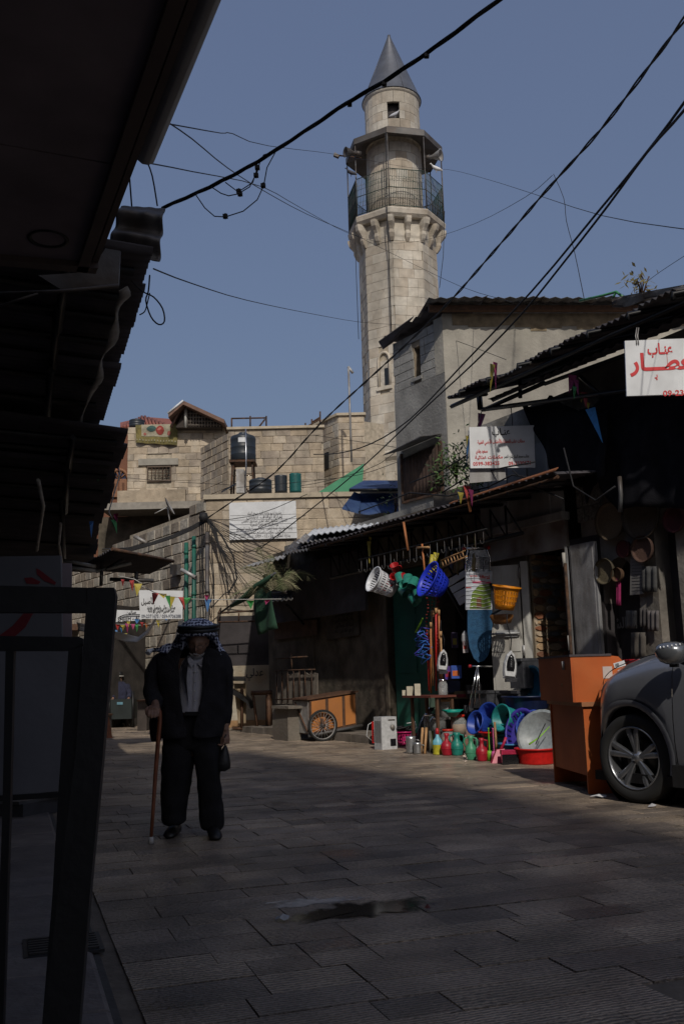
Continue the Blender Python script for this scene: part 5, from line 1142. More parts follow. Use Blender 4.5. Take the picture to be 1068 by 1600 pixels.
# --- baskets
def basket(lb, cat, c_, r0, r1, h, rot, mt, n=26, slots=True, sy=1.0, nm='basket', rimw=.02, handles=False):
    """tapered basket: perforated wall of uprights and hoops; opening towards local +z"""
    t = thing(nm, lb, cat, c_); M = rot
    def T(x, y, z): return M @ Vector((x, y*sy, z))
    ring = lambda r, z: [T(r*math.cos(2*math.pi*i/n), r*math.sin(2*math.pi*i/n), z) for i in range(n)]
    m = MB(); m.loft([ring(r0*.98, 0), ring(r0, 0), ring(r0+(r1-r0)*.22, h*.22)], cap=False); m.add(ring(r0, .002), [tuple(range(n))]); part('base', m, mt, t)
    m = MB()
    for i in range(n):
        a = 2*math.pi*i/n; w2 = .30*2*math.pi/n
        ra_, rb2 = r0+(r1-r0)*.2, r0+(r1-r0)*.86
        m.add([T(ra_*math.cos(a-w2), ra_*math.sin(a-w2), h*.2), T(ra_*math.cos(a+w2), ra_*math.sin(a+w2), h*.2), T(rb2*math.cos(a+w2), rb2*math.sin(a+w2), h*.86), T(rb2*math.cos(a-w2), rb2*math.sin(a-w2), h*.86)], [(0, 1, 2, 3)])
    for f_ in (.40, .62): rr = r0+(r1-r0)*f_; m.loft([ring(rr+.002, h*f_-.01), ring(rr+.002, h*f_+.012)], cap=False)
    part('slats', m, mt, t)
    m = MB(); rr = r0+(r1-r0)*.84; m.loft([ring(rr, h*.82), ring(r1, h), ring(r1+rimw, h+.004), ring(r1+rimw, h-.012), ring(r1+.004, h-.014)], cap=False); part('rim', m, mt, t)
    return t
def look_rot(ax):   # rotation taking +z to ax
    return Vector(ax).normalized().to_track_quat('Z', 'Y').to_matrix()
P_ = plastic
c_ = sk_pt(610, 918); basket('white slatted laundry basket tipped on its side, hung far left', 'basket', sk_pt(614, 920), .15, .205, .40, look_rot((-.75, -.35, .35)), P_('white', (.62, .64, .68)), 28)
c_ = sk_pt(690, 920); basket('deep blue laundry basket hanging left of the ironing board', 'basket', sk_pt(692, 918), .14, .24, .30, look_rot((-.8, -.35, .42)), P_('deepblue', (.015, .035, .50)), 26, sy=1.15)
basket('orange yellow rectangular basket hanging right of the ironing board', 'basket', sk_pt(787, 952, 1.2), .15, .21, .32, look_rot((.15, -.18, 1)), P_('orange', (.62, .22, .01)), 24, sy=.8)
m = MB(); c_ = sk_pt(783, 965, 1.15); m.lathe([(0, -.10), (.13, -.08), (.17, .02), (.16, .04)], 22, c_, sy=.8); solo('brown_tub', m, P_('brown', (.20, .09, .03)), 'brown tub nested directly beneath the orange basket', 'tub', base=c_)
# --- cups and watering jugs clusters
def cup(lb, c_, s_, rot, mt, nm='cup', cat='jug', grp=None, handle=True):
    t = thing(nm, lb, cat, c_, group=grp); R = rot
    m = MB(); m.lathe([(0, 0), (s_*.75, 0), (s_*.86, s_*.1), (s_, s_*1.9), (s_*1.07, s_*2.0), (s_*.95, s_*1.95), (s_*.70, s_*.15), (0, s_*.12)], 18, rot=R); part('body', m, mt, t)
    if handle:
        m = MB(); m.tube([R @ Vector((s_*.95, 0, s_*1.7)), R @ Vector((s_*1.55, 0, s_*1.6)), R @ Vector((s_*1.6, 0, s_*.7)), R @ Vector((s_*.9, 0, s_*.4))], s_*.13, 6); part('handle', m, mt, t)
REDC, GRC_ = P_('cupred', (.36, .012, .016)), P_('juggreen', (.025, .20, .15))
rl = ('top', 'middle', 'lowest', 'rearmost')
for i, (x, y, s_, ax) in enumerate(((619, 893, .07, (-.3, -.6, .7)), (627, 899, .075, (.5, -.5, -.6)), (609, 913, .07, (-.6, -.6, -.3)), (616, 903, .06, (-.2, -.9, .1)))):
    cup('%s of the four red plastic cups bunched beside the white basket' % rl[i], sk_pt(x, y, 1.38), s_, look_rot(ax), REDC, 'plastic_cup', 'cup', 'bunch of red plastic cups')
for i, (x, y, s_, ax, lb) in enumerate(((622, 902, .082, (.3, -.3, -.9), 'upper left'), (637, 905, .09, (-.05, -.4, -.9), 'large central'), (649, 910, .085, (-.4, -.4, -.8), 'upper right'), (626, 926, .075, (.5, -.6, -.6), 'lower left'), (650, 925, .08, (.2, -.5, -.8), 'right hand'), (642, 936, .085, (.5, -.5, -.7), 'lowest'), (636, 921, .07, (-.5, -.8, .1), 'half hidden inner'))):
    cup('%s green jug in the hanging bunch' % lb, sk_pt(x, y, 1.42)+Vector((0, 0, .06)), s_, look_rot(ax), GRC_, 'plastic_jug', 'jug', 'bunch of green plastic jugs')
# --- yellow gloves
c_ = sk_pt(676, 884); t = thing('rubber_gloves', 'pair of yellow rubber gloves hanging above the blue basket', 'gloves', c_)
YE = P_('yellow', (.40, .34, .03), .5)
for k in (0, 1):
    o_ = Vector((.05*k-.03, 0, .03*k)); m = MB(); m.tube([o_+Vector((.04, 0, .17)), o_+Vector((.01, 0, .05)), o_+Vector((-.02, 0, -.05))], [.045, .035, .05], 8, flat=.5)
    for f_ in range(4): m.tube([o_+Vector((-.05+f_*.022, 0, -.06)), o_+Vector((-.07+f_*.03, 0, -.15+.01*abs(f_-1.5)))], .011, 6)
    m.tube([o_+Vector((.02, 0, -.02)), o_+Vector((.07, 0, -.07))], .012, 6); part('glove', m, YE, t)
# --- ironing board hung upright
def qpx(pts, o, th, mt, nm, par, lb=None):
    m = MB(); m.slab([FIB.at(x, y, o) for x, y in pts], FIB.n*th); return part(nm, m, mt, par, True, label=lb)
FIB = Frame(sk_pt(745, 950, 1.0).xy, 80, 1)
ib = thing('ironing_board', 'wrapped ironing board with blue cover hanging upright at the stall front', 'ironing board', FIB.at(745, 950))
m = MB(); ol_ = [(729, 953), (767, 953), (767.5, 975), (766, 1005), (761, 1024), (754, 1033), (746, 1035), (739, 1029), (732, 1012), (729, 990)]
m.slab([FIB.at(x, y, .03) for x, y in ol_], FIB.n*.035); part('blue_cover', m, mat('cover_blue', (.012, .06, .14), .8, 0, .2, 14, .5, 60, (.018, .08, .17), .5, 20), ib, True)
qpx([(726, 953), (767, 953), (767, 893), (726, 894)], .03, .04, mat('print_card', (.42, .45, .50), .35, 0, .2, 10), 'printed_card', ib)
qpx([(733, 951), (766, 951), (766, 912), (748, 914), (737, 926)], .073, .002, mat('print_green', (.13, .20, .03), .4, 0, .35, 14), 'green_print', ib)
qpx([(744, 950), (752, 950), (751, 932), (744, 934)], .0755, .002, mat('print_brown', (.14, .06, .03), .4, 0, .3, 30), 'figure_print', ib)
qpx([(738, 911), (766, 912), (766, 909), (736, 907)], .073, .002, P_('printpink', (.5, .04, .12), .4), 'pink_band', ib)
lettering('Alfared', .08, FIB.at(756, 902, .074), FIB.d, (0, 0, 1), ib, REDP, width=.16, bold=.03)
lettering('IRONING TABLE', .03, FIB.at(739, 900, .074), FIB.d, (0, 0, 1), ib, REDP, width=.12)
lettering('EUROGOLD', .03, FIB.at(731.5, 918, .074), FIB.d, (0, 0, 1), ib, REDP, width=.08, bold=.02)
m = MB()
for k in range(9): y = 895+k*6.5; m.tube([FIB.at(727, y+2, .085), FIB.at(740, y, .09), FIB.at(755, y+2.5, .085), FIB.at(767, y-1, .085)], .004, 4)
part('film_creases', m, mat('film_shine', (.8, .82, .85), .15, .3, 0), ib, True)
# iron rest: wire rack
IRN = CHROME
m = MB()
for k in range(6): y = 872+k*3.2; m.tube([FIB.at(728, y, .06), FIB.at(765, y-.5, .06)], .007, 5)
for x0, x1 in ((727, 730), (765, 761)): m.tube([FIB.at(x0, 893, .05), FIB.at(x0, 872, .05), FIB.at(x1, 862, .05), FIB.at(x1, 857, .05)], .012, 6)
for x in (735, 745, 756): m.tube([FIB.at(x, 893, .055), FIB.at(x, 870, .055)], .007, 5)
part('iron_rest', m, IRN, ib, True)
m = MB(); m.tube([FIB.at(724, 857.5, .05), FIB.at(763, 855.5, .05)], .016, 8); part('top_bar', m, IRN, ib, True)
for x, y in ((724, 857.5), (762, 855.5)): m = MB(); m.tube([FIB.at(x-1.5, y, .05), FIB.at(x+2.5, y-.2, .05)], .028, 8); part('end_cap', m, REDC, ib, True)
qpx([(729, 893), (765, 893), (764, 870), (758, 859), (733, 860)], .01, .02, mat('foil', (.30, .32, .36), .25, .6, .35, 20, .6, 40), 'foil_wrap', ib)
qpx([(741, 888), (749, 888), (749, 879), (741, 879)], .034, .003, WHITEP, 'label', ib)
m = MB()
for x0, x1 in ((745, 733), (746, 750), (747, 741)): m.tube([FIB.at(x0, 1040, .03), FIB.at(x1, 1102, .03)], .011, 6)
m.tube([FIB.at(733, 1041, .03), FIB.at(768, 1041, .03)], .012, 6); part('legs', m, CHROME, ib, True)
m = MB(); m.tube([FIB.at(731.5, 1041, .05), FIB.at(735.5, 1041, .05)], .026, 8); part('foot_cap', m, REDC, ib, True)
m = MB(); m.tube([FIB.at(742, 855, .05), FIB.at(741, 838, .05)], .008, 4); part('yellow_string', m, YE, ib, True)
# --- clothes rack / step stool folded, hanging diagonally
ck = thing('folding_steps', 'folding metal step stool hanging slanted behind the ironing board', 'step stool', sk_pt(705, 910, 1.1))
for (a_, b_, r_, mt) in (((682, 892), (725, 968), .022, BLACKM), ((697, 880), (733, 945), .018, BLACKM), ((728, 862), (762, 930), .02, BLACKM), ((766, 912), (786, 950), .022, BLACKM), ((786, 950), (768, 960), .018, BLACKM), ((685, 894), (728, 866), .018, BLACKM)):
    m = MB(); m.tube([sk_pt(*a_, .84), sk_pt(*b_, .84)], r_, 6); part('tube', m, mt, ck, True)
for k, ((x0, y0), (x1, y1)) in enumerate((((696, 908), (728, 890)), ((703, 918), (728, 905)), ((709, 928), (728, 918)), ((714, 937), (728, 930)))):
    m = MB(); m.slab([sk_pt(x0, y0, .86), sk_pt(x1, y1, .86), sk_pt(x1, y1+10, .86), sk_pt(x0+5, y0+9, .86)], FR.n*.02); part('tread', m, mat('step_white', (.55, .56, .58), .5, .1, .1), ck, True)
m = MB(); m.slab([sk_pt(689, 908, .78), sk_pt(724, 888, .78), sk_pt(724, 868, .78), sk_pt(692, 880, .78)], FR.n*.01); solo('cardboard_sheet', m, mat('cardboard', (.26, .17, .09), .9, 0, .2, 6, .2, 30), 'brown cardboard sheet behind the top of the folding steps', 'cardboard', base=sk_pt(700, 890, 1.05))
m = MB(); 
for k in range(8): m.tube([sk_pt(690+k*4.6, 877-k*2.0, 1.2), sk_pt(692+k*4.6, 884-k*2.0, 1.2)], .010, 4)
m.tube([sk_pt(688, 876, 1.2), sk_pt(726, 860, 1.2)], .012, 4); m.tube([sk_pt(691, 886, 1.2), sk_pt(729, 869, 1.2)], .012, 4); solo('wooden_rack', m, WOOD, 'small pale wooden slat rack on top of the folding steps', 'rack', base=sk_pt(700, 875, 1.2))
# --- brooms: crossed handle and bunch of red handles
t = thing('broom', 'upright orange wooden broom handle with a crosspiece near its top', 'broom', sk_pt(660, 880, 1.45))
OW = mat('orange_wood', (.42, .15, .05), .55, 0, .15, 15)
m = MB(); m.tube([sk_pt(659, 850, 1.42), sk_pt(664, 905, 1.42)], .016, 6); part('handle', m, OW, t, True); m = MB(); m.tube([sk_pt(651, 856, 1.44), sk_pt(670, 855, 1.44)], .018, 5); part('crosspiece', m, WOOD, t, True)
RW = P_('handle_red', (.42, .02, .015)); random.seed(5)
for i in range(9):
    x = 666+i*2.8+random.uniform(-1, 1); y0 = 945+random.uniform(0, 45); y1 = 1062+random.uniform(-8, 24); mt = (RW, RW, OW, WOOD, DKWOOD)[i % 5]
    t = thing('broom_stick', '%s from the left in the hanging bundle of red and orange broom sticks' % ('first', 'second', 'third', 'fourth', 'fifth', 'sixth', 'seventh', 'eighth', 'ninth')[i], 'broom stick', sk_pt(x, y0, 1.3), group='bundle of broom sticks')
    m = MB(); m.tube([sk_pt(x, y0, 1.3+.05*(i % 3)), sk_pt(x+2+random.uniform(-2, 2), y1, 1.3)], .014, 6); part('handle', m, mt, t, True)
    m = MB(); m.tube([sk_pt(x, y0-2, 1.3+.05*(i % 3)), sk_pt(x+.2, y0+6, 1.3+.05*(i % 3))], .020, 6); part('tip', m, WOOD, t, True)
# beaded dark cluster
for k in range(3):
    t = thing('bead_string', '%s string of wooden beads hanging above the broom sticks' % ('leftmost dark red', 'middle brown', 'rightmost dark red')[k], 'beads', sk_pt(668+k*8, 930, 1.25), group='strings of wooden beads')
    m = MB()
    for i in range(16): q = sk_pt(667+k*8+random.uniform(-1.5, 1.5), 935+i*5.2, 1.28); m.lathe([(0, -.02), (.018, -.012), (.022, 0), (.018, .012), (0, .02)], 6, q)
    part('beads', m, (mat('bead_red', (.16, .02, .015), .5, 0, .2), mat('bead_brown', (.14, .06, .03), .5, 0, .2))[k % 2], t, True)
# --- blue hangers and green brush
t = thing('hanger_bunch', 'bunch of bright blue plastic hangers left of the broom sticks', 'hangers', sk_pt(660, 1000, 1.4))
BLH = P_('hangerblue', (.03, .12, .42)); BLP = P_('hangerpurple', (.05, .04, .30))
for i in range(9):
    a = random.uniform(-.5, .5); c_ = sk_pt(661+random.uniform(-3, 3), 985+i*5.2, 1.4); w2 = .13; R = Matrix.Rotation(random.uniform(-1.0, 1.0), 3, 'Z') @ Matrix.Rotation(a, 3, 'Y')
    pts = [Vector((0, 0, .05)), Vector((w2, 0, -.04)), Vector((w2*.9, 0, -.06)), Vector((-w2*.9, 0, -.06)), Vector((-w2, 0, -.04)), Vector((0, 0, .05))]
    m = MB(); m.tube([c_+R @ p for p in pts], .009, 5); part('hanger', m, BLH if i % 3 else BLP, t, True)
m = MB(); m.tube([sk_pt(649, 988, 1.45), sk_pt(655, 976, 1.45), sk_pt(660, 966, 1.45)], [.022, .018, .012], 6, flat=.6); solo('green_brush', m, P_('lime', (.25, .55, .03)), 'lime green brush hanging above the blue hangers', 'brush', base=sk_pt(655, 976, 1.45))
# --- small hanging things
def iron(lb, px, py, s_=1.0, o=.9):
    o += .35
    c_ = sk_pt(px, py, o); t = thing('steam_iron', lb, 'iron', c_)
    R = Matrix.Rotation(.12, 3, 'Y')
    def sl(w2, y0, y1, zsc=1.0):
        pts = [(0, .20), (.055, .14), (.085, .03), (.09, -.09), (.075, -.17), (-.075, -.17), (-.09, -.09), (-.085, .03), (-.055, .14)]
        return [Vector((x*w2*s_, y, z*zsc*s_)) for x, z in pts]
    m = MB(); m.loft([[R @ Vector((p.x, y_, p.z)) for p in sl(k, 0, 0, k)] for k, y_ in ((.95, .05), (1.0, .02), (.98, -.03), (.8, -.07))], smooth=False); part('body', m, P_('ironwhite', (.55, .56, .57), .3), t)
    m = MB(); m.loft([[R @ Vector((p.x, y_, p.z+.03*s_)) for p in sl(k, 0, 0, k)] for k, y_ in ((.62, -.068), (.55, -.085), (.3, -.09))], smooth=True); part('window', m, P_('ironblack', (.01, .01, .012), .15), t)
    m = MB(); m.box(-.07*s_, .07*s_, -.07, .05, -.21*s_, -.165*s_); part('foot', m, P_('irondark', (.03, .03, .035)), t)
    m = MB(); m.tube([Vector((.02, 0, .2*s_)), Vector((.04, 0, .35*s_)), Vector((-.01, 0, .55*s_)), Vector((.0, 0, .68*s_))], .008, 5); part('cord', m, CABLE, t)
iron('white and black appliance hanging by its cord on the white door', 796, 1040, 1.05, .9); iron('smaller white appliance half hidden left of the ironing board', 691, 1033, .9, 1.0)
def carton(lb, px, py, w2, h2, d2, col, o, strip=None):
    c_ = sk_pt(px, py, o); t = thing('box', lb, 'box', c_); m = MB(); k = 1/ppm(c_)
    m.box(-w2/2*k, w2/2*k, 0, d2, 0, h2*k); part('carton', m, mat('carton%g%g' % (col[0], col[2]), col, .5, 0, .2, 14), t)
    if strip: m = MB(); m.box(-w2/2*k*.8, w2/2*k*.5, -.004, 0, h2*k*.2, h2*k*.6); part('print', m, P_('strip%g' % strip[0], strip), t)
    return t
carton('blue and orange printed box behind the broom sticks', 713, 1060, 16, 20, .15, (.03, .08, .35), 1.0, (.5, .12, .03)); carton('dark violet box left of the blue printed one', 701, 1062, 12, 21, .15, (.07, .03, .22), .95, (.3, .02, .05))
carton('dark blue carton low behind the jars', 706, 1082, 26, 18, .2, (.02, .03, .10), .8); carton('silver wrapped packet hanging left of the blue cover', 727, 1020, 8, 30, .05, (.45, .40, .40), 1.1, (.4, .05, .04))
t = thing('plastic_bag', 'crumpled clear bag hanging beside the top of the blue cover', 'bag', sk_pt(726, 996, 1.1)); m = MB(); m.lathe([(.01, .1), (.05, .04), (.055, -.05), (.03, -.12), (0, -.13)], 10, smooth=False); part('film', m, mat('bagfilm', (.5, .52, .55), .2, 0, .2, 30, alpha=.6), t)
# --- shelf table with white boxes
FT2 = 1.45
tt = thing('shelf_table', 'narrow dark table standing beside the green door', 'table', Z(648, 1150))
k0, k1 = FR.px(628, 1088, 1.5), FR.px(672, 1086, 1.5); zt3 = (k0[1]+k1[1])/2
m = MB(); m.fbox(FR, k1[0], k0[0], zt3-.03, zt3, 1.05, 1.5); part('top', m, mat('table_red_brown', (.12, .035, .025), .6, 0, .2), tt, True)
for a in (k1[0]+.05, k0[0]-.05):
    for o in (1.1, 1.36): m = MB(); m.fbox(FR, a-.02, a+.02, 0, zt3-.03, o-.02, o+.02); part('leg', m, DKWOOD, tt, True)
for (x, w2, h2, lb) in ((652, 9, 18, 'taller cream box standing on the right of the shelf table'), (640, 10, 14, 'cream carton standing left of the taller cream box'), (632, 8, 8, 'small cream carton at the left end of the shelf table')):
    c_ = FR.P(FR.px(x, 1085, 1.4)[0], zt3, 1.4); kk = 1/ppm(c_); m = MB(); m.box(c_.x-w2/2*kk, c_.x+w2/2*kk, c_.y-.03, c_.y+.1, zt3, zt3+h2*kk); solo('cream_box', m, mat('cream_card', (.48, .44, .34), .7, 0, .15, 12), lb, 'box', base=c_)
# --- ground goods
def gp3(px, py): return Z(px, py)
def gq(px, py, o=1.05): return FR.at(px, py, o)
c_ = gp3(592, 1164); t = thing('red_heater', 'small red electric heater with black grille beside the white heater', 'heater', c_, rad(-20))
part('body', MB().box(-.12, .12, 0, .12, .03, .38), P_('heaterred', (.40, .012, .012)), t)
for i in range(6): part('grille_bar', MB().box(-.10, .10, -.012, 0, .06+i*.035, .075+i*.035), BLACKM, t)
for x in (-.09, .06): part('foot', MB().box(x, x+.03, -.02, .14, 0, .03), BLACKM, t)
m = MB(); m.tube([(-.12, .05, .05), (-.20, -.05, .15), (-.18, 0, .33), (-.05, .05, .41), (.0, .05, .38)], .006, 5); part('cord', m, WHITEP, t)
c_ = gp3(610, 1171); t = thing('white_heater', 'tall white fan heater with one grey dial among the stall goods', 'heater', c_, rad(28))
k = 50/ppm(c_)*1.0
HW = P_('heaterwhite', (.50, .51, .52), .4)
part('case', MB().box(-.15, .12, 0, .24, 0, k), HW, t)
part('dial', MB().lathe([(0, -.03), (.035, -.03), (.04, 0), (0, 0)], 16, (.04, -.002, k*.68), axis='y'), ZINCL, t)
for i in range(9): part('slot', MB().box(-.152, -.149, .03+i*.022, .04+i*.022, .1, k-.06), ZINC, t)
part('badge', MB().box(-.03, .09, -.003, 0, k*.88, k*.92), ZINC, t); part('outlet', MB().box(.0, .1, -.003, 0, .05, .16), P_('ironblack', (.01, .01, .012)), t)
def bskt_low(px, py, r0, r1, h, rot, mt, lb, sy=1.0, n=20): basket(lb, 'basket', gp3(px, py)+Vector((0, 0, .01)), r0, r1, h, rot, mt, n, sy=sy)
bskt_low(632, 1166, .11, .15, .22, Matrix.Identity(3), P_('pink', (.5, .02, .14)), 'pink openwork basket standing beside the white heater')
m = MB(); c_ = gp3(632, 1166)+Vector((0, 0, .27)); random.seed(3)
for i in range(6): q = [c_+Vector((random.uniform(-.17, .17), random.uniform(-.1, .1), random.uniform(-.03, .05))) for _ in range(5)]; m.tube(q, .014, 5)
solo('cable_heap', m, CABLE, 'heap of black cable lying in the pink basket', 'cable', base=c_)
m = MB(); c_ = gp3(640, 1170); m.tube([c_+Vector((-.02, 0, .01)), c_+Vector((.0, .0, .18)), c_+Vector((.12, .05, .32)), c_+Vector((.10, .1, .40)), c_+Vector((-.03, .1, .38))], .009, 6); solo('electric_cable', m, WHITEP, 'white electric cable looping over the pink basket', 'cable', base=c_)
c_ = gp3(646, 1160); solo('red_lidded_jar', MB().lathe([(0, 0), (.05, 0), (.055, .12), (.04, .15), (0, .15)], 14, c_), mat('dark_glass_red', (.20, .01, .015), .2, 0, 0), 'small dark red jar at the foot of the metal trays', 'jar', base=c_)
for k, (px, h, lb) in enumerate(((652, .46, 'larger chromed metal tray leaning upright behind the tin can'), (662, .36, 'second chromed metal tray leaning right of the larger one'))):
    c_ = gp3(px, 1172); m = MB(); m.grid(lambda u, v: c_+Vector((-.03+.24*(v**2.2)*(1 if k == 0 else .8)+.10*u, .05+.12*v+.16*u, h*v*1.35)), 6, 12, 0, True, (.012, -.006, 0)); solo('metal_tray', m, CHROME, lb, 'tray', base=c_)
# tin can, jars, bottles, jugs
def lobj(nm, cat, lb, px, py, prof, mt, parts=(), o=None, sx=1, sy=1):
    c_ = gp3(px, py) if o is None else o; t = thing(nm, lb, cat, c_); part('body', MB().lathe(prof, 22, sx=sx, sy=sy), mt, t)
    for (n_, pr, m_) in parts: part(n_, pr if isinstance(pr, MB) else MB().lathe(pr, 18), m_, t)
    return t
TIN = mat('tin', (.45, .46, .47), .35, .8, .15, 20)
for px, py, h, r, lb in ((642, 1177, .24, .075, 'ribbed tin can with a wire handle in front of the trays'), (652, 1178, .16, .06, 'smaller tin can beside the ribbed one')):
    pr = [(0, 0), (r, 0)]+[(r*(1-.05*(i % 2)), h*(i+1)/7) for i in range(6)]+[(r, h), (r*.92, h), (r*.9, h*.1)]
    lobj('tin_can', 'tin can', lb, px, py, pr, TIN, [('handle', MB().tube([(r, 0, h*.8), (r*1.7, 0, h*.75), (r*1.7, 0, h*.3), (r, 0, h*.2)], .007, 5), TIN)])
def jar(lb, px, py, r, h, lid=None, z=0, fill=None):
    c_ = gq(px, py, 1.2 if z == 0 else 1.05); ps = []
    if lid: ps.append(('lid', [(0, h*.93), (r*.82, h*.93), (r*.82, h*1.05), (0, h*1.05)], lid))
    if fill: ps.append(('contents', [(0, .01), (r*.88, .01), (r*.88, h*.55), (0, h*.55)], fill))
    lobj('glass_jar', 'jar', lb, px, py, [(0, 0), (r, 0), (r, h*.72), (r*.75, h*.88), (r*.75, h*.95)], GLASS, ps, o=c_)
LIDR = P_('lidred', (.5, .03, .015)); SAND = mat('brown_contents', (.30, .17, .07), .8, 0, .2)
jar('large glass jar with a wooden lid behind the funnel', 698, 1124, .10, .28, WOOD, 1, None); jar('glass jar with an orange red lid behind the red jug', 700, 1166, .10, .23, LIDR, .0, SAND); jar('glass jar with an orange red lid right of the teal funnel', 717, 1148, .11, .27, LIDR, 1, SAND)
jar('clear glass carafe behind the wooden handles', 672, 1146, .10, .28, CHROME, 1); jar('round clear glass bottle beside the carafe', 686, 1143, .11, .20, CHROME, 1); jar('clear plastic canister low behind the yellow bottle', 688, 1165, .07, .16, None)
jar('dark glass pot half hidden beside the shelf table', 692, 1086, .07, .22, CHROME, 1)
c_ = gq(707, 1120, 1.2); lobj('teal_bowl', 'bowl', 'teal plastic bowl resting tilted on the glass jars', 0, 0, [(0, 0), (.05, 0), (.15, .10), (.16, .10), (.05, .015)], P_('teal', (.01, .30, .24)), o=c_, sy=1)
for px, lb in ((657, 'pale wooden stick leaning left of its twin by the tin cans'), (663, 'pale wooden stick leaning right of its twin by the tin cans')):
    m = MB(); a_ = gp3(px, 1178); b_ = a_+Vector((.05, .12, .36)); m.tube([a_, b_], .022, 4); solo('wooden_stick', m, WOOD, lb, 'stick', base=a_)
for k in range(3): m = MB(); a_ = gp3(672+k*4, 1176); m.tube([a_, a_+Vector((.02, .1, .30))], .02, 6, r2=.03); solo('packet', m, (mat('packet_dark', (.10, .10, .08), .4, 0, .3, 20), mat('packet_olive', (.12, .14, .05), .4, 0, .3, 20), mat('packet_mauve', (.16, .12, .18), .4, 0, .3, 20))[k], ('dark', 'olive', 'mauve')[k]+' slim packet leaning beside the yellow ribbed bottle', 'packet', base=a_)
t = lobj('bottle', 'bottle', 'yellow ribbed bottle with pale blue neck and red cap', 684, 1179, [(0, 0), (.075, 0)]+[(.075-.008*(i % 2), .02+i*.017) for i in range(7)]+[(.07, .14)], P_('ribyellow', (.42, .38, .03)), [('neck', [(.075, .14), (.07, .19), (.03, .24), (.018, .29)], P_('paleblue', (.15, .42, .52))), ('cap', [(.02, .28), (.028, .30), (.022, .36), (0, .37)], REDC)])
def jug(lb, px, py, mt, h=.42, w2=.11, nk=.04, two=False):
    c_ = gp3(px, py); t = thing('plastic_pitcher', lb, 'pitcher', c_, rad(random.uniform(-20, 20)))
    part('body', MB().lathe([(0, 0), (w2*.78, 0), (w2*.8, .015), (w2, h*.3), (w2*1.02, h*.42), (w2*.8, h*.56), (nk, h*.68), (nk*.9, h*.85), (nk*1.35, h), (nk*1.2, h), (nk*.8, h*.85)], 20), mt, t)
    m = MB(); m.tube([(nk, 0, h*.92), (w2*1.0, 0, h*.88), (w2*1.12, 0, h*.7), (w2*.85, 0, h*.52)], .012, 6)
    if two: m.tube([(-nk, 0, h*.92), (-w2*1.0, 0, h*.88), (-w2*1.12, 0, h*.7), (-w2*.85, 0, h*.52)], .012, 6)
    part('handle', m, mt, t); part('ring', MB().lathe([(w2*1.03, h*.29), (w2*1.05, h*.31), (w2*1.03, h*.33)], 20), mt, t)
JR, JT, JG = P_('pitcherred', (.34, .012, .025)), P_('pitcherteal', (.015, .19, .15)), P_('pitchergreen', (.06, .26, .15))
jug('red pitcher with thin neck left of the teal pitcher', 698, 1180, JR, .30, .088, .028); jug('teal two-handled pitcher in the middle of the front row', 714, 1180, JT, .31, .092, .042, True); jug('pale green pitcher right of the teal one', 736, 1187, JG, .31, .078, .034, True); jug('second red pitcher standing beside the pale green one', 753, 1189, JR, .29, .08, .026); jug('grey pitcher half hidden between the green and the second red one', 745, 1184, ZINC, .24, .06, .025)
for px, py, c_, lb in ((765, 1189, (.16, .42, .03), 'lime green toilet brush in its holder'), (772, 1190, (.50, .10, .26), 'pink toilet brush in its holder')):
    mt = P_('brush%g' % c_[0], c_); lobj('toilet_brush', 'brush', lb, px, py, [(0, 0), (.035, 0), (.04, .10), (.03, .13), (0, .13)], mt, [('handle', [(.008, .12), (.008, .40), (.012, .42), (0, .42)], mt)])
m = MB(); a_ = gp3(776, 1187); m.tube([a_, a_+Vector((.0, .04, .48))], .016, 6); solo('wooden_stick', m, WOOD, 'upright wooden stick behind the two toilet brushes', 'stick', base=a_)
# film wrapped brown boards
for k in range(4): m = MB(); a_ = gp3(720+k*5, 1176-k); m.slab([a_, a_+Vector((.06, 0, 0)), a_+Vector((.17, .12, .40)), a_+Vector((.11, .12, .40))], (0, .02, 0)); solo('wrapped_tray', m, mat('film_brown', (.14, .065, .04), .15, .1, .35, 25), '%s brown film wrapped tray leaning left of the tubs' % ('leftmost', 'second', 'third', 'rightmost')[k], 'tray', 'film wrapped brown trays', base=a_)
# tubs
def tub(lb, px, py, r, h, mt, rot=None, z=0, ribs=0, cat='tub', o=None, tp=.78, sy=1.0):
    c_ = (gp3(px, py) if o is None else o)+Vector((0, 0, z)); t = thing('plastic_tub', lb, cat, c_)
    rot = rot or Matrix.Identity(3)
    pr = [(0, 0), (r*tp, 0), (r*tp+.005, .01)]
    for i in range(1, 7): pr.append((r*(tp+(1-tp)*i/6)+(.004 if (ribs and i % 2) else 0), h*i/6))
    pr2 = [(r*1.07, h), (r*1.07, h-.015)]
    part('body', MB().lathe(pr+[(r*.97, h-.004), (r*tp-.01, .012), (0, .012)], 26, rot=rot, sy=sy), mt, t)
    part('rim', MB().lathe([(r*.99, h-.002), (r*1.08, h+.004), (r*1.08, h-.018), (r*1.01, h-.02)], 26, rot=rot, sy=sy), mt, t)
BT, TT, PU = P_('tubblue', (.02, .06, .34)), P_('tubteal', (.02, .24, .24)), P_('tubpurple', (.035, .025, .24))
tub('blue tub lying on its side at the left of the tub heap', 0, 0, .155, .25, BT, look_rot((-.8, -.5, .30)), 0, o=gq(762, 1136, 1.05)); tub('larger blue tub lying on its side behind the first blue one', 0, 0, .19, .30, BT, look_rot((-.7, -.5, .25)), 0, o=gq(784, 1128, .9))
for i in range(5): tub('%s teal tub of the nested stack' % ('lowest', 'second', 'middle', 'fourth', 'topmost')[i], 0, 0, .215, .16, TT, None, .045*i, ribs=1, o=gq(793, 1170, 1.0))
tub('ribbed teal bucket lying across the nested stack', 0, 0, .17, .30, TT, look_rot((-.8, -.5, .2)), 0, ribs=1, o=gq(808, 1127, 1.0))
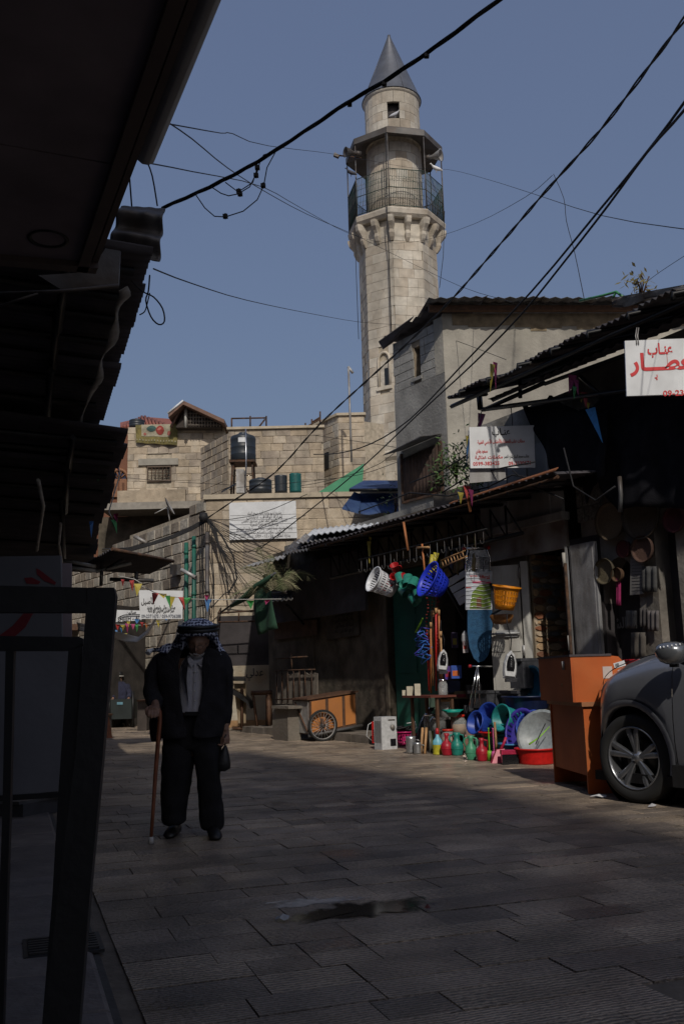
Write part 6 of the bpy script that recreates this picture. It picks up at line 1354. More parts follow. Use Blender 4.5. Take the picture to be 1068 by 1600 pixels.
basket('dark violet openwork basket leaning on its side', 'basket', gq(817, 1148, 1.15), .15, .20, .10, look_rot((-.35, -.8, .35)), PU, 24, sy=1.5)
basket('blue violet openwork basket behind the leaning violet one', 'basket', gq(835, 1142, .95), .16, .22, .16, look_rot((-.2, -.9, .3)), BT, 24)
tub('pale blue shallow basin below the violet basket', 0, 0, .22, .09, P_('basinblue', (.06, .22, .42)), None, 0, o=gq(806, 1172, 1.25)); tub('mauve small basin behind the pink dustpan', 808, 1192, .12, .12, P_('mauve', (.12, .05, .22)), None, 0)
tub('pale grey round basin standing on edge behind the red basin', 0, 0, .30, .12, P_('palegrey', (.24, .27, .28)), look_rot((-.5, -.75, .30)), 0, o=gq(850, 1152, 1.2))
tub('red round basin at the right end of the front row', 838, 1193, .25, .19, P_('basinred', (.50, .01, .008)), None, 0, ribs=0, tp=.84)
m = MB(); a_ = gq(826, 1163, 1.55); m.tube([a_, a_+Vector((.14, .04, .08)), a_+Vector((.28, .1, .20))], [.02, .012, .008], 6, flat=.5); solo('lime_brush', m, P_('lime', (.25, .55, .03)), 'lime green brush laid across the pale grey basin', 'brush', base=a_)
m = MB(); a_ = gq(836, 1163, 1.52); m.tube([a_, a_+Vector((.06, .04, .10)), a_+Vector((.15, .08, .24))], .006, 5); solo('black_rod', m, BLACKM, 'thin black rod laid beside the lime brush', 'rod', base=a_)
c_ = gp3(783, 1192); t = thing('dustpan', 'crimson dustpan standing with its handle up in front of the tubs', 'dustpan', c_); CR = P_('crimson', (.42, .02, .07))
part('pan', MB().hexa([(-.13, -.05, 0), (.06, -.05, 0), (.06, .10, 0), (-.13, .10, 0), (-.05, .02, .16), (.05, .02, .17), (.06, .10, .17), (-.05, .10, .16)]), CR, t); part('handle', MB().tube([(.0, .05, .15), (.05, .05, .24), (.08, .05, .31)], .018, 6), CR, t)
c_ = gp3(796, 1194); t = thing('brush_box', 'black and red scrubbing brush box beside the dustpan', 'box', c_); part('base', MB().box(-.10, .10, -.05, .08, 0, .12), P_('ironblack', (.01, .01, .012)), t); part('lid', MB().box(-.105, .105, -.055, .085, .12, .17), CR, t)
for i in range(3): part('ridge', MB().box(-.09, .09, -.06, -.054, .125+i*.015, .131+i*.015), CR, t)
tub('small red pan lying behind the toilet brushes', 0, 0, .17, .06, P_('basinred', (.5, .01, .008)), None, 0, o=gq(768, 1150, 1.2)); 
for (x, y, z, lb) in ((818, 1160, .62, 'upper dark navy tub stacked behind the desk'), (818, 1160, .38, 'lower dark navy tub stacked behind the desk')):
    c_ = FR.at(822, 1075, .75); c_ = Vector((c_.x, c_.y, z)); tub(lb, 0, 0, .33, .18, P_('navy', (.008, .016, .055)), None, 0, o=c_)
c_ = FR.at(838, 1062, .55); tub('teal blue bowl standing on edge beside the desk top', 0, 0, .27, .1, P_('tealblue', (.01, .10, .17)), look_rot((-.9, -.3, .1)), 0, o=Vector((c_.x, c_.y, c_.z-.1)))
# grey clear storage boxes stacked
for (x, w2, z0_, z1_, lb) in ((768, 60, .02, .30, 'bottom smoky plastic storage box behind the blue tubs'), (762, 52, .32, .60, 'middle smoky plastic storage box behind the ironing board legs'), (756, 46, .62, .88, 'top smoky plastic storage box behind the ironing board legs'), (818, 34, .9, 1.32, 'smoky plastic storage box beside the top of the desk'), (806, 44, .3, .88, 'dark plastic crate below the smoky box beside the desk')):
    a_, _ = FR.px(x, 1080, .6); kk = w2/ppm(FR.P(a_, 1, .6))/1.0; t = thing('storage_box', lb, 'storage box', FR.P(a_, z0_, .6)); sm = mat('smoky_plastic', (.06, .062, .07), .3, 0, .3, 14, .3, 20)
    m = MB(); m.fbox(FR, a_-kk/2*.95, a_+kk/2*.95, z0_, z1_-.05, .35, .72); part('box', m, sm, t, True); m = MB(); m.fbox(FR, a_-kk/2, a_+kk/2, z1_-.05, z1_-.01, .33, .75); part('lid', m, sm, t, True)

# --- more stock crowded behind the front row
for (x, y, w2, h2, col, o, st, lb) in ((733, 1118, 14, 16, (.05, .05, .06), .8, None, 'charcoal carton between the jars and the blue tubs'), (722, 1092, 22, 12, (.20, .16, .10), .7, (.3, .05, .03), 'flat tan carton with a red print under the violet box'), (742, 1160, 12, 14, (.30, .27, .22), 1.0, None, 'dusty beige carton low between the red jug and the blue tubs'),
        (676, 1108, 12, 18, (.04, .07, .05), .9, None, 'dark green packet behind the chromed trays'), (711, 1012, 9, 24, (.06, .045, .10), .75, (.35, .3, .05), 'slim violet packet hanging between the beads and the clear bag'), (742, 1090, 24, 20, (.045, .045, .05), .62, None, 'dark carton behind the ironing board legs'), (775, 1104, 26, 12, (.10, .10, .11), .7, None, 'grey flat box on the smoky storage boxes'), (684, 1010, 6, 30, (.16, .03, .03), .8, None, 'narrow dark red packet hanging among the broom sticks')):
    carton(lb, x, y, w2, h2, .16, col, o, st)
for i in range(9):
    x = 672+i*8.5; y = 868+i*-1.5+(i % 3)*9; m = MB(); c_ = sk_pt(x, y, 1.05); m.tube([c_+Vector((0, 0, .1)), c_, c_-Vector((.02, 0, .12)), c_-Vector((0, 0, .2))], [.006, .03, .035, .01], 7, flat=.5); solo('hanging_packet', m, mat('packet_h%d' % (i % 3), ((.10, .09, .08), (.05, .06, .09), (.14, .11, .05))[i % 3], .4, 0, .3, 25), '%s of the small limp packets hanging from the hook rail' % ('first', 'second', 'third', 'fourth', 'fifth', 'sixth', 'seventh', 'eighth', 'last')[i]+' counted from the left', 'packet', 'packets on the hook rail', base=c_)

# ================================================================== HANDCART
hc = thing('handcart', 'orange panelled wooden handcart on two bicycle wheels parked against the wall', 'cart', Z(505, 1155))
A0 = Z(484, 1159); FC = Frame((A0.x, A0.y), 66, 1)
ORG = mat('cart_orange', (.52, .195, .045), .65, 0, .12, 6, .1, 30, (.33, .13, .04), .4, 3)
LC = FC.px(556, 1100)[0]; zb2, zt4 = FC.px(485, 1148)[1], FC.px(485, 1094)[1]; zb3, zt5 = FC.px(556, 1132)[1], FC.px(550, 1082)[1]
Ls = FC.px(484, 1120)[0]
def cz(a, lo): return (zb2+(zb3-zb2)*(a-Ls)/(LC-Ls)) if lo else (zt4+(zt5-zt4)*(a-Ls)/(LC-Ls))
dC = .75
xs = [Ls, Ls+(LC-Ls)*.36, Ls+(LC-Ls)*.72, LC]
m = MB(); P = FC.P
m.hexa([P(Ls, cz(Ls, 1), 0), P(LC, cz(LC, 1), 0), P(LC, cz(LC, 1), -dC), P(Ls, cz(Ls, 1), -dC), P(Ls, cz(Ls, 0), 0), P(LC, cz(LC, 0), 0), P(LC, cz(LC, 0), -dC), P(Ls, cz(Ls, 0), -dC)]); part('box', m, DKWOOD, hc, True)
for i in range(3):
    b0, b1 = xs[i]+.03, xs[i+1]-.03; m = MB(); m.slab([P(b0, cz(b0, 1)+.03, .002), P(b1, cz(b1, 1)+.03, .002), P(b1, cz(b1, 0)-.03, .002), P(b0, cz(b0, 0)-.03, .002)], FC.n*.012); part('panel', m, ORG, hc, True)
m = MB(); e0 = P(Ls, 0, 0); e1v = (Z(459, 1143)-Z(484, 1152)); e1v.z = 0; e1v = -FC.n
m = MB(); q0, q1 = Ls-.03, 0
m.slab([P(Ls-.012, cz(Ls, 1)+.02, -.02), P(Ls-.012, cz(Ls, 0)-.02, -.02), P(Ls-.012, cz(Ls, 0)-.02, -dC+.02), P(Ls-.012, cz(Ls, 1)+.02, -dC+.02)], -FC.d*.01); part('end_panel', m, mat('cart_end_grey', (.42, .43, .42), .6, 0, .2, 5, .2, 20, (.25, .22, .2), .5, 4), hc, True)
m = MB(); m.tube([P(Ls-.03, cz(Ls, 1)+.05, -.05), P(Ls-.03, cz(Ls, 0)-.05, -dC+.1)], .018, 4); part('end_brace', m, DKWOOD, hc, True)
m = MB(); m.slab([P(Ls-.06, cz(Ls, 0), .03), P(LC+.04, cz(LC, 0), .03), P(LC+.04, cz(LC, 0), -dC-.03), P(Ls-.06, cz(Ls, 0), -dC-.03)], (0, 0, .03)); part('lid', m, DKWOOD, hc, True)
m = MB(); m.tube([P(Ls-.05, cz(Ls, 1)-.02, .03), P(LC+.1, cz(LC, 1)-.02, .03)], .03, 4); m.tube([P(Ls-.05, cz(Ls, 1)-.02, -dC), P(LC+.1, cz(LC, 1)-.02, -dC)], .03, 4); part('chassis', m, ZINC, hc, True)
def spoked(parent, c_, r, nrm, ns=22):
    R = look_rot(nrm); g = []
    t = part('wheel', MB().lathe([(r*.86, -.012), (r*.93, -.028), (r, -.018), (r*1.0, .018), (r*.93, .028), (r*.86, .012)], 36, rot=R), RUBBER, parent, loc=Vector(c_)-Vector(parent.location))
    link('rim', MB().lathe([(r*.86, -.012), (r*.83, -.012), (r*.82, .0), (r*.83, .012), (r*.86, .012)], 36, rot=R).mesh('rim', ZINCL), t)
    m = MB()
    for i in range(ns): a = 2*math.pi*i/ns; m.tube([R @ Vector((.03*math.cos(a+.5), .03*math.sin(a+.5), .03*(1 if i % 2 else -1))), R @ Vector((r*.84*math.cos(a), r*.84*math.sin(a), 0))], .004, 4)
    link('spokes', m.mesh('spokes', ZINCL), t); link('hub', MB().lathe([(0, -.06), (.03, -.06), (.045, -.03), (.02, 0), (.045, .03), (.03, .06), (0, .06)], 14, rot=R).mesh('hub', ZINC), t)
wc = FC.at(504, 1134, .10); wr = .24
wc = FC.P(FC.px(504, 1134, .1)[0], .28, .10); spoked(hc, wc, .28, FC.n)
wc2 = FC.P(LC-.05, .28, -dC-.1); spoked(hc, wc2, .28, FC.n)
m = MB(); m.tube([P(FC.px(504, 1134, .1)[0], .28, .16), P(FC.px(504, 1134, .1)[0], cz(Ls+.1, 1)+.25, .05)], .03, 4); part('fork', m, DKWOOD, hc, True)

# ================================================================== DESK
dk = thing('lectern_desk', 'worn orange brown wooden desk with raised upper box beside the grey car', 'desk', Z(918, 1240))
Pa, Pb = Z(867, 1222), Z(921, 1241)       # left face bottom: far corner, near corner
DW = mat('desk_veneer', (.42, .105, .032), .5, 0, .12, 3, .05, 30, (.33, .075, .024), .5, 2, spec=.15)
DW2 = mat('desk_veneer_side', (.40, .115, .036), .5, 0, .12, 3, .05, 30, (.46, .10, .025), .5, 2, spec=.15)
d1 = (Pa-Pb); d1.z = 0; Ld = d1.length; d1.normalize()           # along the left face, going away
d2 = Vector((d1.y, -d1.x, 0)); 
if d2.x < 0: d2 = -d2
FDk = Frame((Pb.x, Pb.y), math.degrees(math.atan2(d1.x, d1.y)), -1)   # left face frame, outward normal to street
FDf = Frame((Pb.x, Pb.y), math.degrees(math.atan2(d2.x, d2.y)), 1)   # camera-facing frame
zl_ = FDk.px(905, 1100)[1]; ztp = FDk.px(903, 1024)[1]; Wd = FDf.px(976, 1100)[0]
wl = FDf.px(962, 1150)[0]
def dbox(m, a0, a1, c0, c1, z0, z1):  # a along d1 (away), c along d2 (right)
    q = lambda a, c, z: Pb+d1*a+d2*c+Vector((0, 0, z)); return m.hexa([q(a0, c0, z0), q(a0, c1, z0), q(a1, c1, z0), q(a1, c0, z0), q(a0, c0, z1), q(a0, c1, z1), q(a1, c1, z1), q(a1, c0, z1)])
m = MB(); dbox(m, .03, Ld-.03, .0, .022, .16, zl_-.02); part('front_panel', m, DW, dk, True)
m = MB(); dbox(m, .0, .028, -.01, .36, .0, zl_-.02); part('side_panel', m, DW2, dk, True, label='lighter orange side panel facing the camera')
m = MB(); dbox(m, Ld-.03, Ld, -.01, .36, .0, zl_-.02); part('side_panel', m, DW2, dk, True)
m = MB(); dbox(m, -.03, Ld+.03, -.03, .58, zl_-.02, zl_+.02); part('desk_top', m, mat('desk_top_wood', (.30, .13, .06), .5, 0, .15, 10), dk, True)
m = MB(); dbox(m, .03, Ld-.03, .33, .35, .1, zl_-.02); part('back_panel', m, DW, dk, True)
m = MB(); dbox(m, .0, Ld, -.10, -.075, zl_+.02, ztp-.01); part('upper_front_panel', m, DW, dk, True)
# upper side panel with rounded far corner
q = lambda c, z, a: Pb+d1*a+d2*c+Vector((0, 0, z))
out = [(-.075, zl_+.02), (.58, zl_+.02), (.60, zl_+.10), (.56, zl_+.20), (.47, zl_+.31), (.36, ztp-.02), (.28, ztp-.01), (-.075, ztp-.01)]
for a_ in (.0, Ld-.02): m = MB(); m.slab([q(c, z, a_) for c, z in out], d1*.02); part('upper_side_panel', m, DW2, dk, True)
m = MB(); dbox(m, -.01, Ld+.01, -.11, .29, ztp-.012, ztp+.008); part('top_shelf', m, mat('desk_top_dark', (.05, .04, .045), .6, 0, .3, 10), dk, True)
f_ = lambda c, z, e=.004: q(c, z, -e)
def sticker(c0, z0, c1, z1, mt, nm, rot=0):
    cx, cz_ = (c0+c1)/2, (z0+z1)/2; pts = []
    for (c, z) in ((c0, z0), (c1, z0), (c1, z1), (c0, z1)):
        dx, dz = c-cx, z-cz_; pts.append(f_(cx+dx*math.cos(rot)-dz*math.sin(rot), cz_+dx*math.sin(rot)+dz*math.cos(rot), .002))
    m = MB(); m.slab(pts, -d1*.002); part(nm, m, mt, dk, True)
sticker(.20, ztp-.22, .29, ztp-.11, mat('sticker_pale', (.5, .42, .38), .6, 0, .1), 'sticker'); sticker(.31, ztp-.12, .42, ztp-.07, WHITEP, 'sticker', .25); sticker(.32, ztp-.115, .36, ztp-.085, mat('sticker_print', (.2, .22, .24), .6, 0, 0), 'sticker_print', .25)
m = MB(); m.tube([FDk.P(.20, ztp-.05, .105), FDk.P(.20, ztp-.13, .105)], .018, 8, flat=.6); part('lock_plate', m, ZINCL, dk, True)
m = MB(); m.tube([FDk.P(.3, zl_+.16, .104), FDk.P(.305, zl_+.19, .104)], .006, 6); part('scratch', m, WOOD, dk, True)

# ================================================================== CAR
CS = 1.04
wcP = Z(984, 1255)+Vector((.07, 0, 0)); cyaw = rad(30)      # heading: azimuth -30
car = thing('parked_car', 'dark grey SUV parked at the right edge with its front wheel in view', 'car', (wcP.x, wcP.y, 0), cyaw)
# local: +y forward, +x to the car's right; left wheel contact at origin
HWD = .93*CS; XC = HWD-.06
WR = .355*CS
def arch_low(y):
    for yc in (0, -2.64*CS):
        d = abs(y-yc)
        if d < .43*CS: return WR+math.sqrt(max(0, (.43*CS)**2-d*d))*.98
    return .26*CS if y < 0 else .30*CS
def halfw(y):
    if y > .10: return HWD*(1-.46*max(0, (y-.10)/(.60*CS))**2.1)
    if y < -3.0*CS: return HWD*(1-.12*((-3.0*CS-y)/(.5*CS))**2)
    return HWD
def belt(y):     # height of the shoulder
    if y > -.55*CS: 
        t = (y+.55*CS)/(1.25*CS); return (1.13-.05*t-.26*t**2.2)*CS
    return (1.09+.06*(-(y+.55*CS))/(3*CS))*CS
def hood(y):
    t = max(0, (y+.55*CS)/(1.25*CS)); return (1.25-.10*t-.27*t**2.2)*CS
TS = (0, .10, .28, .48, .70, .88, 1.0)
BW = (.955, .985, 1.0, 1.0, .985, .965, .93)
def section(y):
    lo, bl_, hw = arch_low(y), belt(y), halfw(y); pts = []
    for t, b in zip(TS, BW): pts.append((-hw*b, y, lo+(bl_-lo)*t))
    return pts
PAINT = mat('car_paint_grey', (.25, .26, .29), .32, .6, .03, 3, 0, coat=.8)
BLKT = P_('cartrim', (.015, .015, .016), .6); CGL = mat('car_glass', (.01, .012, .014), .05, 0, 0, spec=.8)
def ysteps(y0, y1):
    ys = [y0]; y = y0
    while y < y1-.03: y += .04 if (abs(y) < .5 or abs(y+2.64*CS) < .5) else .10; ys.append(min(y, y1))
    return ys
def body(nm, y0, y1, withhood):
    m = MB(); ys = ysteps(y0, y1); rings = []
    for y in ys:
        s = section(y); hw = halfw(y)
        left = [Vector((XC+p[0], p[1], p[2])) for p in s]
        if withhood: hz = hood(y); left += [Vector((XC-hw*.80, y, hz-.015)), Vector((XC-hw*.4, y, hz+.015)), Vector((XC, y, hz+.03))]
        right = [Vector((2*XC-p.x, p.y, p.z)) for p in reversed(left[:-1] if withhood else left)]
        rings.append((left, right))
    if withhood: m.loft([l+r for l, r in rings], closed=False, cap=False)
    else:
        m2_ = MB(); m2_.loft([r for l, r in rings], closed=False, cap=False); part(nm, m2_, PAINT, car)
        m.loft([l for l, r in rings], closed=False, cap=False)
    return part(nm, m, PAINT, car)
YF = .70*CS; yD = -.47*CS; yW = -.55*CS
bd = body('body', yD, YF, True)
# bonnet shut line
m = MB(); m.tube([(XC-halfw(y)*.905, y, belt(y)*.35+hood(y)*.65+.006) for y in [yD+(YF-yD)*i/14 for i in range(14)]], .004, 4); link('bonnet_line', m.mesh('bonnet_line', BLKT), bd)
d1_ = body('front_door', -1.62*CS, yD-.008, False); body('rear_door', -2.75*CS, -1.63*CS, False); body('rear_wing', -3.5*CS, -2.76*CS, False)
part('tailgate', MB().add([Vector((XC+p[0], -3.5*CS, p[2])) for p in section(-3.5*CS)]+[Vector((XC-p[0], -3.5*CS, p[2])) for p in reversed(section(-3.5*CS))], [tuple(range(14))]), PAINT, car)
part('front_bumper', MB().loft([[Vector((XC+math.sin(a)*halfw(YF)*1.0, YF+.06*math.cos(a), z*CS)) for a in [-math.pi/2+math.pi*i/12 for i in range(13)]] for z in (.28, .45, .62, .80)], closed=False, cap=False), PAINT, car)
part('grille', MB().loft([[Vector((XC+math.sin(a)*halfw(YF)*.6, YF+.07*math.cos(a), z*CS)) for a in [-math.pi/2+math.pi*i/12 for i in range(13)]] for z in (.50, .76)], closed=False, cap=False), BLKT, car)
# cladding around arches and sill
for yc in (0, -2.64*CS):
    m = MB(); rings = []
    for i in range(21):
        a = math.pi*i/20*1.16-.08*math.pi; r0_, r1_ = .415*CS, .47*CS
        hwv = halfw(yc+math.cos(a)*r1_)
        rings.append([Vector((XC-hwv-.006, yc+math.cos(a)*r1_, max(.22, WR+math.sin(a)*r1_))), Vector((XC-hwv-.014, yc+math.cos(a)*(r0_+.01), max(.22, WR+math.sin(a)*(r0_+.01)))), Vector((XC-hwv+.05, yc+math.cos(a)*r0_, max(.22, WR+math.sin(a)*r0_)))])
    m.loft(rings, closed=False, cap=False); part('arch_trim', m, PAINT if yc == 0 else BLKT, car)
    m = MB(); m.lathe([(.44*CS, .10), (.43*CS, .42)], 24, (XC-HWD, yc, WR), axis='x'); m.lathe([(0, .40), (.44*CS, .40)], 24, (XC-HWD, yc, WR), axis='x'); part('wheel_well', m, BLACKM, car)
m = MB(); m.box(XC-HWD-.012, XC-HWD+.12, -2.2*CS, -.43*CS, .17, .345); part('sill', m, BLKT, car)
m = MB(); m.box(XC-HWD+.05, XC+HWD-.05, -3.4*CS, YF-.25, .16, .24); part('underbody', m, BLACKM, car)
# greenhouse
zr2 = 1.63*CS
def gh(y, hw, z): return (XC-hw, y, z)
yA0, yA1 = yW+.0, -1.35*CS; yR1, yR0 = -3.0*CS, -3.5*CS
bl2 = lambda y: belt(y)-.01
Lh, Uh = HWD*.92, HWD*.70
m = MB()
for s_ in (-1, 1): m.add([(XC+s_*Lh, yA0-.12, bl2(yA0)), (XC+s_*Lh, yR0+.1, bl2(yR0)), (XC+s_*Uh, yR1, zr2-.06), (XC+s_*Uh, yA1, zr2-.06)], [(0, 1, 2, 3)])
m.add([(XC-Lh*.94, yA0+.05, hood(yA0)+.02), (XC+Lh*.94, yA0+.05, hood(yA0)+.02), (XC+Uh, yA1, zr2-.04), (XC-Uh, yA1, zr2-.04)], [(0, 1, 2, 3)])
part('windows', m, CGL, car)
m = MB(); m.loft([[Vector((XC+x*Uh*1.02, y, zr2-.05+.07*(1-x*x))) for x in (-1, -.6, 0, .6, 1)] for y in (yA1+.04, yA1-.3, yR1+.2, yR1-.1)], closed=False, cap=False); part('roof', m, PAINT, car)
for s_ in (-1, 1):
    m = MB(); m.tube([(XC+s_*Lh*.965, yA0+.02, bl2(yA0)+.02), (XC+s_*(Lh+Uh)/2*.995, (yA0+yA1)/2+.02, (bl2(yA0)+zr2)/2+.02), (XC+s_*Uh*1.01, yA1+.02, zr2-.04)], .035, 6); part('pillar', m, PAINT, car)
    m = MB(); m.tube([(XC+s_*Lh*1.0, -1.55*CS, bl2(-1.5)), (XC+s_*Uh*1.0, -1.75*CS, zr2-.05)], .03, 4); part('pillar', m, BLKT, car)
m = MB(); m.tube([(XC-HWD*.925, yA0-.1, belt(yA0)-.0), (XC-HWD*.925, -3.3*CS, belt(-3.3*CS))], .012, 5); part('window_trim', m, BLKT, car)
# headlight
m = MB(); m.add([(XC-halfw(.44)*1.0-.004, .44, .84*CS), (XC-halfw(.60)*1.0-.004, .60, .78*CS), (XC-halfw(.64)*.985-.004, .64, .90*CS), (XC-halfw(.30)*.97-.004, .30, 1.0*CS)], [(0, 1, 2, 3)]); part('headlight', m, mat('headlight_glass', (.35, .37, .40), .1, .3, 0), car)
# door handle
m = MB(); m.tube([(XC-HWD-.02, -1.25*CS, .93*CS), (XC-HWD-.05, -1.35*CS, .94*CS), (XC-HWD-.02, -1.5*CS, .94*CS)], .014, 6); link('handle', m.mesh('handle', PAINT), d1_)
# mirror
mc = (XC-HWD-.15, yA0-.10, belt(yA0)+.10)
mir = part('mirror', MB().lathe([(0, -.095), (.045, -.09), (.085, -.07), (.112, -.03), (.12, .01), (.11, .045), (.085, .07), (.04, .085), (0, .088)], 26, sx=.95, sy=1.1), mat('mirror_paint', (.17, .18, .195), .22, .6, .02, coat=.8), car, loc=mc)
mir.rotation_euler = (0, 0, rad(35)); link('mirror_glass', MB().lathe([(0, -.128), (.085, -.125)], 20, axis='y').mesh('mirror_glass', CHROME), mir)
m = MB(); m.box(.03, .16, -.03, .03, -.115, -.075); link('mirror_arm', m.mesh('mirror_arm', BLKT), mir)
for i in range(6):
    a_ = math.pi+(i-2.5)*.26; m = MB(); c_ = Vector((math.cos(a_)*.112*.95, math.sin(a_)*.112*1.1, .040+.004*i)); m.lathe([(0, -.009), (.006, -.008), (.007, .006), (0, .008)], 8, c_); link('indicator_lamp', m.mesh('indicator_lamp', mat('indicator_clear', (.75, .77, .8), .1, .2, 0)), mir)
# wheels
def wheel(x, y, steer=0, flip=1):
    w_ = bpy.data.objects.new('wheel', None); COL.objects.link(w_); w_.parent = car; w_.location = (x, y, WR); w_.rotation_euler = (0, 0, steer)
    r = WR; L_ = lambda nm, mb, mt: link(nm, mb.mesh(nm, mt), w_)
    L_('tyre', MB().lathe([(r*.70, -.10), (r*.74, -.118), (r*.88, -.122), (r*.965, -.108), (r*.995, -.085), (r, -.04), (r, .04), (r*.995, .085), (r*.96, .108), (r*.7, .11)], 48, axis='x'), RUBBER)
    L_('rim', MB().lathe([(r*.715, -.112), (r*.70, -.12), (r*.675, -.112), (r*.66, -.08), (r*.63, .05), (r*.70, .10)], 48, axis='x'), mat('alloy', (.30, .31, .33), .3, .85, .06))
    L_('brake_disc', MB().lathe([(0, .0), (r*.42, .0), (r*.42, .02)], 30, axis='x'), mat('brake', (.08, .075, .07), .5, .6, .2))
    L_('barrel', MB().lathe([(r*.66, .03), (0, .035)], 30, axis='x'), BLACKM)
    for k in range(5):
        for sgn in (-1, 1):
            a = 2*math.pi*k/5+.31; m = MB(); rings = []
            for t, hw_, dep in ((.14, .020, -.075), (.35, .030, -.082), (.6, .036, -.092), (.80, .040, -.104), (.965, .034, -.108)):
                rr = r*.70*t; off_ = sgn*(.17-.02*t)*(.5+.5*t) if t > .2 else sgn*.12
                aa = a+off_*1.15; c_ = Vector((0, math.cos(aa)*rr, math.sin(aa)*rr)); tg = Vector((0, -math.sin(aa), math.cos(aa)))
                rings.append([c_+tg*hw_*.62+Vector((dep+.035, 0, 0)), c_+tg*hw_*.62+Vector((dep+.006, 0, 0)), c_+tg*hw_*.3+Vector((dep, 0, 0)), c_-tg*hw_*.3+Vector((dep, 0, 0)), c_-tg*hw_*.62+Vector((dep+.006, 0, 0)), c_-tg*hw_*.62+Vector((dep+.035, 0, 0))])
            m.loft(rings, smooth=False); L_('spoke', m, MATS['alloy'])
    L_('hub_cap', MB().lathe([(0, -.088), (.028, -.087), (.034, -.075), (.06, -.07), (.065, -.03)], 20, axis='x'), MATS['alloy'])
wheel(0.075, 0, rad(6)); wheel(.075, -2.64*CS)
wr_ = XC*2-.075; w3 = wheel(wr_, 0), wheel(wr_, -2.64*CS)
# ================================================================== LEFT SIDE OF THE STREET
lrow = thing('left_shop_row', 'dark shop fronts under low canopies along the left side of the street', 'building', FL.P(0, 0, 0))
m = MB(); m.fbox(FL, -9, 30, 0, 7.5, -.4, -1.2); part('wall', m, DARKWALL, lrow, True)
m = MB(); m.fbox(FL, -9, 30, 2.6, 3.0, -.3, -.1); part('fascia', m, DARKM, lrow, True)
for i in range(9): m = MB(); m.fbox(FL, -6+i*3.2, -6+i*3.2+.35, 0, 3.4, -.25, -.4); part('pier', m, DARKBROWN, lrow, True)
for i in range(8): m = MB(); corr_quad(m, FL.P(-5.5+i*3.2, 2.6, -.32), FL.P(-5.5+i*3.2, .1, -.32), FL.P(-2.95+i*3.2, .1, -.32), FL.P(-2.95+i*3.2, 2.6, -.32), 24, .012, .01); part('roller_shutter', m, TINBLK, lrow, True)
# near canopy with panelled soffit
ca = thing('boxed_canopy', 'dark boxed canopy with panelled soffit filling the upper left corner', 'canopy', Z(150, 420, 3.3))
A = Z(150, 420, 3.3); B = Z(310, 0, 3.3); e_dir = (B-A).normalized(); left_ = Vector((-e_dir.y, e_dir.x, 0)); left_ = left_ if left_.x < 0 else -left_
C = Z(0, 407, 3.3); f_dir = (C-A).normalized()
End = A+e_dir*7; up3 = Vector((0, 0, .035))
sp = [0, 1.22, 2.6, 4.0, 5.4, 7.0]
sp[1] = (Z(185, 258, 3.3)-A).dot(e_dir)
for i in range(5):
    p, q = A+e_dir*(sp[i]+.006), A+e_dir*(sp[i+1]-.006); m = MB()
    m.slab([p+left_*.10, q+left_*.10, q+left_*4, p+left_*4] if i else [p+left_*.10, q+left_*.10, q+left_*4, p+f_dir*4.2], up3); part('soffit_panel', m, DARKM, ca, True)
m = MB(); m.slab([A+left_*.10-e_dir*.0, End+left_*.10, End+left_*.045, A+left_*.045], Vector((0, 0, -.03))); m.slab([A+left_*.03, End+left_*.03, End, A], Vector((0, 0, .16))); part('edge_trim', m, mat('trim_brown', (.085, .062, .055), .6, 0, .15, 5), ca, True)
m = MB(); m.slab([A, A+f_dir*4.2, A+f_dir*4.2+e_dir*.08, A+e_dir*.08], Vector((0, 0, -.03))); part('end_trim', m, MATS['trim_brown'], ca, True)
m = MB(); m.slab([A-Vector((0, 0, -.04)), End-Vector((0, 0, -.04)), End+left_*4+Vector((0, 0, .5)), A+f_dir*4.2+Vector((0, 0, .5))], Vector((0, 0, .05))); part('roof', m, ZINC, ca, True)
g0, g1 = A+e_dir*((Z(222, 262, 3.3)-A).dot(e_dir)), A+e_dir*6
m = MB(); m.tube([g0-left_*.045+Vector((0, 0, .06)), g1-left_*.045+Vector((0, 0, .06))], .045, 10); part('gutter_pipe', m, mat('gutter_grey', (.30, .31, .33), .5, 0, .1, 4), ca, True)
lc = Z(76, 373, 3.3); m = MB(); m.lathe([(0, .01), (.07, .008), (.085, -.006), (.10, -.006), (.10, .01)], 22, lc); part('recessed_light', m, BLACKM, ca, True)
# crumpled zinc piece and flashing at the far end of the box
q = [W(188, 318, 5.6), W(257, 322, 5.6), W(249, 408, 5.6), W(168, 390, 5.6)]
zt = thing('crumpled_zinc', 'crumpled zinc sheet piece sticking out behind the boxed canopy', 'sheet', q[0]); m = MB()
def zp(u, v):
    p = q[0].lerp(q[1], u).lerp(q[3].lerp(q[2], u), v); return p+Vector((0, .03*math.cos(v*14)+.03*mnoise.noise(Vector((u*4, v*4, 1))), 0))
m.grid(zp, 14, 20, 0, True, (0, .008, 0)); part('sheet', m, ZINC, zt, True)
m = MB(); m.slab([W(100, 455, 5.2), W(185, 448, 5.2), W(188, 392, 5.2), W(165, 388, 5.2), W(140, 425, 5.2), W(60, 430, 5.2)], (0, .02, 0)); solo('flashing', m, ZINC, 'smooth grey flashing patch just below the end of the boxed canopy', 'flashing', base=W(140, 420, 5.2))
m = MB(); m.tube([W(0, 459, 5.1), W(100, 455, 5.1), W(186, 446, 5.15)], .012, 4); m.tube([W(0, 478, 5.1), W(60, 458, 5.1)], .008, 4); solo('thin_rail', m, ZINC, 'thin pale rail running under the end of the boxed canopy', 'rail', base=W(0, 459, 5.1))
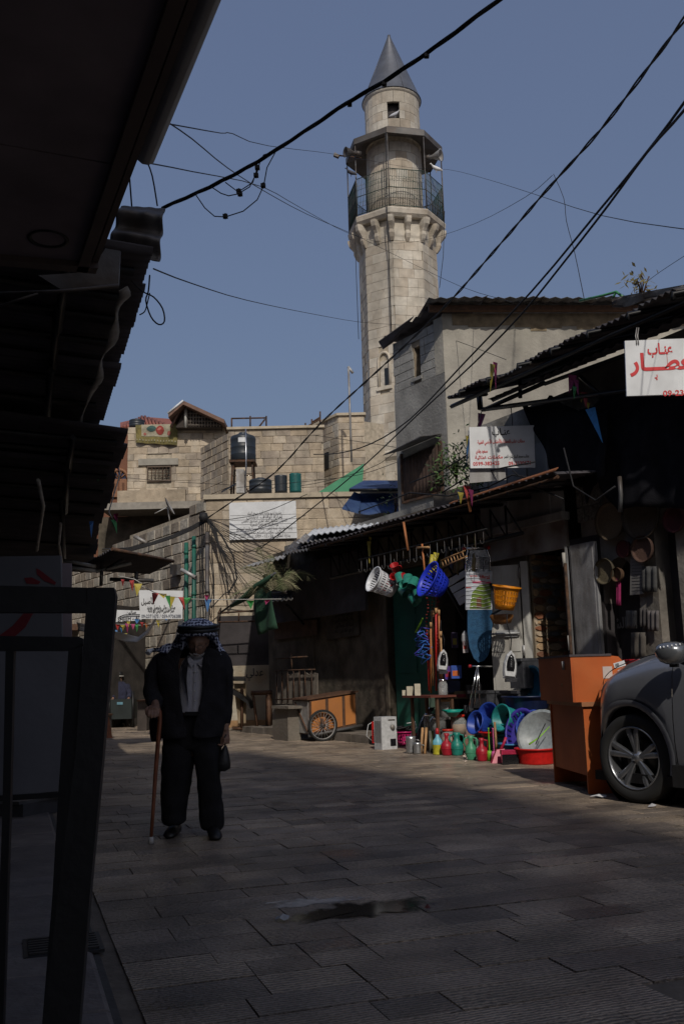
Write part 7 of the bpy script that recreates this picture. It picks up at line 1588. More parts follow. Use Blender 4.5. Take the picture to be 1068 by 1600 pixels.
# row of sheet canopies with torn edges
EL = [((243, 392), (208, 500), 3.62, 'first dark corrugated canopy beyond the crumpled zinc piece'), ((214, 470), (185, 568), 3.62, 'second dark corrugated canopy, with the ragged edge against the sky'), ((185, 571), (158, 664), 3.55, 'third dark corrugated canopy, ending above the short slanted one'), ((204, 674), (186, 725), 3.35, 'short slanted corrugated canopy sticking out beside the brown house'), ((186, 725), (168, 790), 3.3, 'fifth dark canopy below the short slanted one'), ((166, 770), (144, 893), 3.3, 'farthest dark canopy of the left row')]
for k, (p, q, z, lb) in enumerate(EL):
    a, b = Z(*p, z), Z(*q, z); t = thing('sheet_canopy', lb, 'canopy', a); dr_ = (b-a).normalized(); lf = Vector((dr_.y, -dr_.x, 0)); lf = lf if lf.x < 0 else -lf
    b = b+dr_*.15; m = MB(); corr_quad(m, a, b, b+lf*(4.2 if k != 3 else 2.6)+Vector((0, 0, .25)), a+lf*(4.2 if k != 3 else 2.6)+Vector((0, 0, .25)), max(8, (b-a).length*11), .018, .006, jag=.03, nv=8); part('sheet', m, TINBLK, t, True)
    for i in range(3): m = MB(); s_ = a.lerp(b, (i+.5)/3)-Vector((0, 0, .05)); m.tube([s_+lf*.1, s_+lf*4+Vector((0, 0, .22))], .03, 4); part('rafter', m, BLACKM, t, True)
    m = MB(); m.tube([a+lf*.5-Vector((0, 0, .08)), b+lf*.5-Vector((0, 0, .08))], .03, 4); part('purlin', m, BLACKM, t, True)
m = MB(); m.slab([Z(190, 565, 3.7)-Vector((.25, 0, 0)), Z(190, 565, 3.7), Z(190, 568, 3.7), Z(190, 568, 3.7)-Vector((.25, 0, 0))], (0, 0, .01)); 
m = MB(); pts = [Z(186, 455, 3.45), Z(178, 500, 3.45), Z(160, 560, 3.45), Z(138, 620, 3.45), Z(112, 690, 3.45)]; m.grid(lambda u, v: pts[min(3, int(u*4))].lerp(pts[min(3, int(u*4))+1], u*4-min(3, int(u*4)))+Vector((.05*v*(1+.6*math.sin(u*21)), .02*math.sin(u*33), .03*v)), 28, 2, 0, True, (0, 0, .004)); solo('torn_flashing', m, mat('pale_flashing', (.24, .23, .21), .7, 0, .3, 8), 'pale torn strip of flashing hanging along the underside of the canopies', 'flashing', base=pts[0])
for (x0, y0, x1, y1, x2, y2, lb, r_) in ((60, 750, 68, 790, 58, 860, 'pale pipe bracket hanging under the left canopies', .02), (95, 818, 92, 850, 97, 880, 'short pale batten under the farthest left canopies', .02)):
    m = MB(); m.tube([Z(x0, y0, 3.1), Z(x1, y1, 3.0), Z(x2, y2, 2.9)], r_, 5); solo('bracket', m, WHITED, lb, 'bracket', base=Z(x0, y0, 3.1))
# flat sheet roof farther down, pale supports
fr_ = thing('flat_sheet_roof', 'flat dark sheet roof on pale brackets below the old stone wall', 'canopy', Z(270, 877, 3.05))
cs = [Z(175, 858, 3.15), Z(271, 877, 3.1), Z(234, 896, 3.0), Z(120, 890, 3.05)]
m = MB(); corr_quad(m, cs[1], cs[2], cs[3], cs[0], 16, .02, .01); part('sheet', m, TINBLK, fr_, True)
m = MB(); m.tube([cs[0], cs[1]], .03, 4); part('rusty_edge', m, RUST, fr_, True)
for (a_, b_) in (((165, 890), (205, 868)), ((150, 893), (205, 880)), ((160, 872), (158, 915)), ((213, 893), (213, 912)), ((172, 905), (240, 907)), ((100, 886), (150, 892)), ((95, 875), (150, 885))): m = MB(); m.tube([W(*a_, 15.5), W(*b_, 15.5)], .03, 4); part('bracket', m, WHITED if a_[0] < 160 else ZINC, fr_, True)
m = MB(); m.slab([W(178, 905, 16), W(240, 912, 16), W(238, 893, 16.2), W(178, 885, 16)], (0, .04, 0)); 
# back street houses beyond
bh = thing('back_street_house', 'dim brown house wall closing the street behind the far cart pusher', 'house', (-9, 31, 0))
FBk = Frame((-18, 31), 78, 1); m = MB(); m.fbox(FBk, 9.4, 12.5, 0, 4.6, 0, -1); m.fbox(FBk, -8, 9.4, 0, 9.5, 0, -1); part('wall', m, mat('dim_brown_wall', (.11, .085, .07), .9, 0, .3, 2, .5, 12, (.18, .15, .12), .4, 1), bh, True)
for i, (a, c_) in enumerate(((3.2, (.10, .16, .24)), (6.6, (.06, .05, .05)), (9.6, (.05, .045, .04)))): m = MB(); m.fbox(FBk, a, a+1.5, 0, 2.5, .0, .05); part('door', m, mat('backdoor%d' % i, c_, .7, 0, .2), bh, True)
m = MB(); m.fbox(FBk, 2.5, 11.5, 2.9, 3.1, 1.2, 0); part('ledge', m, DKWOOD, bh, True)
FBs = Frame(W(212, 1000, 27).xy, 20, 1)
m = MB(); m.fbox(FBs, -1.5, 5, 0, 3.2, .2, -.1); solo('dark_shop_front', m, mat('dark_shopfront', (.035, .03, .027), .9, 0, .4, 3, .4, 12), 'dark shop front below the small sign with Latin letters', 'shop front', base=FBs.P(0, 0, -.3))
for (x, y, w2, h2, Y, cc, lb) in ((222, 1142, 14, 44, 25, (.05, .04, .035), 'tall dark cupboard standing in the shaded lane right of the far cart'), (160, 1146, 12, 26, 23, (.06, .05, .05), 'dark crate standing in the shaded lane left of the far cart'), (214, 1118, 9, 12, 25.5, (.10, .07, .05), 'small brown carton on the ground of the shaded lane')):
    p = Z(x, y); k_ = p.y/FPX; t = thing('lane_box', lb, 'box', p); part('box', MB().box(-w2/2*k_, w2/2*k_, 0, .5, 0, h2*k_), mat('lane%d' % x, cc, .85, 0, .3, 6), t); part('lid', MB().box(-w2/2*k_-.02, w2/2*k_+.02, -.02, .52, h2*k_, h2*k_+.04), DKWOOD, t)
# signs far left
def sign(pts, Y, lb, texts, th=.03):
    a, b, c, d = [W(*p, Y) for p in pts]; t = thing('shop_sign', lb, 'sign', a); m = MB(); m.slab([a, b, c, d], (0, th, 0)); part('panel', m, WHITEP, t, True)
    r_ = (b-a).normalized(); u_ = Vector((0, 0, 1))
    for tx, x, y, w2, s_, cc in texts: lettering(tx, s_, W(x, y, Y-.006), r_, u_, t, cc, width=w2, bold=.02)
sign(((219, 967), (285, 967), (286, 923), (217, 922)), 19, 'white sign with a phone number hanging behind the pennants on the old wall', (('الأصيل', 231, 940, .26, .14, ZINC), ('صالون رجالي وتجميل جديد', 252, 949, .56, .11, BLACKP), ('عمر حسين عايش ابو نامه', 252, 954, .52, .10, BLACKP), ('059-9706288 / 09-2371675', 252, 963, .78, .09, mat('sign_grey_ink', (.12, .13, .16), .6, 0, 0))))
sign(((181, 972), (221, 969), (221, 954), (183, 953)), 21, 'small white sign with Latin capitals left of the phone number sign', (('AL - SHEEH', 202, 967, .5, .14, BLACKP), ('صالون', 205, 957, .22, .10, BLACKP)))
lettering_line = MB(); lettering_line.tube([W(187, 964, 20.96), W(194, 961, 20.96), W(220, 960.5, 20.96)], .012, 4); o = solo('sign_flourish', lettering_line, BLACKP, 'thin black flourish painted on the small sign with Latin capitals', 'flourish', base=W(187, 964, 20.96))
# white cloth banner
tp = [(120, 972), (170, 984), (195, 990), (215, 995), (230, 985), (244, 966)]; bt2 = [(120, 985), (170, 995), (195, 1003), (215, 1004), (232, 992), (244, 968)]
bn = MB(); bn.grid(lambda u, v: W(120+124*u, pl(tp, 120+124*u)*(1-v)+pl(bt2, 120+124*u)*v, 17.5)+Vector((0, .08*math.sin(u*11+v*2), 0)), 30, 5, 0, True, (0, .01, 0)); solo('white_banner', bn, mat('banner_cloth', (.50, .47, .43), .9, 0, .12, 4), 'long white cloth sagging across the street behind the far shops', 'banner', base=W(120, 975, 17.5))
m = MB(); m.slab([W(270, 1015, 19.5), W(282, 1012, 19.5), W(287, 968, 19.5), W(279, 970, 19.5)], (0, .02, 0)); solo('grey_sheet', m, WHITED, 'pale grey sheet hanging below the phone number sign', 'sheet', base=W(270, 1010, 19.5))
# pennant strings
PC = {'r': (.33, .04, .035), 'y': (.38, .31, .05), 'g': (.05, .24, .07), 'b': (.04, .13, .30), 'p': (.30, .04, .12), 'o': (.36, .12, .03)}
def pennants(lb, line, Y, flags, sz=8):
    t = thing('pennant_string', lb, 'pennants', W(*line[0], Y)); m = MB(); m.tube([W(*p, Y) for p in line], .007, 4); part('cord', m, WHITED, t, True)
    for (x, y, c, w_, h_, sk_) in flags:
        m = MB(); a, b, d = W(x-w_/2, y, Y-.02), W(x+w_/2, y+random.uniform(-1, 1), Y-.02), W(x+sk_, y+h_, Y-.06); mid = (a+b+d)/3+Vector((0, random.uniform(-.08, .08), 0))
        m.add([a, b, d, mid], [(0, 1, 3), (1, 2, 3), (2, 0, 3)]); part('pennant', m, mat('pennant_'+c, PC[c], .6, 0, .1, 6), t, True)
pennants('string of pennants crossing in front of the phone number sign', [(200, 905), (240, 925), (265, 932), (300, 936), (340, 937), (440, 936)], 17, [(243, 926, 'r', 11, 20, -4), (254, 927, 'y', 14, 8, 2), (262, 931, 'g', 8, 21, 5), (270, 932, 'y', 8, 20, -4), (283, 933, 'r', 9, 20, 6), (293, 934, 'g', 13, 12, -3), (325, 937, 'b', 10, 20, -1), (323, 930, 'p', 8, 8, 0), (418, 938, 'p', 9, 7, -3), (391, 938, 'g', 12, 14, 1)])
pennants('small multicoloured pennants strung below the sign with Latin capitals', [(178, 975), (220, 977), (250, 972), (262, 966)], 20, [(184, 975, 'r', 7, 10, 0), (192, 977, 'y', 8, 9, 0), (199, 974, 'p', 7, 16, 0), (201, 971, 'y', 6, 9, 0), (208, 975, 'p', 7, 9, 0), (214, 967, 'b', 9, 8, 0), (214, 976, 'g', 6, 12, 0), (182, 984, 'b', 5, 9, 0), (190, 981, 'b', 5, 8, 0), (195, 990, 'y', 10, 9, 0), (222, 972, 'r', 6, 9, 0), (229, 973, 'o', 6, 9, 0), (247, 969, 'y', 6, 12, 1), (260, 966, 'b', 6, 4, 0)])
pennants('faded pennants hanging at the near edge of the flat sheet roof', [(185, 900), (210, 905), (222, 912)], 14, [(192, 905, 'r', 6, 12, 0), (206, 907, 'r', 8, 18, 1), (216, 912, 'y', 13, 20, -2)])
pennants('pennants dangling under the left canopies beside the brown house', [(150, 690), (178, 705), (188, 740), (170, 800), (182, 820)], 10, [(180, 712, 'p', 14, 24, 5), (157, 735, 'g', 12, 18, -4), (143, 815, 'b', 7, 26, 0), (181, 803, 'p', 8, 14, 2), (178, 812, 'g', 10, 22, 5)])
def fr_pen(lb, o, items):
    x, y = items[0][:2]; t = thing('pennant_bunch', lb, 'pennants', FR.at(x, y, o))
    for (x, y, c, w_, h_, sk_) in items:
        a, b, d = FR.at(x-w_/2, y, o), FR.at(x+w_/2, y+2, o), FR.at(x+sk_, y+h_, o); mid = (a+b+d)/3+FR.n*random.uniform(-.05, .05); m = MB(); m.add([a, b, d, mid], [(0, 1, 3), (1, 2, 3), (2, 0, 3)]); part('pennant', m, mat('pennant_'+c, PC[c], .6, 0, .1, 6), t, True)
fr_pen('faded yellow and pink pennants at the left tip of the near awning', 1.15, [(769, 568, 'y', 8, 46, -4), (773, 565, 'p', 7, 44, 1)])
fr_pen('dark pink and green pennants hanging under the near awning', .75, [(894, 585, 'p', 14, 30, -6), (899, 592, 'p', 8, 28, 4), (897, 603, 'g', 7, 22, -1)])
fr_pen('red and yellow pennants above the blue sheet', .6, [(912, 612, 'r', 12, 26, 3), (908, 614, 'y', 7, 16, -1), (918, 628, 'y', 6, 12, 0)])
fr_pen('dark pink pennant on the post of the near awning', .65, [(752, 645, 'p', 12, 36, -6)])
fr_pen('pink, yellow and blue pennants at the edge of the long awning', 1.15, [(729, 758, 'r', 12, 22, 0), (735, 764, 'p', 8, 28, 2), (719, 768, 'y', 10, 20, 0), (717, 766, 'b', 6, 14, -2)])
fr_pen('dull yellow rags hanging from the rusty truss', .9, [(576, 845, 'y', 6, 40, 1), (578, 838, 'y', 4, 18, 0)])
fr_pen('blue and yellow strip hanging at the left edge of the half shaded sign', 1.0, [(731, 685, 'b', 5, 44, -3), (729, 680, 'y', 4, 20, 0)])

# ---- black frames in the foreground
FO = Frame(W(150, 1000, 2.1).xy, 82, 1)
bf = thing('display_stand', 'large leaning black metal frame of a display stand nearest the camera', 'display stand', FO.at(100, 1600))
def fpoly(fr, pts, th, nm, par, mt, o=0): m = MB(); m.slab([fr.at(x, y, o) for x, y in pts], -fr.n*th); return part(nm, m, mt, par, True)
BFM = mat('black_frame_paint', (.010, .010, .011), .55, 0, .2, 6, .1, 30)
fpoly(FO, [(68, 1600), (40, 1900), (95, 1900), (124, 1600), (142, 1380), (160, 1190), (181, 930), (178, 918), (137, 918), (134, 955), (118, 1180), (92, 1390)], .05, 'right_post', bf, BFM)
fpoly(FO, [(-120, 956), (134, 956), (136, 918), (-120, 912)], .05, 'top_bar', bf, BFM)
f2 = thing('display_stand', 'smaller black frame holding a dull glass pane inside the large one', 'display stand', FO.at(50, 1250, -.4))
FI = Frame(W(100, 1100, 2.7).xy, 82, 1)
fpoly(FI, [(-150, 1017), (107, 1017), (130, 1010), (130, 998), (124, 995), (-150, 992)], .04, 'top_bar', f2, BFM)
fpoly(FI, [(107, 1017), (130, 1005), (128, 1080), (116, 1250), (100, 1420), (78, 1700), (58, 1700), (82, 1400), (91, 1240)], .04, 'right_post', f2, BFM)
fpoly(FI, [(9, 1017), (22, 1017), (16, 1270), (2, 1700), (-12, 1700), (4, 1270)], .03, 'middle_bar', f2, BFM)
m = MB(); m.tube([FI.at(131, 1010, .01), FI.at(118, 1240, .01), FI.at(102, 1420, .01)], .003, 5); part('bright_edge', m, ZINCL, f2, True)
FP_ = Frame(W(50, 1100, 3.4).xy, 84, 1)
gp__ = thing('grey_board', 'dull grey board standing behind the black frames', 'board', FP_.at(50, 1245))
fpoly(FP_, [(15, 1244), (91, 1236), (108, 1017), (20, 1017)], .02, 'board', gp__, mat('board_grey', (.14, .14, .155), .5, 0, .12, 3, .1, 20)); fpoly(FP_, [(-200, 1250), (6, 1245), (10, 1017), (-200, 1017)], .02, 'board', gp__, MATS['board_grey'])
fpoly(FP_, [(-60, 1256), (95, 1246), (96, 1238), (-60, 1246)], .06, 'lower_rail', gp__, BFM, .01)
FSn = Frame(W(50, 900, 3.9).xy, 84, 1)
rs = thing('scrawled_board', 'dull grey board with red brush marks behind the top of the black frame', 'board', FSn.at(50, 990))
fpoly(FSn, [(-150, 1000), (97, 1000), (95, 868), (-150, 872)], .03, 'board', rs, mat('board_dim', (.10, .10, .11), .6, 0, .15, 3))
for pts in ([(57, 888), (62, 890), (88, 910), (86, 914), (70, 908), (58, 897)], [(38, 903), (50, 902), (64, 909), (60, 913), (42, 912)], [(40, 955), (54, 955), (40, 980), (22, 996), (-5, 996), (20, 978)]): fpoly(FSn, pts, .002, 'red_mark', rs, mat('red_dull', (.13, .008, .014), .6, 0, .1), .003)
fpoly(FSn, [(20, 1045), (-20, 1046), (-20, 1034), (8, 1033)], .002, 'red_mark', rs, MATS['red_dull'], .003)
cb2 = thing('low_crate', 'low dark crate lying on the pavement behind the black frames', 'crate', Z(60, 1262)); m = MB(); a_, b_ = Z(36, 1280), Z(92, 1268); gbox(m, a_, b_, .5, .12); part('body', m, mat('crate_dark', (.045, .045, .05), .7, 0, .2), cb2, True); m = MB(); gbox(m, a_+Vector((-.03, -.02, .12)), b_+Vector((.03, -.02, .12)), .56, .025); part('lid', m, ZINC, cb2, True)
pb = thing('curved_panel', 'dark panel standing under the canopies left of the far cart', 'panel', Z(120, 1230)); FPp = Frame(W(110, 1050, 9).xy, 80, 1)
fpoly(FPp, [(95, 880), (112, 880), (112, 1180), (95, 1190)], .05, 'panel', pb, DARKM); 

# ================================================================== PEOPLE
def superring(c, rx, ry, n=22, pw=2.0, R=None, th0=0, th1=2*math.pi, closed=True):
    out = []
    cnt = n if closed else n+1
    for i in range(cnt):
        t = th0+(th1-th0)*i/n; x = math.copysign(abs(math.cos(t))**(2/pw), math.cos(t))*rx; y = math.copysign(abs(math.sin(t))**(2/pw), math.sin(t))*ry
        v = Vector((x, y, 0)); v = R @ v if R else v; out.append(Vector(c)+v)
    return out
def head_mesh(mb, c, s=1.0, R=Matrix.Identity(3)):
    nu, nv = 36, 28; vs = []
    def g(x, w): return math.exp(-(x/w)**2)
    for j in range(nv+1):
        ph = -math.pi/2+math.pi*j/nv
        for i in range(nu):
            th = 2*math.pi*i/nu   # th=0 front (-y)
            x = math.sin(th)*math.cos(ph)*.074; y = -math.cos(th)*math.cos(ph)*.095; z = math.sin(ph)*.115
            f = math.cos(th) if math.cos(th) > 0 else 0; xx = x
            if z < 0: x *= 1-.28*(-z/.115)**1.4; y = y*(1-.10*(-z/.115)) - .012*(-z/.115)*f
            d = 0
            d += .026*g(xx, .012)*g(z+.018, .022)*f**2+.012*g(xx, .010)*g(z-.004, .03)*f**2     # nose
            d -= .011*(g(xx-.031, .016)+g(xx+.031, .016))*g(z-.010, .013)*f                      # sockets
            d += .006*g(z-.034, .012)*f                                                          # brow
            d += .007*g(xx, .022)*g(z+.053, .007)*f-.005*g(xx, .026)*g(z+.060, .004)*f+.007*g(xx, .02)*g(z+.067, .007)*f
            d += .012*g(xx, .02)*g(z+.095, .018)*f+.006*(g(xx-.042, .016)+g(xx+.042, .016))*g(z+.02, .02)*f
            vs.append(Vector(c)+R @ (Vector((x, y-d, z))*s))
    fs = [(j*nu+i, j*nu+(i+1) % nu, (j+1)*nu+(i+1) % nu, (j+1)*nu+i) for j in range(nv) for i in range(nu)]
    mb.add(vs, fs, 0, True)
    for sx in (-1, 1): mb.tube([Vector(c)+R @ Vector((sx*.070*s, .012*s, z*s)) for z in (-.03, -.01, .015, .03)], [.010*s, .014*s, .018*s, .010*s], 8)
def hand(mb, wrist, dirv, palm_n, s=1.0, curl=1.0, side=1):
    d = Vector(dirv).normalized(); n = Vector(palm_n).normalized(); sd = d.cross(n).normalized()*side; w_ = Vector(wrist)
    mb.tube([w_-d*.03*s, w_+d*.02*s, w_+d*.06*s, w_+d*.092*s], [.026*s, .032*s, .040*s, .036*s], 10, flat=.62)
    for k, (L, off) in enumerate(((.072, -.030), (.080, -.010), (.075, .011), (.060, .030))):
        b = w_+d*.085*s+sd*off*s; p = [w_+d*.05*s+sd*off*.8*s, b]; a = 0
        for q, fl in ((.42, .8), (.33, .9), (.25, .8)):
            a += fl*curl; p.append(p[-1]+(d*math.cos(a)+n*math.sin(a))*L*q*s)
        mb.tube(p, [.011*s, .0105*s, .0095*s, .009*s, .0075*s], 8)
    t0 = w_+d*.02*s-sd*.028*s; mb.tube([t0, t0-sd*.025*s+d*.03*s+n*.01*s, t0-sd*.018*s+d*.055*s+n*.03*s, t0+d*.07*s+n*.042*s], [.015*s, .0135*s, .011*s, .008*s], 8)
def remesh(mb, name, mt, voxel, parent):
    off = Vector(parent.location); me = mb.mesh(name, mt, off); o = bpy.data.objects.new('tmp', me); COL.objects.link(o)
    md = o.modifiers.new('r', 'REMESH'); md.mode = 'VOXEL'; md.voxel_size = voxel; md.use_smooth_shade = True
    ms = o.modifiers.new('s', 'SMOOTH'); ms.factor = .5; ms.iterations = 2
    bpy.context.view_layer.update(); dg = bpy.context.evaluated_depsgraph_get(); m2 = bpy.data.meshes.new_from_object(o.evaluated_get(dg)); bpy.data.objects.remove(o)
    m2.name = name; m2.materials.clear(); m2.materials.append(mt); return link(name, m2, parent)
SKIN = mat('skin', (.20, .115, .08), .55, 0, .12, 30, .1, 60)
JK = mat('black_wool', (.016, .0155, .018), .9, 0, .25, 12, .35, 90, spec=.15); TRS = mat('black_trousers', (.013, .013, .015), .9, 0, .2, 12, .3, 90, spec=.15)
SHM = mat('grey_shirt', (.34, .34, .38), .85, 0, .08, 10, .3, 60); SHO = mat('black_shoe', (.010, .009, .009), .45, 0, .15)
YM = 7.25
def M(px, py, dy=0.0): return W(px, py, YM+dy)
man = thing('person', 'stooped old man in a black suit and checked headscarf walking with a cane', 'person', Z(301, 1306))
# skin: one continuous body
b = MB(); SC_ = 1/200
hc_ = M(309, 1004, -.08); Rh = Matrix.Rotation(rad(24), 3, 'X') @ Matrix.Rotation(rad(4), 3, 'Y')
head_mesh(b, hc_, .98, Rh)
b.tube([M(303, 1050, .02), M(306, 1028, -.02), M(308, 1010, -.05)], [.075, .058, .055], 12)
b.loft([superring(M(301, y, .03), rx, ry) for y, rx, ry in ((1180, .14, .10), (1140, .15, .11), (1100, .15, .11), (1060, .17, .11), (1038, .17, .10), (1028, .10, .08))])
sL, eL, wL = M(255, 1042, .02), M(241, 1082, .0), M(243, 1103, -.22); sR, eR, wR = M(345, 1042, .02), M(354, 1092, .05), M(352, 1142, -.02)
b.tube([sL, eL], .045, 10, r2=.038); b.tube([eL, wL], .038, 10, r2=.026); b.tube([sR, eR], .045, 10, r2=.038); b.tube([eR, wR], .038, 10, r2=.026)
b.tube([M(280, 1170), M(273, 1235), M(272, 1284)], [.085, .055, .035], 10); b.tube([M(322, 1170), M(328, 1235), M(331, 1295)], [.085, .055, .04], 10)

hand(b, wL, (0.05, -.75, -.25), (.0, -.5, -.9), 1.05, 1.15, 1)
hand(b, wR, (-.05, -.1, -1), (-.9, -.1, 0), 1.0, .95, -1)
remesh(b, 'body', SKIN, .0055, man)
# jacket: torso shell open at the front over the shirt
rows = [(1013, 302, 19, .075, 11), (1016, 300, 40, .09, 11), (1021, 299, 52, .105, 11.5), (1032, 299, 55, .125, 13), (1055, 300, 51, .14, 13.5), (1080, 301, 49, .145, 13), (1104, 302, 48, .15, 10), (1122, 302, 47.5, .15, 3), (1140, 302, 46.5, .15, 1.2), (1152, 302, 46, .15, 1.5)]
m = MB(); rings = []
for (y, cx, hw, dy, gap) in rows:
    rx = hw*SC_*.98; g_ = min(1.0, gap*SC_/rx); c = M(cx, y, .0 if y > 1040 else .02); c0_ = math.asin(g_)+.0
    off = .07 if gap > 4 else 0
    ring = superring(c, rx, dy, 30, 2.9, None, -math.pi/2+c0_, 3*math.pi/2-c0_*(.55 if gap > 4 else 1), False); rings.append(ring)
m.loft(rings, closed=False, cap=False)
def sleeve(mb, pts, rs, fl=1.0): mb.tube(pts, rs, 16, cap=True, flat=fl)
def wob(p, k=.012): return p+Vector((mnoise.noise(p*9)*k, mnoise.noise(p*9+Vector((5, 0, 0)))*k, 0))
sleeve(m, [M(262, 1025, .02), M(250, 1030, .02), M(243, 1050, .01), M(239, 1076, .0), M(240, 1092, -.09), M(243, 1103, -.18)], [.045, .060, .061, .060, .054, .046])
sleeve(m, [M(340, 1025, .02), M(349, 1031, .02), M(350, 1055, .02), M(350, 1085, .03), M(350, 1112, .02), M(350, 1137, -.01)], [.042, .058, .057, .056, .054, .050])
m.v = [tuple(Vector(v)+Vector((mnoise.noise(Vector(v)*7)*.018, mnoise.noise(Vector(v)*7+Vector((3, 1, 0)))*.03, 0))) for v in m.v]
jk = part('jacket', m, JK, man, True)
md = jk.modifiers.new('thick', 'SOLIDIFY'); md.thickness = .012
fold = bpy.data.textures.new('folds', 'CLOUDS'); fold.noise_scale = .11; fold.noise_depth = 2
def folds(o, s_=.022):
    a = o.modifiers.new('sub', 'SUBSURF'); a.levels = a.render_levels = 2; d = o.modifiers.new('folds', 'DISPLACE'); d.texture = fold; d.strength = s_; d.mid_level = .5; d.texture_coords = 'LOCAL'
folds(jk, .030)
# lapels
for sx, pts in ((-1, [(292, 1024), (283, 1040), (287, 1062), (294, 1100), (291, 1060), (294, 1036)]), (1, [(318, 1024), (329, 1042), (325, 1066), (312, 1106), (318, 1062), (316, 1036)])):
    mm = MB(); mm.slab([M(x, y, -.155-.012*((y-1024)/80)) for x, y in pts], (0, .012, 0)); link('lapel', mm.mesh('lapel', JK, man.location), jk)
# shirt with collar and button band
m = MB(); rr_ = []
for (y, cx, hw, dy) in ((1024, 305, 11, .085), (1034, 305, 20, .115), (1050, 304, 24, .13), (1080, 304, 26, .14), (1112, 303, 28, .15)): rr_.append(superring(M(cx, y, .0), hw*SC_, dy, 22, 2.2, None, math.pi, 2*math.pi, False))
m.loft(rr_, closed=False, cap=False); sh = part('shirt', m, SHM, man, True)
for pts in ([(297, 1026), (304, 1035), (299, 1044), (292, 1031)], [(317, 1026), (308, 1035), (314, 1044), (321, 1031)]): mm = MB(); mm.slab([M(x, y, -.135) for x, y in pts], (0, .01, 0)); link('collar', mm.mesh('collar', SHM, man.location), sh)
mm = MB(); mm.slab([M(303, 1037, -.134), M(307, 1037, -.134), M(306, 1112, -.158), M(302, 1112, -.158)], (0, .01, 0)); link('button_band', mm.mesh('button_band', SHM, man.location), sh)
for y in (1050, 1065, 1080, 1095): mm = MB(); mm.lathe([(0, -.003), (.006, -.003), (.006, .003)], 8, M(304.5, y, -.14-.00030*(y-1037)*1.0), axis='y'); link('button', mm.mesh('button', WHITED, man.location), sh)
mm = MB(); mm.slab([M(289, 1112, -.16), M(316, 1112, -.16), M(316, 1118, -.16), M(289, 1118, -.16)], (0, .02, 0)); part('belt', mm, BLACKM, man, True)
# trousers
m = MB()
m.loft([superring(M(303, y, .0), hw*SC_, dy, 24, 2.3) for y, hw, dy in ((1112, 40, .12), (1140, 43, .13), (1160, 45, .13), (1176, 46, .12))])
def leg(pts): m.loft([superring(M(x, y, dz), hw*SC_, hw*SC_*1.05, 18, 2.4) for x, y, hw, dz in pts])
leg([(280, 1150, 24, 0), (279, 1180, 23.5, -.02), (276, 1210, 22, -.02), (274, 1240, 20, 0), (271.5, 1265, 18.5, .0), (271.5, 1280, 17, .0), (273, 1290, 14.5, .0)])
leg([(322, 1150, 24, 0), (324, 1180, 22, -.03), (326, 1205, 17.5, -.03), (328, 1240, 16.5, -.02), (330, 1265, 17.5, .0), (331, 1288, 19, .0), (331, 1299, 17, .0)])
m.v = [tuple(wob(Vector(v), .02)) for v in m.v]
folds(part('trousers', m, TRS, man, True), .034)
for (x0, y0, x1, y1) in ((270, 1298, 269, 1307), (331, 1300, 335, 1310)):
    g_ = Z(x1, y1); m = MB(); R = Matrix.Rotation(rad(-4 if x0 < 300 else 16), 3, 'Z'); rings = []
    for (yy, hw, h) in ((.11, .030, .05), (.08, .040, .085), (.0, .043, .09), (-.08, .050, .062), (-.13, .045, .045), (-.165, .022, .028)):
        rings.append([g_+R @ Vector((math.cos(a)*hw, yy+.05, max(0.002, h*.5+math.sin(a)*h*.5))) for a in [2*math.pi*i/14 for i in range(14)]])
    m.loft(rings); part('shoe', m, SHO, man, True)
# headscarf
KEF = mat('checked_scarf', (.42, .44, .50), .9, 0, .1, 10)
nt = KEF.node_tree; N = nt.nodes; L = nt.links; ge = N.new('ShaderNodeNewGeometry'); ck_ = N.new('ShaderNodeTexVoronoi'); ck_.inputs['Scale'].default_value = 42; ck_.inputs['Randomness'].default_value = .35; L.new(ge.outputs['Position'], ck_.inputs['Vector'])
rp_ = N.new('ShaderNodeMapRange'); rp_.inputs[1].default_value = .44; rp_.inputs[2].default_value = .52; L.new(ck_.outputs['Distance'], rp_.inputs[0]); mx = N.new('ShaderNodeMix'); mx.data_type = 'RGBA'; mx.inputs[6].default_value = (.012, .014, .05, 1); mx.inputs[7].default_value = (.42, .46, .58, 1); L.new(rp_.outputs[0], mx.inputs[0]); L.new(mx.outputs[2], N['Principled BSDF'].inputs['Base Color'])
sc_ = thing('headscarf_dummy', 'x', 'x'); bpy.data.objects.remove(sc_)
m = MB(); rings = []
hx = M(311, 985, -.02)
for (y, cx, hw, dy, ydep) in ((966, 309, 5, .03, -.05), (968, 309, 14, .08, -.05), (973, 309, 22, .115, -.06), (981, 310, 26, .135, -.075), (988, 310, 28, .150, -.085), (995, 310, 29.5, .150, -.07)): rings.append(superring(M(cx, y, ydep), hw*SC_, dy, 28, 2.1))
m.loft(rings, cap=True)
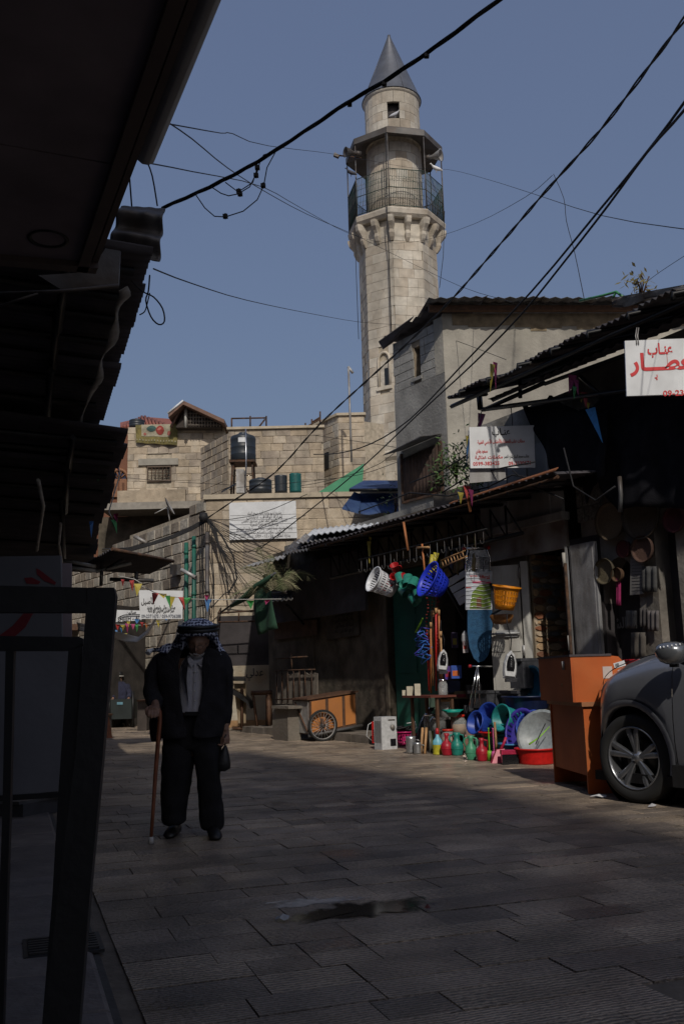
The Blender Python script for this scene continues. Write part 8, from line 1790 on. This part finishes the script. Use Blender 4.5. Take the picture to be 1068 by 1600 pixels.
# falling cloth at the sides and back
def fall(u, v):
    a = -.10*math.pi+1.2*math.pi*u     # from right side over the back to the left side
    y = 990+36*v; hw = 29+v*14+8*v*v; dy = .13+.05*v; c = M(308-6*v, y, .0+.03*v)
    rr = 1+.05*math.sin(u*24)*v
    return c+Vector((math.cos(a)*hw*SC_*rr, math.sin(a)*dy*rr, 0))
m.grid(fall, 40, 10, 0, True)
m.grid(lambda u, v: M(288-48*u-4*v, 1003+12*v*(1-.35*u)+8*u+2*math.sin(u*9+v*3), -.10+.10*u+.06*math.sin(u*8)*v), 18, 8, 0, True, (0, .02, -.01))
m.grid(lambda u, v: M(283+10*v*(1-u)-2*u, 990+32*u, -.10+.03*u-.02*math.sin(u*7)), 10, 5, 0, True, (0, .02, 0)); m.grid(lambda u, v: M(337-10*v*(1-u)+9*u, 990+34*u, -.09+.03*u-.02*math.sin(u*7)), 10, 5, 0, True, (0, .02, 0))
part('headscarf', m, KEF, man, True)
for y, hw in ((979, 27.5), (984.5, 29)):
    c = M(309.5, y, -.075); R = Matrix.Rotation(rad(7), 3, 'X'); mm = MB(); mm.tube([c+R @ Vector((math.cos(t)*hw*SC_, math.sin(t)*.152, 0)) for t in [2*math.pi*i/32 for i in range(33)]], .0155, 8); part('head_cord', mm, BLACKM, man, True)
m = MB(); m.tube([M(240, 1014, .02), M(234, 1017, 0), M(231, 1021, -.02)], [.010, .018, .022], 6); m.tube([M(236, 1015, 0), M(229, 1016, -.02)], .008, 5); part('tassel', m, mat('white_tassel', (.6, .62, .64), .9, 0, .1), man, True)
# glasses, moustache, beard
m = MB()
for sx in (-1, 1):
    c = hc_+Rh @ Vector((sx*.031, -.106, .008)); m.tube([c+Rh @ Vector((math.cos(t)*.022, 0, math.sin(t)*.015)) for t in [2*math.pi*i/16 for i in range(17)]], .0018, 5); m.tube([c+Rh @ Vector((sx*.022, 0, .004)), hc_+Rh @ Vector((sx*.075, -.02, .010))], .0015, 4)
m.tube([hc_+Rh @ Vector((-.010, -.108, .010)), hc_+Rh @ Vector((.010, -.108, .010))], .0018, 4); part('glasses', m, ZINC, man, True)
m = MB(); random.seed(11)
for _ in range(420):
    a = random.uniform(-1.2, 1.2); z = random.uniform(-.112, -.055); 
    if abs(a) < .25 and z > -.07: z = random.uniform(-.05, -.042)
    k = 1-.28*(-z/.115)**1.4; ph = math.asin(z/.115); p = Vector((math.sin(a)*math.cos(ph)*.076*k, -math.cos(a)*math.cos(ph)*.099-.012, z)); q_ = p*1.05+Vector((0, -.004, -.006)); m.add([hc_+Rh @ (p+Vector((.0015, 0, 0))), hc_+Rh @ (p-Vector((.0015, 0, 0))), hc_+Rh @ q_], [(0, 1, 2)])
part('beard', m, mat('grey_beard', (.34, .33, .32), .9, 0, .2), man, True)
# cane
cane = thing('walking_cane', 'curved brown wooden cane with a pale rubber tip held by the old man', 'cane', Z(236, 1319))
tip = Z(236, 1318); hp = wL+Vector((.03, -.10, -.03))
CW = mat('cane_wood', (.17, .055, .025), .35, 0, .25, 14, .1, 40, coat=.3)
pts = [tip+Vector((0, 0, .03)), W(239, 1270, 7.0), W(243, 1210, 7.0), W(247, 1160, 7.0), W(250, 1125, 7.0), W(249, 1112, 7.0), W(246, 1106, 6.99)+Vector((0, .0, 0)), W(240, 1104, 7.0), W(234, 1107, 7.02), W(232, 1113, 7.03)]
m = MB(); m.tube(pts, [.012, .013, .015, .016, .016, .017, .017, .017, .017, .016], 10); part('stick', m, CW, cane, True)
m = MB(); m.tube([tip, tip+Vector((0, 0, .045))], [.020, .016], 10); part('rubber_tip', m, mat('tip_pale', (.40, .39, .38), .8, 0, .1), cane, True)
# small black pouch in the other hand, dark bag behind the cane
bg_ = thing('hand_bag', 'small black pouch hanging from the hand of the old man', 'bag', M(344, 1205, -.05))
m = MB(); rings = []
for (y, cx, hw, dy) in ((1165, 352, 2, .02), (1172, 351, 5, .03), (1182, 349, 9, .045), (1193, 348, 11.5, .05), (1201, 348, 11, .045), (1205, 346, 6, .02)): rings.append(superring(M(cx, y, -.05), hw*SC_, dy, 14, 2.2))
m.loft(rings); part('pouch', m, mat('bag_leather', (.012, .012, .013), .5, 0, .2, 20, .2, 60), bg_, True); m = MB(); m.tube([M(352, 1168, -.05), M(351, 1152, -.05), M(353, 1148, -.04)], .006, 6); part('strap', m, BLACKM, bg_, True)
bg2 = thing('shopping_bag', 'narrow dark bag hanging behind the cane of the old man', 'bag', M(242, 1158, .1))
m = MB(); m.loft([superring(M(cx, y, .12), hw*SC_, .07, 14, 2.6) for y, cx, hw in ((1118, 241, 5), (1128, 242, 7.5), (1145, 243, 8), (1156, 244, 7), (1158, 244, 5))]); part('sack', m, JK, bg2, True); m = MB(); m.tube([M(240, 1120, .12), M(240, 1108, .06)], .008, 5); part('strap', m, BLACKM, bg2, True)

# far cart pusher
fp0 = Z(190, 1136); YF_ = fp0.y
def M2(px, py, dy=0): return W(px, py, YF_+dy)
p2 = thing('person', 'distant man in a dark knit cap and blue checked jacket pushing a cart', 'person', fp0); s2_ = YF_/FPX
b = MB(); head_mesh(b, M2(187, 1058, .3), .92, Matrix.Rotation(rad(-20), 3, 'Z'))
b.tube([M2(187, 1066, .3), M2(188, 1058, .3)], .055, 8); b.loft([superring(M2(188, y, .3), hw*s2_, .11, 16) for y, hw in ((1110, 8), (1090, 9), (1073, 11), (1067, 5))])
for x0, x1, x2 in ((179, 174, 177), (198, 203, 201)): b.tube([M2(x0, 1072, .3), M2(x1, 1084, .2), M2(x2, 1092, -.15)], [.05, .042, .035], 8); hand(b, M2(x2, 1092, -.15), (0, -1, -.2), (0, -.3, -1), 1, 1)
b.tube([M2(185, 1108, .3), M2(184, 1122, .3), M2(184, 1134, .3)], .06, 8, r2=.05); b.tube([M2(192, 1108, .3), M2(193, 1122, .3), M2(193, 1133, .3)], .06, 8, r2=.05)
remesh(b, 'body', SKIN, .014, p2)
m = MB(); m.loft([superring(M2(188, y, .3), hw*s2_, .15, 16) for y, hw in ((1112, 11), (1090, 12), (1076, 13), (1068, 9), (1065, 5))])
for x0, x1, x2 in ((179, 174, 177), (198, 203, 201)): m.tube([M2(x0, 1071, .3), M2(x1, 1084, .2), M2(x2, 1091, -.10)], [.085, .075, .06], 10)
part('jacket', m, mat('blue_check_jacket', (.02, .022, .045), .9, 0, .5, 8, .3, 30), p2, True)
m = MB(); m.loft([superring(M2(187, y, .3), hw*s2_, .11, 14) for y, hw in ((1058, 6.3), (1054, 6.5), (1051, 5.5), (1049, 2))]); part('knit_cap', m, BLACKM, p2, True); m = MB(); m.loft([superring(M2(187, y, .3), 6.7*s2_, .115, 14) for y in (1057, 1055.5)], cap=False); part('cap_stripe', m, WHITED, p2, True)
m = MB()
for x in (185, 193): m.loft([superring(M2(x, y, .3), hw*s2_, hw*s2_, 12) for y, hw in ((1106, 5), (1120, 4.2), (1133, 3.8))])
part('trousers', m, TRS, p2, True)
for x in (184, 193): m = MB(); g_ = M2(x, 1135, .3); g_.z = 0; m.loft([[g_+Vector((math.cos(a)*w_, yy, max(.002, .05+.05*math.sin(a)))) for a in [2*math.pi*i/10 for i in range(10)]] for yy, w_ in ((.1, .03), (0, .05), (-.15, .05), (-.2, .02))]); part('shoe', m, SHO, p2, True)
fc2 = thing('push_cart', 'dark green boxy push cart in front of the distant man', 'cart', Z(188, 1135))
DG = mat('cart_dark_green', (.014, .02, .02), .7, 0, .25, 4)
m = MB(); a, b_ = M2(172, 1124, -.5), M2(207, 1124, -.5); t_ = M2(172, 1093, -.5); m.box(a.x, b_.x, a.y, a.y+.55, a.z, t_.z); part('box', m, DG, fc2, True)
for x in (171, 208): m = MB(); p = M2(x, 1080, -.5); q = M2(x, 1134, -.5); q.z = 0.0; m.tube([p, q], .035, 4); part('post', m, BLACKM, fc2, True)
m = MB(); m.slab([M2(183, 1101, -.52), M2(192, 1101, -.52), M2(192, 1097, -.52), M2(183, 1097, -.52)], (0, .01, 0)); part('tag', m, plastic('tagblue', (.12, .25, .32)), fc2, True)
m = MB(); m.tube([M2(171, 1128, -.4), M2(171, 1152, -1.5)], .03, 4); 
for x in (176, 204): w__ = MB(); c = M2(x, 1128, -.2); c.z = .16; w__.lathe([(0, -.03), (.15, -.03), (.16, 0), (.15, .03), (0, .03)], 16, c, axis='x'); part('wheel', w__, RUBBER, fc2, True)
m = MB(); a = Z(168, 1153); m.lathe([(.13, 0), (.10, .03), (.03, .42), (0, .44)], 12, a); solo('traffic_cone', m, mat('faded_orange', (.20, .07, .03), .7, 0, .3, 9), 'small faded orange cone standing left of the far cart', 'cone', base=a)

# ================================================================== CABLES
def cable(lb, pts, r, strands=1, tw=.0, nm='cable', cat='cable', grp=None, sub=3):
    P = [W(x, y, Y) for x, y, Y in pts]; Q = []
    for i in range(len(P)-1):
        p0, p1, p2, p3 = P[max(i-1, 0)], P[i], P[i+1], P[min(i+2, len(P)-1)]
        for k in range(sub):
            t = k/sub; Q.append(.5*((2*p1)+(p2-p0)*t+(2*p0-5*p1+4*p2-p3)*t*t+(3*p1-p0-3*p2+p3)*t**3))
    Q.append(P[-1])
    if strands == 1: m = MB(); m.tube(Q, r, 6, cap=False); return solo(nm, m, CABLE, lb, cat, grp, base=P[0])
    t = thing(nm, lb, cat, P[0]); F_ = []
    for i in range(len(Q)-1):
        n_ = max(2, int((Q[i+1]-Q[i]).length/.05)); F_ += [Q[i].lerp(Q[i+1], k/n_) for k in range(n_)]
    F_.append(Q[-1]); L = [0]
    for i in range(1, len(F_)): L.append(L[-1]+(F_[i]-F_[i-1]).length)
    for s_ in range(strands):
        m = MB(); pp = []
        for i, p in enumerate(F_):
            d = (F_[min(i+1, len(F_)-1)]-F_[max(i-1, 0)]).normalized(); a = d.cross(Vector((0, 0, 1))).normalized(); b = a.cross(d); th = L[i]*tw+2*math.pi*s_/strands; rr = r*.75*(1+.35*mnoise.noise(Vector((L[i]*1.2, s_, 0)))); pp.append(p+a*math.cos(th)*rr+b*math.sin(th)*rr)
        m.tube(pp, r*.72, 6, cap=False); part('strand', m, CABLE, t, True)
    return t
tc = cable('thick twisted black cable crossing from the left canopies over the minaret cone', [(254, 325, 5.7), (330, 291, 5.4), (400, 254, 5.1), (470, 209, 4.9), (540, 162, 4.7), (600, 127, 4.5), (665, 84, 4.3), (722, 42, 4.15), (800, -16, 4.0)], .0085, 3, 9)
def knob(par, px, py, Y, s_=.016):
    c = W(px, py, Y); m = MB(); m.box(c.x-s_, c.x+s_, c.y-s_, c.y+s_, c.z-s_*.7, c.z+s_*.7); m.tube([c-Vector((0, 0, s_*1.2)), c+Vector((0, 0, s_*1.3))], s_*.4, 6); part('clamp', m, BLACKM, par, True)
for p in ((546, 163, 4.7), (600, 131, 4.5), (666, 87, 4.3)): knob(tc, *p, .012)
lw = thing('cable_loops', 'drooping cable loops with clamps under the twisted black cable', 'cable', W(350, 300, 5.3))
for pts in ([(330, 292), (345, 302), (357, 306), (372, 303), (390, 292), (402, 268), (407, 250)], [(305, 303), (320, 325), (335, 338), (352, 339), (380, 330), (402, 312), (412, 290), (417, 262), (430, 238)], [(352, 285), (372, 300), (395, 285), (402, 262)], [(407, 250), (412, 242), (425, 238)]):
    m = MB(); m.tube([W(x, y, 5.25) for x, y in pts], .0035, 5); part('loop', m, CABLE, lw, True)
for x, y in ((373, 299), (375, 303), (402, 262), (400, 274), (352, 338), (411, 290)): knob(lw, x, y, 5.25, .014)
cable('thick twisted black cable sagging from the top right corner down to the stone building', [(1110, -30, 6.5), (1068, 30, 7), (1010, 108, 8), (935, 206, 9.2), (850, 301, 10.8), (770, 394, 12.5), (690, 484, 14.5), (600, 570, 17), (500, 662, 20), (430, 738, 22), (365, 782, 23.3), (322, 811, 24)], .014, 2, 5)
cable('upper of two parallel black cables running down past the plastered building', [(1110, 90, 6.4), (1068, 160, 7), (1000, 250, 8.2), (930, 335, 9.5), (830, 455, 11.5), (720, 572, 14), (640, 655, 17), (580, 693, 19.5), (530, 708, 22), (490, 710, 24)], .013)
cable('lower of two parallel black cables ending beside the cable bundle', [(1110, 105, 6.4), (1068, 172, 7), (1010, 238, 8.0), (950, 320, 9.2), (880, 410, 10.6), (815, 490, 12), (740, 567, 14), (650, 650, 17), (560, 735, 20), (470, 808, 22.5), (400, 862, 24)], .013)
TH = [('thin wire from the boxed canopy past the minaret gallery to the right edge', [(250, 191, 6), (345, 208, 9), (364, 209, 10), (420, 228, 14), (530, 242, 25), (640, 262, 34), (700, 265, 30), (760, 280, 24), (830, 302, 18), (940, 337, 12), (1100, 362, 8)], .006),
      ('thin wire rising from the left canopies and swinging up to the right', [(228, 254, 6), (300, 268, 8), (410, 292, 12), (470, 325, 18), (545, 365, 26), (600, 379, 28), (660, 376, 28), (740, 350, 24), (820, 308, 18), (862, 274, 16)], .006),
      ('thin straight wire slanting down across the minaret shaft', [(250, 183, 6), (300, 217, 7), (355, 262, 9), (410, 297, 12), (480, 335, 16), (560, 370, 22), (640, 410, 26), (720, 448, 20), (800, 472, 15)], .006),
      ('thin wire low across the sky behind the tank house', [(240, 420, 6), (300, 443, 8), (385, 469, 12), (480, 489, 18), (560, 503, 24), (640, 510, 22), (700, 528, 19), (790, 562, 16)], .006),
      ('thin wire dropping from the middle of the sky towards the near awning', [(864, 272, 16), (880, 310, 15), (884, 345, 14), (897, 395, 13), (912, 468, 12)], .006),
      ('thin wire slanting between the mast and the right building', [(490, 680, 24), (560, 690, 22), (625, 700, 20)], .008),
      ('thin wire across the front of the stone house', [(150, 742, 30), (260, 752, 31), (350, 757, 28), (450, 762, 26), (570, 735, 24), (625, 700, 20)], .008),
      ('thin wire across the foot of the corner house', [(370, 762, 25), (480, 752, 24), (560, 742, 23), (620, 722, 20)], .007),
      ('thin wire at the upper right edge above the roof weed', [(1100, 380, 8), (1068, 400, 9), (1030, 425, 9.5), (1010, 440, 10)], .003)]
for lb, pts, r in TH: cable(lb, pts, r*.9, nm='wire', cat='wire')
cable('two short hanging wires between the boxed canopy and the crumpled zinc', [(228, 248, 5.4), (238, 275, 5.5), (246, 322, 5.6)], .005, nm='wire', cat='wire'); cable('short wire stub left of the two hanging ones above the crumpled zinc', [(202, 270, 5.4), (204, 296, 5.5), (206, 322, 5.6)], .005, nm='wire', cat='wire')
cable('loose wire loop hanging against the sky beside the second canopy', [(234, 430, 5.6), (232, 455, 5.7), (228, 470, 5.8), (236, 495, 5.8), (248, 507, 5.8), (257, 502, 5.8), (254, 482, 5.8), (240, 464, 5.8), (222, 455, 5.7), (205, 438, 5.6)], .005, nm='wire', cat='wire')
cable('second loose wire curling beside the ragged canopy edge', [(234, 458, 5.7), (230, 475, 5.8), (226, 487, 5.8), (218, 492, 5.8)], .004, nm='wire', cat='wire')
# the great bundle at the corner of the stone building
cbn = thing('cable_bundle', 'tangled black cable bundle fixed to the corner of the stone building', 'cables', W(322, 812, 23.6)); random.seed(21)
Yb = 23.6
def crv(pts, r):
    m = MB(); m.tube([W(x, y, Yb-.1*i/len(pts)) for i, (x, y) in enumerate(pts)], r*.75, 5, cap=False); part('cable', m, CABLE, cbn, True)
for k in range(5): crv([(322+k, 810+k*.8), (300, 822+k*1.5), (270, 836+k*1.2), (235, 848+k), (200, 856+k*1.5), (160, 858+k*3)], .022)
for k in range(7):
    x2 = 340+k*9; crv([(322, 810+k), (332+k, 828), (330+x2*.03, 850), (345+k*5, 880+k*3), (350+k*7, 915+random.uniform(-6, 6))], .012)
for k in range(6): crv([(326, 812+k), (350, 826+k*3), (385, 842+k*5), (420, 852+k*6), (455, 868+k*5)], .011)
crv([(326, 812), (347, 838), (365, 870), (370, 905), (358, 925)], .03); crv([(326, 815), (340, 850), (352, 890), (357, 930)], .024); crv([(322, 812), (356, 812), (395, 806), (430, 794), (480, 772)], .012)
crv([(352, 830), (368, 836), (385, 836), (398, 830), (410, 822), (440, 808)], .012); crv([(368, 836), (360, 852)], .01); crv([(330, 950), (352, 926), (395, 928), (428, 915)], .02)
for k in range(7): crv([(312+k*3.2, 815+random.uniform(-3, 5)), (311+k*3.4+random.uniform(-3, 3), 860), (316+k*3+random.uniform(-4, 4), 905), (314+k*3.5+random.uniform(-3, 3), 950)], .016)
m = MB(); c = W(318, 808, 23.4); m.lathe([(0, -.12), (.10, -.1), (.12, 0), (.09, .1), (0, .12)], 10, c); part('coil', m, CABLE, cbn, True)
# wall lamps / boxes on the old wall
for (x, y, lb) in ((210, 838, 'white tube lamp on a bracket on the old stone wall'), (283, 890, 'grey street lamp head on the old stone wall beside the drainpipe')):
    c = FSL.at(x, y, .5); t = thing('wall_lamp', lb, 'lamp', c); m = MB(); m.tube([c, c+Vector((.38, -.1, -.22))], .05, 8); part('housing', m, ZINCL, t, True); m = MB(); m.tube([c+Vector((.35, -.1, -.2)), FSL.at(x+25, y+10, 0)], .02, 5); part('arm', m, ZINC, t, True)
m = MB(); q = [(272, 882), (283, 882), (283, 898), (272, 898)]; m.slab([FSL.at(x, y, .1) for x, y in q], FSL.n*.12); solo('meter_box', m, ZINC, 'small grey meter box on the old stone wall', 'meter box', base=FSL.at(272, 890, .1))
